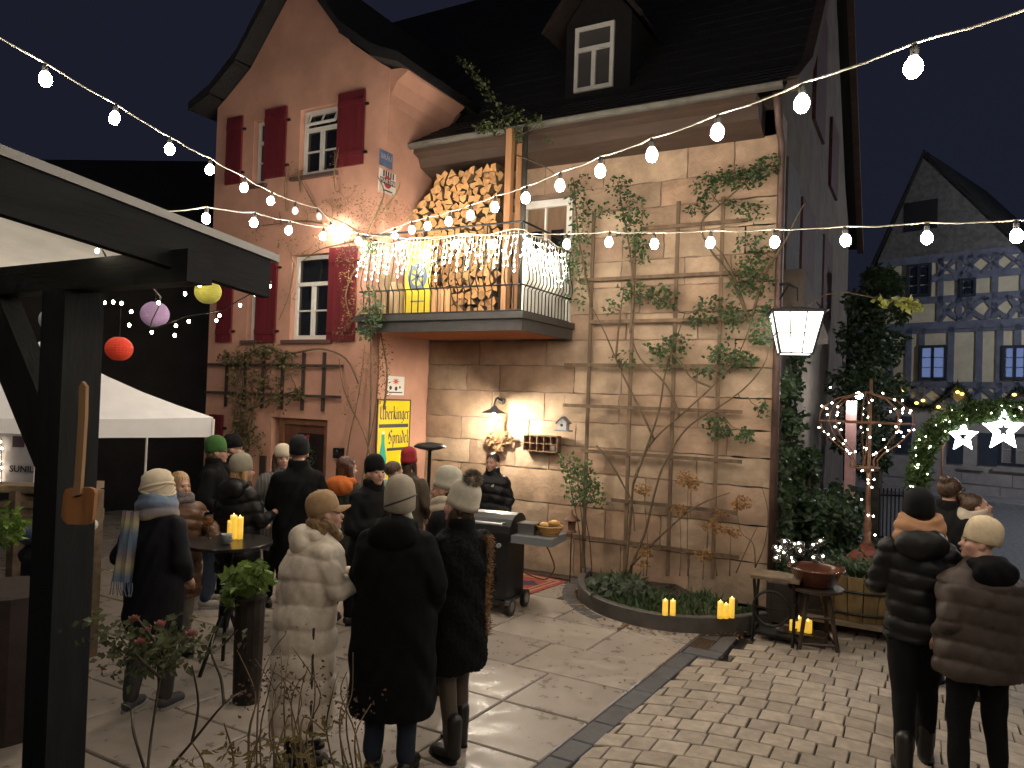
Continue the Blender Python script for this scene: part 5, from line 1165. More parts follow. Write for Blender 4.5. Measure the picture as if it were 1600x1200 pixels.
# ================================================================== foreground plants
def bush(name,label,cat_,stems,clusters,dep_,leafm,stemm,l,w_,at,r0=.01,thick=.12,seed=0):
    rn = random.Random(seed); o = thing(name,label,cat_,at); s_ = MB(); lf = MB()
    for st in stems:
        P = cat([D(px,py,dep_+rn.uniform(-.12,.12)) for px,py in st],4); n = len(P); s_.tube(P,[r0*(1-.6*k/(n-1)) for k in range(n)],5)
    wput('stems',s_,stemm,o,smooth=True)
    for (px,py,rx,ry,n) in clusters: k = dep_/F; cluster(lf,D(px,py,dep_),(rx*k*1.15,thick,ry*k*1.15),int(n*.8),l*.75,w_*.75,rn)
    if lf.f: wput('leaves',lf,leafm,o)
    return o
RD = 2.7
rb = bush('rose_bush','thorny rose bush with a few pink blooms in the foreground','rose bush',[[(228,1235),(235,1160),(245,1090),(252,1035),(240,1000)],[(252,1035),(270,1000),(290,980)],[(240,1230),(300,1160),(350,1100),(380,1080)],[(235,1230),(210,1150),(205,1110),(190,1100)],[(252,1060),(220,1030),(200,1010),(180,985)],[(300,1160),(310,1100),(300,1040)],[(350,1100),(345,1060),(330,1020),(335,990)],[(240,1000),(225,980),(215,965)],[(330,1020),(350,1005),(370,985)]],
 [(215,1000,28,20,80),(245,1010,30,24,110),(200,1020,22,18,60),(275,1020,26,22,80),(230,1045,30,14,60),(290,990,18,16,40),(180,985,14,10,24),(150,965,14,10,16),(270,975,12,10,18),(340,1010,16,14,24),(205,975,16,10,30)],RD,mat('rose_leaf',(.075,.085,.035),.6,var=.4,scale=8,twoside=.25),mat('rose_stem',(.05,.04,.022),.8,var=.3),.045,.03,D(235,1235,RD),.0065,.16,21)
for px,py in ((210,967),(228,985),(250,975),(299,990),(219,1003)):
    c = D(px,py,RD-.05); pm = MB()
    for k in range(14):
        a = k*2.4; rr = .006+.0009*k; pm.leaf(c+Vector((0,0,-.01)),(math.cos(a)*(.35+.05*k),math.sin(a)*(.35+.05*k),1.3-k*.05),(math.cos(a),math.sin(a),.2),.024+.0004*k,.026)
    wput('bloom',pm,mat('pink_petal',(.33,.13,.11),.6,var=.25,twoside=.3),rb)
DD = 2.35
st = []; rn = random.Random(31)
for k in range(16):
    x = rn.uniform(390,560); st.append([(x+rn.uniform(-30,30)+20,1260),(x+rn.uniform(-12,12),1150),(x+rn.uniform(-20,20),1085),(x+rn.uniform(-30,30),rn.uniform(1010,1060))])
st += [[(400,1240),(405,1080),(425,1020),(447,990)],[(545,1250),(530,1130),(545,1080)],[(560,1220),(555,1150),(580,1100)],[(470,1240),(455,1100),(480,1050)]]
cl = [(445,988,5,5,16)]+[(rn.uniform(395,500),rn.uniform(1030,1110),8,14,9) for _ in range(26)]+[(rn.uniform(500,590),rn.uniform(1080,1150),7,12,7) for _ in range(14)]
bush('dry_salvia','dry seed stalks of a faded perennial in front of the beige coat','dry plant',st,cl,DD,mat('dry_seed',(.09,.055,.035),.9,var=.4,scale=10,twoside=.2),mat('dry_stalk',(.13,.09,.05),.85,var=.3),.018,.011,D(450,1260,DD),.0035,.12,31)
bush('yellowing_perennial','yellowing leafy perennial at the bottom edge of the picture','dry plant',[[(440,1260),(430,1190),(450,1120)],[(480,1260),(470,1180),(475,1120),(510,1145)],[(400,1260),(390,1200),(410,1140)],[(350,1260),(365,1190),(350,1130)],[(300,1260),(320,1200),(300,1160)]],[(440,1190,50,40,90),(380,1200,50,30,80),(480,1170,40,40,60),(500,1145,14,6,8),(330,1190,40,24,50),(520,1210,50,30,50)],2.2,mat('yellowing_leaf',(.15,.115,.035),.7,var=.45,scale=8,twoside=.3),mat('dry_stalk',(.13,.09,.05)),.05,.016,D(440,1260,2.2),.005,.2,33)
# ================================================================== white pop-up tent behind the pergola
M_canvas = mat('white_canvas',(.80,.79,.78),.8,var=.05,scale=3,bump=.15,bscale=6,twoside=.15)
A_ = D(332,683,8.3); zv = A_.z; A_.z = zv
B_ = D(-60,678,6.9); B_ = Vector((B_.x,B_.y,zv)); ex = (B_-A_); wdt = 3.0; ex.normalize(); ey = Vector((-ex.y,ex.x,0)); 
if ey.dot(_f) < 0: ey = -ey
TN = thing('party_tent','white pop-up tent canopy behind the black post','tent',(A_.x,A_.y,0))
cn = [A_, A_+ex*wdt, A_+ex*wdt+ey*wdt, A_+ey*wdt]; pk = A_+ex*wdt/2+ey*wdt/2; pk.z = zv+1.02; vh = Vector((0,0,.22))
for i in range(4):
    a, b = cn[i], cn[(i+1)%4]; mb = MB(); vs = []; n = 12
    for j in range(6):
        t = j/5
        for k in range(n+1):
            e = a.lerp(b,k/n)+vh; q = e.lerp(pk,t); q.z -= .07*math.sin(math.pi*t)+.03*math.sin(math.pi*k/n)*(1-t); vs.append(q)
    fs = [(j*(n+1)+k,j*(n+1)+k+1,(j+1)*(n+1)+k+1,(j+1)*(n+1)+k) for j in range(5) for k in range(n)]
    wput('canopy_panel',mb.add(vs,fs),M_canvas,TN,smooth=True)
    mb = MB(); vs = []; nn = (b-a).cross(Vector((0,0,1))).normalized()
    for k in range(n+1):
        e = a.lerp(b,k/n); w_ = .012*math.sin(k*2.1+i); vs += [e+vh-Vector((0,0,.03*math.sin(math.pi*k/n))),e+vh*.5+nn*w_,e+nn*w_*1.5]
    fs = [(3*k+j,3*k+3+j,3*k+4+j,3*k+1+j) for k in range(n) for j in range(2)]; wput('valance',mb.add(vs,fs),M_canvas,TN,smooth=True)
    wput('leg',MB().tube([Vector((a.x,a.y,0))+(pk-a)*Vector((.01,.01,0)).length,Vector((a.x,a.y,zv+.2))],.018,6),M_white,TN)
# shelf of pallet wood with sunil poster under the tent
SB = gp(30,6.2); BK = thing('pallet_shelf','rough pallet wood counter at the far left under the tent','counter',SB)
M_pal = mat('pallet_wood',(.17,.12,.075),.85,var=.35,scale=9,stretch=(.3,1,1),obj=.15)
def SBx(px,py): return D(px,py,6.2)
ux = _r0
def plank(px0,px1,py,h=.09,dd=.5,nm='plank',mt=None,par=None,zoff=0):
    a = SBx(px0,py); b = SBx(px1,py); b.z = a.z; m = (a+b)/2; l = (b-a).length
    return wput(nm,MB().obox(m+_f*dd/2,ux*(l/2),Vector((_f.x,_f.y,0)).normalized()*dd/2,Vector((0,0,h/2))),mt or M_pal,par or BK)
plank(-80,112,762,.06); plank(-80,80,785,.05,.02); plank(-80,112,812,.10); plank(-80,60,835,.08,.02)
for px in (-70,20,100): a = SBx(px,840); wput('upright',MB().box(a.x-.05,a.x+.05,a.y-.02,a.y+.3,0,1.43),M_pal,BK)
c = SBx(28,712); PO = thing('detergent_poster','pale poster reading SUNIL leaning on the pallet counter','poster',SBx(28,752))
bx = MB(); q0 = SBx(-6,752); q1 = SBx(53,752); q1.z = q0.z; h_ = .40
wput('panel',MB().obox((q0+q1)/2+Vector((0,0,h_/2)),(q1-q0)/2,Vector((_f.x,_f.y,0)).normalized()*.006,Vector((0,0,h_/2))),mat('poster_pale',(.42,.40,.42),.6,var=.15,scale=6),PO)
me = text_mesh('SUNIL',.075,.001,bold=.0015); e = put('lettering',me,M_ink,PO,SBx(35,733)-Vector((_f.x,_f.y,0))*.012-AT[PO.name]); e.rotation_euler = (math.pi/2,0,YAW)
wput('dark_figure',MB().obox(SBx(30,690)-_f*.008,ux*.05,_f*.001,Vector((0,0,.045))),mat('poster_dark',(.05,.02,.04),.6),PO)
tag(wput('food_board',MB().obox(SBx(12,790)+_f*.1,ux*.16,_f*.1,Vector((0,0,.008)).normalized()*.012),mat('pale_board',(.45,.42,.36),.6)),'pale serving board on the lower shelf of the counter','board')
led = MB(); 
FL = thing('garland_lights','short strip of warm bulbs beside the pale poster','string lights',SBx(8,750))
for k in range(7): led.ell(SBx(5+3*math.sin(k*2),690+k*10,)-_f*.04,.010,5,4)
stuff(wput('bulbs',led,emis('fairy_led_warm',(1,.82,.58),25.0),FL)); wput('wire',MB().tube([SBx(6,685)-_f*.03,SBx(6,755)-_f*.03],.003,4),M_iron,FL)
# grey covered pram-like cart, white board, white pole
CT = thing('covered_cart','dark blue cart with a hood parked behind the post','cart',gp(62,5.6)); q = D(62,840,5.6)
wput('hood',MB().ell(q+Vector((0,0,.02)),(.17,.15,.08),14,8),mat('navy_fabric',(.03,.045,.08),.6,var=.2),CT,smooth=True); wput('body',MB().ell(q+Vector((.03,0,-.12)),(.16,.15,.09),14,8).box(q.x-.05,q.x+.12,q.y-.1,q.y+.1,.28,q.z-.1),mat('black_fabric',(.012,.012,.014),.7),CT,smooth=False)
for s in (-1,1): wput('wheel',MB().tube([(q.x+s*.14-.015,q.y,.15),(q.x+s*.14+.015,q.y,.15)],.15,14),M_iron,CT)
wb0 = onz(42,1013); tag(wput('white_board',MB().add([D(42,1013,5.35),D(68,1008,5.35),D(78,866,5.45),D(49,868,5.45),D(42,1013,5.37),D(68,1008,5.37),D(78,866,5.47),D(49,868,5.47)],[(0,1,2,3),(7,6,5,4),(0,4,5,1),(1,5,6,2),(2,6,7,3),(3,7,4,0)]),mat('white_board_mat',(.50,.46,.45),.7,var=.05)),'tall white board leaning behind the black post','board')
tag(wput('white_stand',MB().tube([D(141,862,5.0),D(137,930,5.0),D(133,985,5.0),D(130,1003,5.0)],.010,6).tube([D(140,870,5.0),D(143,830,5.0),D(147,800,5.0)],.012,6).ell(D(146,820,5.0),(.03,.03,.035),10,6),mat('white_plastic',(.6,.57,.5),.4)),'thin white pole with a knob beside the black post','pole')
tag(wput('wall_plant',(lambda lf:(cluster(lf,D(8,822,4.6),(.16,.12,.11),230,.06,.03),lf)[1])(MB()),mat('fresh_green',(.13,.22,.04),.5,var=.3,twoside=.3)),'fresh green potted plant cut by the left edge','plant')
dk = gp(5,5.0); tag(wput('dark_planter',MB().lathe([(.30,0),(.33,.5),(.34,.95),(.30,.96)],(dk.x,dk.y,0),14),mat('dark_planter',(.03,.018,.014),.8,var=.3)),'dark planter under the green plant at the left edge','planter')
# ================================================================== bar table and what stands on it
tb = gp(350,6.2); TB = thing('bar_table','round black folding bar table between the guests','bar table',tb)
M_tbl = mat('black_table',(.014,.013,.012),.28,var=.2)
wput('table_top',MB().lathe([(.33,1.035),(.35,1.04),(.35,1.06),(.345,1.065)],(tb.x,tb.y,0),36),M_tbl,TB)
for k in range(3):
    a = k*2.094+.4; wput('leg',MB().tube([(tb.x+.04*math.cos(a+2),tb.y+.04*math.sin(a+2),1.035),(tb.x+.03*math.cos(a),tb.y+.03*math.sin(a),.5),(tb.x+.22*math.cos(a),tb.y+.22*math.sin(a),0)],.016,8),M_iron,TB)
wput('clamp',MB().tube([(tb.x,tb.y,.46),(tb.x,tb.y,.54)],.06,12),M_iron,TB)
for (px,py,h,lab) in ((360,835,.155,'shortest of three candles on the bar table'),(364,838,.20,'tallest of three candles on the bar table'),(374,838,.185,'right hand candle of three on the bar table')):
    q = onz(px,842,1.066); candle(lab,q,h,.028,'candles on the bar table')
q = onz(354,850,1.066); MG = thing('grey_mug','grey speckled mug on the bar table','mug',q); put('cup',MB().lathe([(.02,0),(.032,.003),(.043,.075),(.045,.082),(.040,.082),(.036,.07),(.028,.01)],n=20).mesh('cup'),mat('grey_ceramic',(.34,.36,.36),.4,var=.15,scale=40),MG,None,True)
put('handle',MB().tube([(.04,0,.065),(.065,0,.06),(.066,0,.035),(.036,0,.02)],.005,6).mesh('handle'),mat('grey_ceramic',(.34,.36,.36)),MG,None,True)
M_wineglass = mat('wine_glass',(.9,.9,.9),.03,trans=1.0,spec=.5); M_spritz = mat('orange_drink',(.75,.20,.03),.1,emit=(.9,.25,.03),estr=.06)
def wine_glass(label,loc,rot=(0,0,0)):
    o = thing('wine_glass',label,'glass',loc); o.rotation_euler = rot
    put('bowl',MB().lathe([(.035,0),(.033,.004),(.006,.008),(.004,.05),(.005,.10),(.018,.11),(.040,.135),(.047,.165),(.044,.195),(.036,.22),(.0345,.22),(.0425,.194),(.0455,.165),(.038,.137),(.016,.113),(.001,.110)],n=20).mesh('bowl'),M_wineglass,o,None,True)
    put('drink',MB().lathe([(.002,.1125),(.015,.116),(.036,.138),(.0395,.148),(.0396,.150),(.001,.150)],n=18).mesh('drink'),M_spritz,o,None,True); return o
wine_glass('stemmed glass of orange drink standing on the bar table',onz(325,842,1.066))
# tall planter with salad green plant
pp = gp(385,5.6); tag(wput('column_planter',MB().lathe([(.10,0),(.105,.3),(.11,.74),(.125,.78),(.11,.80)],(pp.x,pp.y,0),14),mat('bark_column',(.022,.016,.011),.9,var=.4,bump=.5,bscale=20)),'dark column planter in front of the bar table','planter')
lf = MB(); cluster(lf,(pp.x,pp.y,.93),(.19,.16,.13),230,.085,.055); cluster(lf,(pp.x-.08,pp.y-.05,.80),(.14,.12,.10),90,.07,.045); tag(wput('planter_foliage',lf,mat('lettuce_green',(.14,.22,.045),.5,var=.35,scale=6,twoside=.3)),'bright green leafy plant on the column planter','plant')
# ================================================================== paper lanterns
def plantern(label,px,py,rpx,dep_,colr,em):
    c = D(px,py,dep_); r = rpx*dep_/F; o = thing('paper_lantern',label,'paper lantern',c,group='paper lanterns under the pergola')
    pr = []
    for k in range(25):
        t = -1.25+2.5*k/24; pr.append((r*math.cos(t)*(1+.018*(k%2)),r*math.sin(t)*.95))
    put('shade',MB().lathe(pr,n=24).mesh('shade'),mat('lantern_'+label.split()[0],colr,.8,emit=colr,estr=em,var=.08,scale=20),o)
    put('hanger',MB().tube([(0,0,r*.9),(0,0,r+.18)],.003,4).mesh('hanger'),M_iron,o)
plantern('yellow ribbed paper lantern at the pergola corner',325,456,20,4.2,(.62,.58,.10),.10)
plantern('lilac paper lantern hanging right of the black post',242,491,21,4.6,(.42,.28,.50),.05)
plantern('red paper lantern hanging above the tent',186,545,20,4.8,(.75,.06,.025),.12)
plantern('white paper lantern half hidden by the black post',86,500,22,4.7,(.50,.55,.55),.05)
plantern('mustard paper lantern hanging above the tent at the left',24,542,14,5.4,(.50,.45,.10),.08)
plantern('purple paper lantern cut by the left edge',-4,521,13,5.2,(.36,.22,.46),.06)
FA = thing('fairy_string','thin dark string of small warm lights under the pergola beam','string lights',D(200,443,3.6))
bul = [(7,297,3.0),(53,325,3.0),(82,342,3.0),(135,373,3.1),(152,392,3.2),(175,424,3.25),(202,443,3.3),(248,473,4.0),(237,519,4.4),(275,509,4.4),(295,502,4.4),(343,493,4.6),(375,477,4.6),(398,460,4.6),(388,443,4.6),(422,447,5.0)]
pts = [D(*b)+Vector((jit(.02),0,.03)) for b in bul]; wput('wire',MB().tube(cat(pts,3),.004,4),M_iron,FA)
more = [(163,473,4.2),(177,472,4.2),(190,474,4.2),(205,487,4.2),(202,508,4.3),(273,524,4.4),(338,501,4.6),(285,445,3.9),(289,459,4.0),(352,438,4.4),(312,446,4.0)]
M_fairy = emis('pergola_fairy',(1,.86,.62),60.0); fm = MB().ell((0,0,0),(.0085,.0085,.011),6,4).mesh('bulb'); fm.materials.append(M_fairy)
for b in bul+more: put('bulb',fm,None,FA,D(*b)-AT[FA.name])
# ================================================================== barbecue corner
rg = MB(); vs = []
RUG = thing('red_rug','red patterned rug under the barbecue','rug',(-4.6,8.45,0))
rz = math.radians(-8)
def RP(u,v): x = -4.62+u*math.cos(rz)-v*math.sin(rz); y = 8.42+u*math.sin(rz)+v*math.cos(rz); return x,y
def rpoly(u0,u1,v0,v1,z): return [(*RP(u0,v0),z),(*RP(u1,v0),z),(*RP(u1,v1),z),(*RP(u0,v1),z)]
wput('pile',MB().add(rpoly(-.7,.62,-.40,.42,.009)+rpoly(-.7,.62,-.40,.42,.002),[(0,1,2,3),(0,4,5,1),(1,5,6,2),(2,6,7,3),(3,7,4,0)]),mat('rug_red',(.30,.06,.045),.95,var=.35,scale=30),RUG)
bo = MB()
for t,w_ in ((.06,.03),(.14,.02)):
    for a in ((-.7+t,.62-t,-.40+t,-.40+t+w_),(-.7+t,.62-t,.42-t-w_,.42-t),(-.7+t,-.7+t+w_,-.40+t,.42-t),(.62-t-w_,.62-t,-.40+t,.42-t)): bo.add(rpoly(*a,.0115+t*.01),[(0,1,2,3)])
wput('border',bo,mat('rug_cream',(.42,.27,.17),.95,var=.3,scale=40),RUG)
md = MB()
for u in (-.35,0,.3):
    for k in range(2):
        s = .14-.06*k; md.add([(*RP(u+s*1.2*math.cos(a),.0+s*math.sin(a)),.0125+.001*k) for a in [q*math.pi/2 for q in range(4)]],[(0,1,2,3)])
wput('medallions',md,mat('rug_navy',(.06,.03,.06),.95,var=.3,scale=40),RUG)
gb = gp(775,8.3); gr_ = math.radians(6)
GL_ = thing('gas_grill','black gas barbecue on wheels with side shelf','grill',(gb.x,gb.y,0),gr_)
M_gblk = mat('grill_black',(.012,.012,.013),.35,var=.2); M_gsh = mat('grill_shelf_grey',(.16,.17,.18),.5)
put('cabinet',MB().box(-.33,.22,-.24,.24,.16,.80).mesh('cabinet'),M_gblk,GL_)
lid = []
for k in range(9): a = math.pi*k/8; lid.append((-.25*math.cos(a),.87+.20*math.sin(a)))
lid = [(-.25,.80)]+lid+[(.25,.80)]
put('lid',MB().prism(lid,lambda y,z:(-.52,y,z),lambda y,z:(.24,y,z)).mesh('lid'),M_gblk,GL_)
put('lid_handle',MB().tube([(-.45,-.23,.98),(-.45,-.30,.98),(.17,-.30,.98),(.17,-.23,.98)],.012,6).mesh('lid_handle'),mat('steel',(.4,.4,.4),.3,metal=.9),GL_)
put('side_shelf',MB().box(.25,.72,-.24,.22,.78,.86).mesh('side_shelf'),M_gsh,GL_)
put('lower_tray',MB().box(-.35,.24,-.26,.26,.12,.158).mesh('lower_tray'),M_gblk,GL_)
for k in range(3): put('knob',MB().tube([(-.2+k*.16,-.24,.74),(-.2+k*.16,-.275,.74)],.025,10).mesh('knob'),mat('knob_grey',(.25,.26,.26),.4),GL_)
wme = MB().tube([(-.025,0,0),(.025,0,0)],.095,18).mesh('wheel'); rme = MB().tube([(-.028,0,0),(.028,0,0)],.055,14).mesh('rim')
for x,y in ((-.32,-.22),(.26,-.22),(-.32,.2),(.26,.2)):
    w_ = put('wheel',wme,M_gblk,GL_,(x,y,.095)); put('rim',rme,mat('rim_grey',(.28,.28,.28),.4,metal=.5),w_)
def GW(x,y,z): return Vector((gb.x+x*math.cos(gr_)-y*math.sin(gr_),gb.y+x*math.sin(gr_)+y*math.cos(gr_),z))
put('hose',MB().tube(cat([(.5,.1,.78),(.58,.15,.6),(.6,.2,.45),(.5,.2,.33),(.35,.15,.36),(.23,.1,.42)],4),.008,5).mesh('hose'),mat('brown_hose',(.14,.05,.03),.6),GL_)
q = GW(.38,-.05,.861); TI = thing('steel_tin','square steel container on the grill shelf','container',q,gr_); put('box',MB().box(-.09,.09,-.09,.09,0,.11).box(-.10,.10,-.10,.10,.11,.125).mesh('box'),mat('steel',(.4,.4,.4)),TI)
q = GW(.60,0,.861); BKT = thing('bread_basket','wicker basket of bread rolls on the grill shelf','basket',q)
bk = MB()
for k in range(5): bk.tube([((.10+.012*k)*math.cos(a),(.085+.012*k)*math.sin(a),.01+.022*k) for a in [j*math.pi/9 for j in range(19)]],.011,5,False)
for k in range(18): a = k*math.pi/9; bk.tube([(.10*math.cos(a),.085*math.sin(a),0),(.15*math.cos(a),.135*math.sin(a),.11)],.005,4)
put('wicker',bk.mesh('wicker'),mat('wicker',(.40,.22,.07),.7,var=.3),BKT)
for k,(x,y,rz_) in enumerate(((-.06,0,.3),(.03,.03,1.2),(.08,-.03,.5))):
    tag(put('bread_roll',MB().ell((0,0,0),(.065,.042,.035),12,7).mesh('bread_roll'),mat('bread_crust',(.55,.32,.10),.6,var=.25,scale=20),None,q+Vector((x,y,.10+.02*k)),True),('left bread roll','middle bread roll','topmost bread roll')[k]+' in the wicker basket on the grill','bread')
# mushroom heater
hp_ = gp(664,9.0); HTR = thing('patio_heater','round black patio heater in front of the sandstone wall','heater',hp_); hz = D(669,699,9.0).z
wput('pole',MB().tube([(hp_.x,hp_.y,.06),(hp_.x,hp_.y,hz-.02)],.022,8),M_iron,HTR); wput('base',MB().lathe([(.2,0),(.2,.03),(.05,.07),(.03,.09)],(hp_.x,hp_.y,0),18),M_iron,HTR)
wput('reflector',MB().lathe([(.02,hz-.05),(.05,hz-.03),(.19,hz-.005),(.20,hz+.01),(.15,hz+.045),(.03,hz+.06)],(hp_.x,hp_.y,0),28),mat('heater_dark',(.03,.028,.027),.5,metal=.5),HTR,smooth=True)
rgm = MB()
for r_ in (.06,.1,.14): rgm.tube([(hp_.x+r_*math.cos(k*math.pi/12),hp_.y+r_*math.sin(k*math.pi/12),hz-.034+r_*.14) for k in range(25)],.006,4,False)
wput('heating_coil',rgm,mat('coil_brown',(.16,.09,.06),.6),HTR)
# wall decorations on the stone
c = ony(800,690,YW-.03); DB = thing('dried_bouquet','dried straw bouquet hanging on the sandstone wall under the lamp','bouquet',ony(790,680,YW-.05)); lf = MB(); a0 = ony(783,660,YW-.07)
for k in range(160): lf.leaf(a0+Vector((jit(.05),-.03+jit(.05),jit(.1)-.02)),(jit(.5),jit(.2)-.2,-1 if k%3 else 1),(0,-1,0),random.uniform(.12,.26),.02)
cluster(lf,a0+Vector((-.08,-.02,-.28)),(.11,.05,.12),60,.09,.07); cluster(lf,a0+Vector((.12,-.02,-.2)),(.14,.04,.10),40,.07,.06); wput('straw',lf,mat('straw',(.26,.15,.075),.85,var=.5,scale=8,twoside=.2),DB)
pb = thing('printer_tray','small wooden display tray fixed to the sandstone wall','display box',ony(845,695,YW-.04)); z1 = ony(845,680,YW-.1).z; z0 = ony(845,706,YW-.1).z; x0 = ony(819,693,YW-.1).x; x1 = ony(873,693,YW-.1).x
fr = MB().box(x0,x1,YW-.14,YW-.03,z1-.015,z1).box(x0,x1,YW-.14,YW-.03,z0,z0+.015).box(x0,x0+.014,YW-.14,YW-.03,z0,z1).box(x1-.014,x1,YW-.14,YW-.03,z0,z1).box(x0,x1,YW-.035,YW-.025,z0,z1)
for k in range(1,5): xx = x0+(x1-x0)*k/5; fr.box(xx-.005,xx+.005,YW-.135,YW-.036,z0+.015,z1-.015)
fr.box(x0,x1,YW-.132,YW-.036,(z0+z1)/2-.005,(z0+z1)/2+.005); wput('frame',fr,mat('tray_wood',(.17,.10,.055),.8,var=.25),pb)
wput('jar',MB().lathe([(.03,0),(.035,.02),(.035,.07),(.02,.09)],(x1-.08,YW-.09,z0+.016),10),mat('jar_glass',(.35,.33,.28),.2),pb)
def birdhouse(label,px,py,yy,s,body,roofc,hang=True):
    c = ony(px,py,yy); o = thing('birdhouse',label,'birdhouse',c)
    b_ = put('box',MB().prism([(-.5*s,0),(.5*s,0),(.5*s,.8*s),(0,1.25*s),(-.5*s,.8*s)],lambda x,z:(x,-.4*s,z),lambda x,z:(x,.4*s,z)).mesh('box'),body,o)
    r_ = MB()
    for sg in (-1,1): r_.bar((0,-.5*s,1.32*s),(sg*.68*s,-.5*s,.72*s),.001,.001); r_.add([(0,-.5*s,1.36*s),(sg*.7*s,-.5*s,.72*s),(sg*.7*s,.5*s,.72*s),(0,.5*s,1.36*s),(0,-.5*s,1.28*s),(sg*.7*s,-.5*s,.64*s),(sg*.7*s,.5*s,.64*s),(0,.5*s,1.28*s)],[(0,1,2,3),(7,6,5,4),(0,4,5,1),(1,5,6,2)])
    put('roof',r_.mesh('roof'),roofc,o); put('entry_hole',MB().tube([(0,-.41*s,.5*s),(0,-.4*s,.5*s)],.16*s,12).mesh('entry_hole'),M_ink,o); put('perch',MB().box(-.8*s,.9*s,-.6*s,.4*s,-.1*s,0).mesh('perch'),roofc,o)
    if hang: put('cord',MB().tube([(0,0,1.3*s),(0,0,1.3*s+.3)],.003,4).mesh('cord'),M_cable,o)
    return o
birdhouse('little white and grey birdhouse hanging beside the trellis',880,672,YW-.2,.13,mat('birdhouse_white',(.42,.42,.42),.6,var=.2),mat('birdhouse_grey',(.16,.17,.19),.6))
c = ony(893,828,8.75); BF = thing('bird_feeder','small rusty bird feeder on a stake by the bed','bird feeder',c); put('roof',MB().lathe([(.11,.12),(.10,.135),(.03,.19),(.012,.21),(.01,.26)],n=14).mesh('roof'),mat('feeder_brown',(.12,.06,.035),.7,var=.2),BF,None,True); put('tube',MB().lathe([(.06,-.03),(.065,-.02),(.05,0),(.05,.12)],n=12).mesh('tube'),mat('feeder_brown',(.12,.06,.035)),BF); put('stake',MB().tube([(0,0,-.03),(0,0,-c.z)],.008,5).mesh('stake'),M_iron,BF)
tag(wput('letter_slot',MB().box(-8.55-.06,-8.55+.06,PY-.03,PY-.002,.95,1.35),mat('slot_dark',(.05,.035,.025),.6)),'narrow dark wooden panel beside the door','panel'); tag(wput('house_number_lamp',MB().box(-7.12,-7.0,PY-.10,PY-.002,1.42,1.56).ell((-7.06,PY-.08,1.49),(.05,.05,.06),10,7),M_iron),'small black lamp box right of the door','lamp')
# ================================================================== people
_tmp = []
def remesh(mb, voxel, smooth=3, disp=None, name='body'):
    me = mb.mesh(name); o = bpy.data.objects.new('remesh_work', me)
    m = o.modifiers.new('r','REMESH'); m.mode = 'VOXEL'; m.voxel_size = voxel
    if smooth: s = o.modifiers.new('s','SMOOTH'); s.factor = .5; s.iterations = smooth
    out = evaluated(o); out.name = name
    bpy.data.objects.remove(o); bpy.data.meshes.remove(me)
    if disp:
        n = len(out.vertices); co = np.empty(n*3,np.float32); out.vertices.foreach_get('co',co); co = co.reshape(-1,3)
        no = np.empty(n*3,np.float32); out.vertices.foreach_get('normal',no); no = no.reshape(-1,3)
        co = co + no*disp(co,no)[:,None]; out.vertices.foreach_set('co',co.ravel().astype(np.float32)); out.update()
    out.polygons.foreach_set('use_smooth',[True]*len(out.polygons)); return out
def nz3(c,f,ph): return np.sin(c[:,0]*f+ph)*np.sin(c[:,1]*f*1.13+ph*2.1)*np.sin(c[:,2]*f*.91+ph*.7)
def d_puffer(bw=.115,amp=.020,ph=0):
    def f(c,n):
        u = (c[:,2]+.04*c[:,0]+.018*np.sin(c[:,0]*9+ph)+.014*np.sin(c[:,1]*14+c[:,0]*5+2*ph)+ph)/bw; q = np.abs(np.sin(np.pi*u))**.5
        return amp*(q-.75)*(1-.6*np.abs(n[:,2])) + .009*nz3(c,22,ph)+.006*nz3(c,48,ph+2)*(1-q*.5)
    return f
def d_wool(amp=.008,ph=0):
    return lambda c,n: amp*nz3(c,13,ph)+amp*.6*np.sin(c[:,2]*26+9*np.sin(c[:,0]*8+ph))*np.clip(1-np.abs(n[:,2]),0,1)*.6+.003*nz3(c,40,ph)
def d_fur(amp=.012,ph=0):
    r = np.random.RandomState(int(ph*10)+1)
    return lambda c,n: amp*nz3(c,30,ph)+r.uniform(-.006,.006,len(c))
def d_hair(amp=.006,ph=0): return lambda c,n: amp*np.sin(np.arctan2(c[:,1],c[:,0])*26+6*np.sin(c[:,2]*30+ph)+ph)
SKIN = [mat('skin_fair',(.50,.29,.21),.5,var=.08,scale=30),mat('skin_rosy',(.46,.25,.18),.5,var=.08,scale=30)]
M_eye = mat('eye_dark',(.03,.02,.015),.25); M_lip = mat('lips',(.36,.11,.10),.45); M_hairb = mat('brown_hair',(.055,.028,.014),.5,var=.35,scale=40,stretch=(1,1,.1)); M_hairbl = mat('blonde_hair',(.36,.22,.09),.45,var=.3,scale=40,stretch=(1,1,.1)); M_hairmix = mat('light_brown_hair',(.20,.12,.055),.5,var=.35,scale=40,stretch=(1,1,.1))
def headmesh(T):
    mb = MB(); A = lambda *q: mb
    mb.ell((0,-.012,.03),(.077,.096,.092),16,12).ell((0,.018,-.03),(.064,.072,.086),16,12).ell((0,.032,-.078),(.046,.05,.038),14,10)
    mb.cap((0,.086,-.004),.009,(0,.106,-.034),.014,8).cap((-.032,.080,.016),.012,(.032,.080,.016),.012,8)
    mb.ell((.036,.058,-.032),.028,10,8).ell((-.036,.058,-.032),.028,10,8).cap((-.016,.088,-.064),.009,(.016,.088,-.064),.009,8).ell((0,.074,-.098),(.022,.02,.02),10,8)
    mb.ell((.079,-.005,-.015),(.011,.022,.032),10,8).ell((-.079,-.005,-.015),(.011,.022,.032),10,8)
    return mb
def xf(mb, T):
    mb.v = [tuple(T @ Vector(q)) for q in mb.v]; return mb
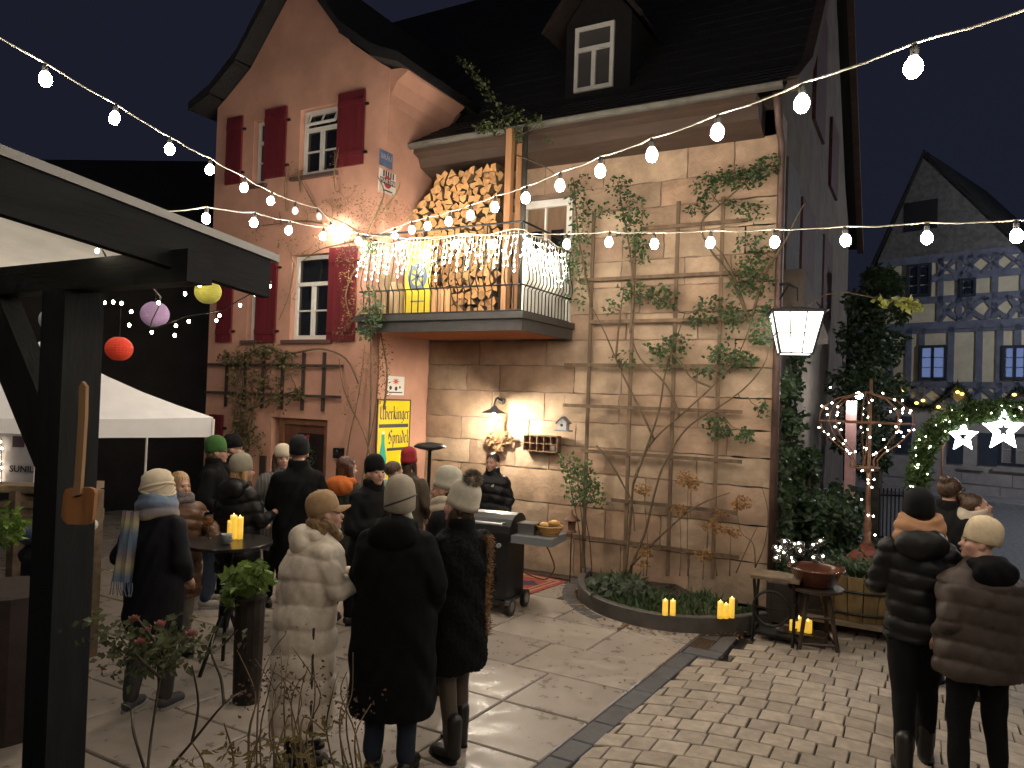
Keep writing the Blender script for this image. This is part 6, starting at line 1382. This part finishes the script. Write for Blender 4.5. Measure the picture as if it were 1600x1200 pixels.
def arm_pts(pose, s):
    P = {'down':((.235,-.03,1.14),(.23,.06,.90)),'pocket':((.262,-.05,1.13),(.20,.12,.97)),'hold':((.24,.04,1.13),(.13,.30,1.17)),'hold_high':((.24,.12,1.15),(.10,.40,1.28)),'table':((.30,.08,1.18),(.26,.33,1.10)),'behind':((.27,-.09,1.13),(.17,-.03,.93)),'hip':((.33,-.05,1.15),(.22,.08,1.0)),'fold':((.27,.05,1.13),(.0,.23,1.16))}[pose]
    return [Vector((s*q[0],q[1],q[2])) for q in P]
def person(label, px, depth, face, h, skin=0, hy=0, hp=0, arms=('pocket','pocket'), legs=0.0, coat=None, hem=.6, cw=1.0, cdp=1.0, slit=None, flare=1.0, ckind='wool', cband=.115, hood=None, hoodm=None, trousers=None, shoes=None, hat=None, hair=None, scarf=None, scarfm=None, tail=None, furtrim=None, glasses=False, stance=.10, lean=0.0, seed=1, detail=True, bare_legs=None, boots_h=.09):
    loc = gp(px,depth); root = thing('person',label,'person',(loc.x,loc.y,.0),YAW-math.radians(face)); root.scale = (h/1.75,)*3; ph = seed*1.37
    HT_ = Matrix.Translation((0,.03+lean*.25,1.615)) @ Matrix.Rotation(-math.radians(hy),4,'Z') @ Matrix.Rotation(math.radians(-hp),4,'X')
    hipz = .92; sh = [Vector((s*.185,-.01+lean*.2,1.425)) for s in (-1,1)]; bsh = [Vector((s*.158,-.01+lean*.2,1.375)) for s in (-1,1)]
    # ---- the body, one surface
    b = MB(); b.loft([(0,0,.84,.15,.10),(0,0,.95,.17,.115),(0,.0,1.08,.145,.10),(0,lean*.1,1.25,.165,.115),(0,lean*.2,1.37,.155,.09),(0,lean*.2,1.43,.09,.07)],16)
    b.cap((0,-.015+lean*.2,1.42),.062,(0,.0+lean*.25,1.54),.054,12); hm = xf(headmesh(None),HT_); b.add(hm.v,hm.f)
    ank = []
    for s in (-1,1):
        st = s*stance; yk = legs*s
        kn = Vector((st*.95,yk*.5+.02,.50)); an = Vector((st,yk-.02,.09)); ank.append(an)
        b.cap((s*.088,0,.90),.085,kn,.058,12).cap(kn,.056,an,.040,10).cap(an+Vector((0,-.02,-.04)),.035,an+Vector((st*.15,.13,-.055)),.030,8)
    for i,s in enumerate((-1,1)):
        el,wr = arm_pts(arms[i],s); el = el+Vector((0,lean*.15,0)); wr = wr+Vector((0,lean*.15,0))
        b.cap(bsh[i],.046,el,.040,10).cap(el,.040,wr,.027,10); d_ = (wr-el).normalized(); sd = d_.cross(Vector((0,0,1))); sd = sd.normalized() if sd.length > .05 else Vector((1,0,0)); un = sd.cross(d_)
        pc_ = wr+d_*.05; b.cap(wr,.026,pc_+d_*.02,.034,8)
        for k in range(4):
            o_ = sd*(.022*(k-1.5)/1.5*1.3); L = (.030,.036,.034,.027)[k]; p0 = pc_+o_+d_*.03; p1 = p0+d_*L+un*-.006; p2 = p1+d_*L*.55-un*.022
            b.cap(p0,.0095,p1,.0085,6).cap(p1,.0085,p2,.0075,6)
        b.cap(pc_-sd*.02*s,.012,pc_-sd*.045*s+d_*.03-un*.01,.010,6).cap(pc_-sd*.045*s+d_*.03-un*.01,.010,pc_-sd*.04*s+d_*.06-un*.02,.009,6)
    put('body',remesh(b,.0105 if detail else .014,1),SKIN[skin],root)
    for s in (-1,1):
        put('eye',xf(MB().ell((s*.031,.0825,-.001),(.0125,.006,.0065),8,6),HT_).mesh('eye'),M_eye,root,None,True)
        put('eyebrow',xf(MB().cap((s*.016,.0935,.017),.0035,(s*.046,.082,.019),.003,6),HT_).mesh('eyebrow'),hair[1] if hair else M_hairb,root,None,True)
    put('lips',xf(MB().cap((-.018,.0975,-.064),.0045,(.018,.0975,-.064),.0045,6).ell((0,.099,-.064),(.012,.005,.009),8,6),HT_).mesh('lips'),M_lip,root,None,True)
    if glasses:
        gm = MB()
        for s in (-1,1): gm.tube([Vector((s*.032+.022*math.cos(k*math.pi/6),.103,.0+.018*math.sin(k*math.pi/6))) for k in range(13)],.0025,4,False); gm.bar((s*.055,.10,.004),(s*.08,.0,.004),.004,.004)
        put('glasses',xf(gm,HT_).mesh('glasses'),M_iron,root)
    # ---- trousers and shoes
    if bare_legs: tm = bare_legs
    else: tm = trousers or mat('black_trousers',(.0045,.0045,.005),.85,var=.3,scale=30,spec=.2)
    t = MB(); t.loft([(0,0,.82,.16,.12),(0,0,.95,.18,.125),(0,0,1.02,.165,.115)],16)
    for i,s in enumerate((-1,1)):
        st = s*stance; kn = Vector((st*.95,legs*s*.5+.02,.50)); an = ank[i]; f_ = .88 if bare_legs else 1.0
        t.cap((s*.09,0,.88),.105*f_,kn,.076*f_,12).cap(kn,.074*f_,an+Vector((0,0,.02)),.056*f_,12)
    put('tights' if bare_legs else 'trousers',remesh(t,.014,2,d_wool(.006,ph),'trousers'),tm,root)
    for i,an in enumerate(ank):
        s = (-1,1)[i]; t = MB(); fx = Vector((s*.03,.16,0)); t.cap(an+Vector((0,-.03,-.035)),.044,an+fx+Vector((0,-.02,-.052)),.038,10).ell(an+fx*.5+Vector((0,0,-.045)),(.045,.11,.042),12,8)
        if boots_h > .1: t.cap(an+Vector((0,-.02,-.02)),.05,an+Vector((0,-.02,boots_h-.05)),.055,10)
        so_ = put('shoe',remesh(t,.011,2,None,'shoe'),shoes or mat('black_leather',(.012,.011,.010),.45),root)
        put('sole',MB().loft([(an.x+fx.x*.5,an.y+fx.y*.45,.0,.048,.135),(an.x+fx.x*.5,an.y+fx.y*.45,.024,.046,.132)],16).mesh('sole'),mat('pale_sole',(.30,.29,.26),.7) if shoes else M_iron,so_)
    # ---- coat
    if coat:
        c = MB(); w_ = .185*cw; lx = lean
        c.loft([(0,0,hem,w_*1.06*flare,.135*cw*flare*cdp),(0,0,hem+.08,w_*1.10*flare,.14*cw*flare*cdp),(0,0,max(hem+.12,.95),w_*1.06,.135*cw*cdp),(0,lx*.05,max(hem+.2,1.08),w_*.98,.13*cw*cdp),(0,lx*.1,1.25,w_*1.05,.14*cw*cdp),(0,lx*.18,1.36,w_*1.04,.125*cw*cdp),(0,lx*.2,1.425,w_*.88,.108*cdp),(0,lx*.2,1.47,w_*.55,.09),(0,lx*.2+.005,1.52,.08,.08)],22)
        for i,s in enumerate((-1,1)):
            el,wr = arm_pts(arms[i],s); el = el+Vector((0,lean*.15,0)); wr = wr+Vector((0,lean*.15,0)); k = .8+.2*cw
            c.cap(sh[i]+Vector((-s*.02,0,-.05)),.078*k,el,.068*k,12).cap(el,.068*k,wr-(wr-el).normalized()*.03,.052*k,12)
        dp = {'wool':d_wool(.013,ph),'puffer':d_puffer(cband,.020,ph),'fur':d_fur(.010,ph)}[ckind]
        put('coat',remesh(c,.0125,3 if ckind!='fur' else 2,dp,'coat'),coat,root)
    if slit: put('side_zip',MB().tube([(slit[0],slit[1],hem+.02),(slit[0]*1.01,slit[1],.6),(slit[0]*.99,slit[1],.93)],.008,6).mesh('side_zip'),M_ink,root)
    if hood == 'down':
        c = MB(); c.ell((0,-.12+lean*.2,1.44),(.16,.075,.10),16,10).ell((0,-.09+lean*.2,1.50),(.125,.07,.05),16,8).cap((-.10,-.05+lean*.2,1.49),.045,(-.045,.075+lean*.2,1.44),.035,10).cap((.10,-.05+lean*.2,1.49),.045,(.045,.075+lean*.2,1.44),.035,10)
        put('hood',remesh(c,.012,3,d_wool(.010,ph),'hood'),hoodm or coat,root)
    elif hood == 'collar':
        c = MB(); c.lathe([(.075,1.43),(.098,1.45),(.098,1.53),(.088,1.56),(.075,1.55)],(0,lean*.2,0),20,1.0,.95); put('collar',remesh(c,.011,2,None,'collar'),hoodm or coat,root)
    if furtrim:
        c = MB(); rr = random.Random(seed)
        for k in range(1500):
            z = rr.uniform(.78,1.44); p = Vector((furtrim[0]+rr.uniform(-.03,.03),furtrim[2]+rr.uniform(-.03,.03),z)); c.leaf(p,(furtrim[0]*3+rr.uniform(-.5,.5),rr.uniform(-.8,.8),rr.uniform(-1,.0)),(rr.uniform(-1,1),rr.uniform(-1,1),0),.032,.006)
        put('fur_edge',c.mesh('fur_edge'),furtrim[1],root)
    # ---- hair
    if hair:
        kind,hm_ = hair; c = MB()
        if kind in ('long','short','bun','tail'): c.ell((0,-.024,.046),(.085,.102,.090),16,12)
        if kind == 'long':
            for s in (-1,1): c.cap((s*.06,-.02,.02),.045,(s*.078,-.005,-.10),.036,10).cap((s*.078,-.005,-.10),.036,(s*.085,.01,-.20),.022,8)
            c.cap((0,-.07,0),.06,(0,-.08,-.18),.05,10)
        elif kind == 'under':   # below a hat, falling on the shoulders
            for s in (-1,1): c.cap((s*.062,-.02,-.02),.034,(s*.075,-.01,-.15),.028,10)
            c.cap((0,-.075,-.02),.05,(0,-.085,-.17),.045,10)
        elif kind == 'curly':
            for k in range(9): a = math.pi*(1.0+k/8); c.ell((.085*math.cos(a),.105*math.sin(a)*.9-.01,-.06-.03*math.sin(k*2)),.042,10,8)
            for k in range(5): c.ell(((k-2)*.035,-.10,-.11),.045,10,8)
            c.cap((.06,.0,-.04),.03,(.05,.06,-.15),.035,8)
        elif kind == 'bun': c.ell((0,-.07,.125),(.042,.042,.038),12,8)
        elif kind == 'tail': c.ell((0,-.105,.05),(.035,.035,.035),10,8)
        elif kind == 'nape': c.ell((0,-.055,-.03),(.066,.06,.055),12,8)
        if c.f: put('hair',remesh(xf(c,HT_),.009,2,d_hair(.004,ph),'hair'),hm_,root)
    # ---- hats
    if hat:
        kind,hmat = hat[0],hat[1]; c = MB(); HC = HT_ @ Matrix.Translation((0,-.012,0)) @ Matrix.Rotation(math.radians(8),4,'X')
        rib = lambda th,z: 1+.012*math.cos(34*th)
        if kind == 'beanie': c.lathe([(.97,.022),(1.06,.020),(1.08,.050),(1.06,.075),(1.0,.078),(1.0,.10),(.92,.128),(.74,.152),(.45,.168),(.15,.174)],(0,0,0),72,.088,.107,rib)
        elif kind == 'plain': c.lathe([(1.0,.0),(1.04,.004),(1.05,.05),(1.03,.09),(.93,.125),(.74,.150),(.45,.168),(.15,.175)],(0,-.004,0),48,.088,.107)
        elif kind == 'tall': c.lathe([(.98,.015),(1.06,.015),(1.08,.055),(1.05,.06),(1.03,.10),(.98,.14),(.82,.172),(.5,.192),(.18,.198)],(0,-.012,0),64,.090,.110,rib)
        elif kind == 'turban': c.lathe([(1.0,-.03),(1.09,-.02),(1.12,.02),(1.13,.06),(1.08,.10),(.95,.135),(.7,.16),(.3,.175)],(0,-.012,0),64,.088,.108,lambda th,z: 1+.05*math.sin(2*th+z*85)+.02*math.sin(5*th+z*170))
        elif kind == 'cloche': c.lathe([(1.0,-.035),(1.06,-.03),(1.07,.02),(1.06,.07),(.98,.115),(.8,.148),(.5,.168),(.15,.175)],(0,-.008,0),48,.090,.110)
        elif kind == 'cap':
            c.lathe([(1.0,.018),(1.03,.02),(1.05,.06),(1.0,.10),(.84,.135),(.55,.158),(.2,.167)],(0,0,0),40,.086,.106)
            vs = []; n = 14
            for j in range(5):
                for i in range(n+1):
                    a = math.radians(28+124*i/n); r_ = j/4; x = .083*math.cos(a)*(1+.02*r_); y = .100*math.sin(a)+.085*r_*math.sin(a)**.7; vs.append((x,y,.030-.018*r_-.10*(x*x)/.083*r_*2))
            m_ = len(vs); vs += [(x,y,z-.006) for x,y,z in vs]; fs = [(j*(n+1)+i,j*(n+1)+i+1,(j+1)*(n+1)+i+1,(j+1)*(n+1)+i) for j in range(4) for i in range(n)]; fs += [tuple(m_+q for q in f[::-1]) for f in fs]; c.add(vs,fs); c.ell((0,0,.168),(.01,.01,.006),8,5)
        elif kind == 'cap_back': c.lathe([(1.0,.01),(1.04,.012),(1.05,.06),(1.0,.10),(.84,.135),(.55,.158),(.2,.167)],(0,0,0),40,.087,.107)
        if kind == 'turban':
            for j in range(6):
                zc = -.015+j*.026; tl = (.03,-.035,.045,-.03,.02,-.02)[j]; rr = (1.12,1.14,1.13,1.06,.92,.68)[j]
                c.tube([(rr*.088*math.cos(a),-.012+rr*.108*math.sin(a),zc+tl*math.sin(a+j)) for a in [k*math.pi/16 for k in range(33)]],.012,8,False)
        ho = put('hat',xf(c,HC).mesh('hat'),hmat,root,None,True)
        if len(hat) > 2 and hat[2] == 'pom':
            pc_ = HC @ Vector((0,-.03,.215)); pm = MB(); rr = random.Random(seed)
            for k in range(900):
                q = Vector((rr.gauss(0,1),rr.gauss(0,1),rr.gauss(0,1))).normalized(); pm.leaf(pc_+q*.035,q+Vector((rr.uniform(-.3,.3),rr.uniform(-.3,.3),rr.uniform(-.4,.2))),(rr.uniform(-1,1),rr.uniform(-1,1),1),.045,.006)
            put('pom_pom',pm.mesh('pom_pom'),mat('grey_fur_pom',(.16,.135,.09),.8,var=.3,scale=60),ho)
        if len(hat) > 2 and hat[2] == 'band':
            bm_ = MB(); pts = [HC @ Vector((.0955*math.cos(a),-.008+.1165*math.sin(a),.018+.045*math.cos(a+.6))) for a in [k*math.pi/16 for k in range(33)]]; bm_.tube(pts,.006,6,False); put('band',bm_.mesh('band'),M_ink,ho,None,True)
    # ---- scarf
    if scarf:
        c = MB()
        for j,(zz,rr,th) in enumerate(((1.475,.105,.036),(1.525,.10,.036)) if scarf == 'wrap' else ((1.47,.115,.045),(1.53,.11,.045),(1.575,.10,.034))):
            c.tube([(rr*math.cos(a)*1.02,lean*.22+rr*math.sin(a)*.98,zz+.018*math.sin(a*2+j+ph)) for a in [k*math.pi/12 for k in range(24)]]+[(rr*1.02,lean*.22,zz+.018*math.sin(j+ph))],th,10,True)
        put('scarf',remesh(c,.011,2,d_wool(.009,ph+1),'scarf'),scarfm,root)
    if tail:   # long scarf tail (x,y at top, z0->z1)
        x,y,z1,z0,wd = tail; nb = 14
        stripes = [(.16,.24,.36),(.42,.36,.22),(.30,.26,.27),(.13,.20,.30)]
        tl = None; vs_all = MB()
        for i in range(nb+1):
            t_ = i/nb; z = z1+(z0-z1)*t_; ww = wd*(.75+.25*t_)
            for k in range(7): u = k/6-.5; vs_all.v.append((x+u*ww-.015*t_,y+.012*math.sin(k*2.3+t_*3)-.04*t_,z))
        for i in range(nb):
            for k in range(6): vs_all.f.append((i*7+k,i*7+k+1,(i+1)*7+k+1,(i+1)*7+k)); vs_all.mi.append(0)
        m_ = len(vs_all.v); vs_all.v += [(a_,b_+.014,c_) for a_,b_,c_ in vs_all.v]; vs_all.f += [tuple(m_+q for q in f[::-1]) for f in vs_all.f]; vs_all.mi += [0]*(len(vs_all.f)-len(vs_all.mi))
        for k in range(10): u = k/9-.5; vs_all.tube([(x+u*wd-.015,y-.035,z0),(x+u*wd-.012+jit(.012),y-.035,z0-.05),(x+u*wd-.012+jit(.02),y-.03,z0-.10)],.005,4)
        put('scarf_tail',vs_all.mesh('scarf_tail'),scarfm,root)
    return root
def cloth(n,c,r=.85,**k): return mat(n,c,r,spec=k.pop('spec',.3),var=k.pop('var',.10),scale=k.pop('scale',26),bump=.25,bscale=k.pop('bscale',220),bdist=.003,**k)
def stripes_mat(name,cols,axis,scale):
    if name in MATS: return MATS[name]
    m = mat(name,cols[0],.9,bump=.3,bscale=200,bdist=.003); nt = m.node_tree; N = nt.nodes; b = N['Principled BSDF']
    tc = N.new('ShaderNodeTexCoord'); sx = N.new('ShaderNodeSeparateXYZ'); nt.links.new(tc.outputs['Object'],sx.inputs[0])
    mu = N.new('ShaderNodeMath'); mu.operation = 'MULTIPLY'; mu.inputs[1].default_value = scale; nt.links.new(sx.outputs[axis],mu.inputs[0])
    fr = N.new('ShaderNodeMath'); fr.operation = 'FRACT'; nt.links.new(mu.outputs[0],fr.inputs[0]); rp = N.new('ShaderNodeValToRGB'); e = rp.color_ramp.elements; rp.color_ramp.interpolation = 'LINEAR'
    e[0].color = (*cols[0],1); e[1].color = (*cols[-1],1)
    for i,q in enumerate(cols[1:-1]): z = e.new((i+1)/(len(cols)-1)); z.color = (*q,1)
    nt.links.new(fr.outputs[0],rp.inputs[0]); nt.links.new(rp.outputs[0],b.inputs['Base Color']); return m
C_navy = cloth('navy_coat',(.0045,.005,.008)); C_black = cloth('black_coat',(.0042,.0042,.0048),spec=.2); C_blackp = cloth('black_puffer',(.006,.006,.0065),.5,bscale=90,spec=.3); C_bronze = cloth('bronze_puffer',(.10,.052,.028),.38,bscale=60)
C_beige = cloth('beige_puffer',(.60,.52,.42),.55,var=.1,bscale=70); C_cream = cloth('cream_knit',(.58,.50,.37),.9,bscale=150,var=.06); C_stone = cloth('stone_knit',(.44,.39,.31),.9); C_jean = cloth('blue_jeans',(.045,.065,.10),.85); C_darkj = cloth('dark_jeans',(.018,.025,.04),.85); C_grey = cloth('grey_trousers',(.05,.048,.045),.9)
M_sneak = mat('white_sneaker',(.38,.36,.32),.6,var=.15)
sc_blue = stripes_mat('blue_yellow_scarf',[(.13,.19,.28),(.15,.21,.30),(.46,.41,.24),(.24,.20,.22),(.13,.19,.28)],2,3.2)
person('person in navy coat, cream turban hat and blue yellow scarf, back turned',233,5.4,12,1.70,hy=18,arms=('pocket','pocket'),coat=C_navy,hem=.60,cw=1.12,flare=.98,trousers=C_grey,shoes=mat('grey_sneaker',(.05,.05,.055),.6),hat=('turban',C_cream),scarf='big',scarfm=sc_blue,tail=(-.10,-.165,1.49,.98,.17),seed=2,legs=.06)
person('blonde person in bronze puffer coat and grey scarf facing the table',270,6.5,142,1.60,hy=-20,arms=('table','pocket'),coat=C_bronze,hem=.55,cw=1.15,ckind='puffer',cband=.10,trousers=cloth('pale_trousers',(.20,.18,.15)),hair=('long',M_hairbl),scarf='wrap',scarfm=cloth('speckled_scarf',(.16,.14,.14),scale=60,var=.6),glasses=False,seed=3)
person('bearded person in green beanie and black coat beside the tent',326,8.0,78,1.79,hp=0,coat=C_black,hem=.72,cw=1.15,hood='collar',trousers=C_jean,shoes=M_sneak,hat=('plain',cloth('green_knit',(.045,.12,.03))),hair=('nape',M_hairmix),glasses=True,seed=4)
person('person in black cap with glasses behind the green beanie',352,8.45,84,1.79,coat=C_black,hem=.7,cw=1.1,hood='collar',hat=('cap_back',cloth('black_knit',(.0045,.0045,.005),spec=.2)),glasses=True,seed=5,detail=False)
person('person in sage beanie and black hooded puffer by the bar table',366,7.0,28,1.70,hy=20,coat=C_blackp,hem=.62,cw=1.2,ckind='puffer',hood='down',hoodm=C_blackp,trousers=C_jean,shoes=M_sneak,hat=('plain',cloth('sage_knit',(.27,.25,.19))),hair=('under',M_hairbl),arms=('pocket','hold'),seed=6,stance=.13)
person('tall person in black overcoat and black beanie seen from behind',457,7.4,-14,1.86,coat=C_black,hem=.6,cw=1.12,hood='collar',hat=('plain',cloth('charcoal_knit',(.009,.009,.011))),arms=('hold','pocket'),seed=7)
person('person in checked coat half hidden behind the tall overcoat',432,8.2,150,1.72,coat=stripes_mat('check_coat',[(.05,.05,.05),(.25,.24,.22),(.05,.05,.05),(.22,.21,.2)],0,30),hem=.6,hair=('long',M_hairb),hat=('cap_back',C_cream),seed=8,detail=False)
person('person in olive jacket with orange hood and brown hair',532,7.55,18,1.69,hy=30,coat=cloth('olive_jacket',(.030,.034,.022)),hem=.75,cw=1.15,hood='down',hoodm=cloth('orange_lining',(.55,.14,.03)),hair=('long',mat('auburn_hair',(.07,.025,.012),.5,var=.3,scale=40)),seed=9)
person('smiling person in black beanie and black coat facing the group',574,6.8,132,1.75,skin=1,hy=12,hp=-6,coat=C_black,hem=.55,cw=1.12,hood='collar',hat=('plain',cloth('black_knit',(.0045,.0045,.005),spec=.2)),arms=('pocket','fold'),seed=10)
J = person('person in long beige puffer coat and tan cap holding a glass',468,4.75,66,1.68,hy=6,hp=-8,lean=.34,arms=('hold','hold_high'),coat=C_beige,hem=.22,cw=1.25,cdp=1.22,slit=(.243,.02),flare=1.0,ckind='puffer',cband=.155,hood='down',hoodm=C_beige,hat=('cap',cloth('tan_cap',(.34,.22,.115),.8,var=.1)),hair=('curly',M_hairmix),trousers=C_darkj,seed=11)
person('person in long black coat and beige hat with black band, back turned',608,4.62,6,1.80,hy=-12,coat=cloth('black_wool_coat',(.0045,.0045,.005),spec=.15),hem=.36,cw=1.32,flare=1.0,hood='down',hoodm=cloth('black_wool_coat',(.0045,.0045,.005),spec=.15),hat=('cloche',cloth('oatmeal_felt',(.30,.26,.20)),'band'),arms=('hold','pocket'),trousers=C_darkj,seed=12)
person('person in black fur coat and cream bobble hat looking left',708,4.9,-42,1.74,hy=-14,hp=-10,coat=mat('black_fur',(.0035,.0032,.0032),.8,var=.5,scale=60,bump=.6,bscale=120,spec=.15),hem=.56,cw=1.08,flare=1.02,ckind='fur',hood='collar',hat=('tall',cloth('cream_cable_knit',(.50,.45,.36),bscale=80),'pom'),hair=('under',M_hairb),arms=('hold','down'),bare_legs=mat('brown_tights',(.07,.05,.035),.7),boots_h=.22,furtrim=(.150,mat('tawny_fur',(.24,.13,.055),.8,var=.4,scale=50),-.105),seed=13,stance=.085,legs=.07)
person('person in cream ribbed hat and cream scarf behind the bobble hat',688,5.95,-70,1.72,hy=-10,coat=C_black,hem=.6,cw=1.05,hat=('tall',cloth('ivory_knit',(.46,.44,.35))),scarf='wrap',scarfm=C_cream,arms=('hold','pocket'),hair=('nape',M_hairb),seed=14)
person('person in mint hooded jacket near the yellow sign',606,7.9,30,1.62,hy=30,coat=cloth('mint_jacket',(.22,.27,.20),.7),hem=.8,cw=1.12,hood='down',hoodm=cloth('mint_jacket',(.22,.27,.20)),hair=('short',M_hairb),seed=15,detail=False)
person('person in red knitted hat beside the yellow sign',631,8.5,10,1.68,coat=cloth('brown_jacket',(.06,.045,.03)),hem=.75,hat=('tall',cloth('red_knit',(.26,.02,.025))),hair=('under',M_hairb),seed=16,detail=False)
P_ = person('person in black quilted jacket standing behind the grill',764,9.3,200,1.64,skin=1,hy=6,hp=-3,coat=cloth('black_down_jacket',(.007,.007,.008),.5,spec=.3,bscale=80),hem=.88,cw=1.18,ckind='puffer',cband=.12,hood='collar',hair=('tail',mat('dark_tied_hair',(.02,.013,.009),.4,var=.3)),arms=('down','down'),seed=17)
lg = MB()
for r_ in (.018,.030,.042): lg.tube([(-.09+r_*math.cos(a)*.8-.0,.178,1.315+r_*math.sin(a)*.7) for a in [k*math.pi/10 for k in range(6)]],.0045,4)
put('jacket_emblem',lg.mesh('jacket_emblem'),mat('emblem_white',(.7,.7,.7),.5),P_)
person('person in black beanie, tan scarf and short black puffer on the cobbles',1428,4.9,22,1.80,hy=14,coat=C_blackp,hem=.82,cw=.98,ckind='puffer',cband=.10,hood='down',hoodm=C_blackp,hat=('plain',cloth('black_knit',(.0045,.0045,.005),spec=.2)),scarf='big',scarfm=cloth('tan_scarf',(.36,.19,.10)),arms=('hold','pocket'),seed=18,boots_h=.2,legs=.14,stance=.075)
person('person in cream beanie and brown padded jacket at the right',1526,4.6,-8,1.67,hy=-62,hp=-4,coat=cloth('brown_padded',(.055,.041,.033),.6,bscale=80),hem=.76,cw=1.45,ckind='puffer',cband=.12,hood='down',hoodm=cloth('black_fleece',(.0035,.0035,.004),spec=.15),hat=('plain',cloth('cream_beanie',(.56,.46,.31),.9)),arms=('pocket','pocket'),seed=19,stance=.14)
person('person with hair bun in black coat looking down at a companion',1476,6.3,62,1.80,hp=-14,coat=C_black,hem=.6,cw=1.1,hood='collar',hair=('bun',M_hairb),glasses=True,seed=20)
person('person with dark bun wrapped in a pale shawl by the street',1513,6.2,110,1.68,hp=-24,coat=cloth('pale_shawl_coat',(.32,.28,.22)),hem=.6,cw=1.1,hair=('bun',M_hairb),scarf='big',scarfm=cloth('pale_shawl',(.40,.35,.27)),seed=21)
# what the beige coat holds
def hand_pt(o,q): bpy.context.view_layer.update(); return o.matrix_world @ Vector(q)
g1 = hand_pt(J,(.085,.43,1.25)); wine_glass('bowl glass of orange drink held by the beige coat',(g1.x,g1.y,g1.z-.02))
g2 = hand_pt(J,(-.115,.46,1.185)); pl = thing('small_plate','small plate with food held in the other hand of the beige coat','plate',g2); put('dish',MB().lathe([(.02,0),(.05,.004),(.085,.016),(.083,.019),(.05,.008),(.01,.006)],n=24).mesh('dish'),mat('plate_white',(.6,.58,.54),.35),pl,None,True); fm_ = MB(); 
for k in range(8): fm_.ell((jit(.04),jit(.04),.018),(.02,.016,.014),8,6)
put('food',fm_.mesh('food'),mat('pale_food',(.45,.38,.22),.7,var=.4,scale=30),pl,None,True)

bpy.data.scenes.remove(WK)
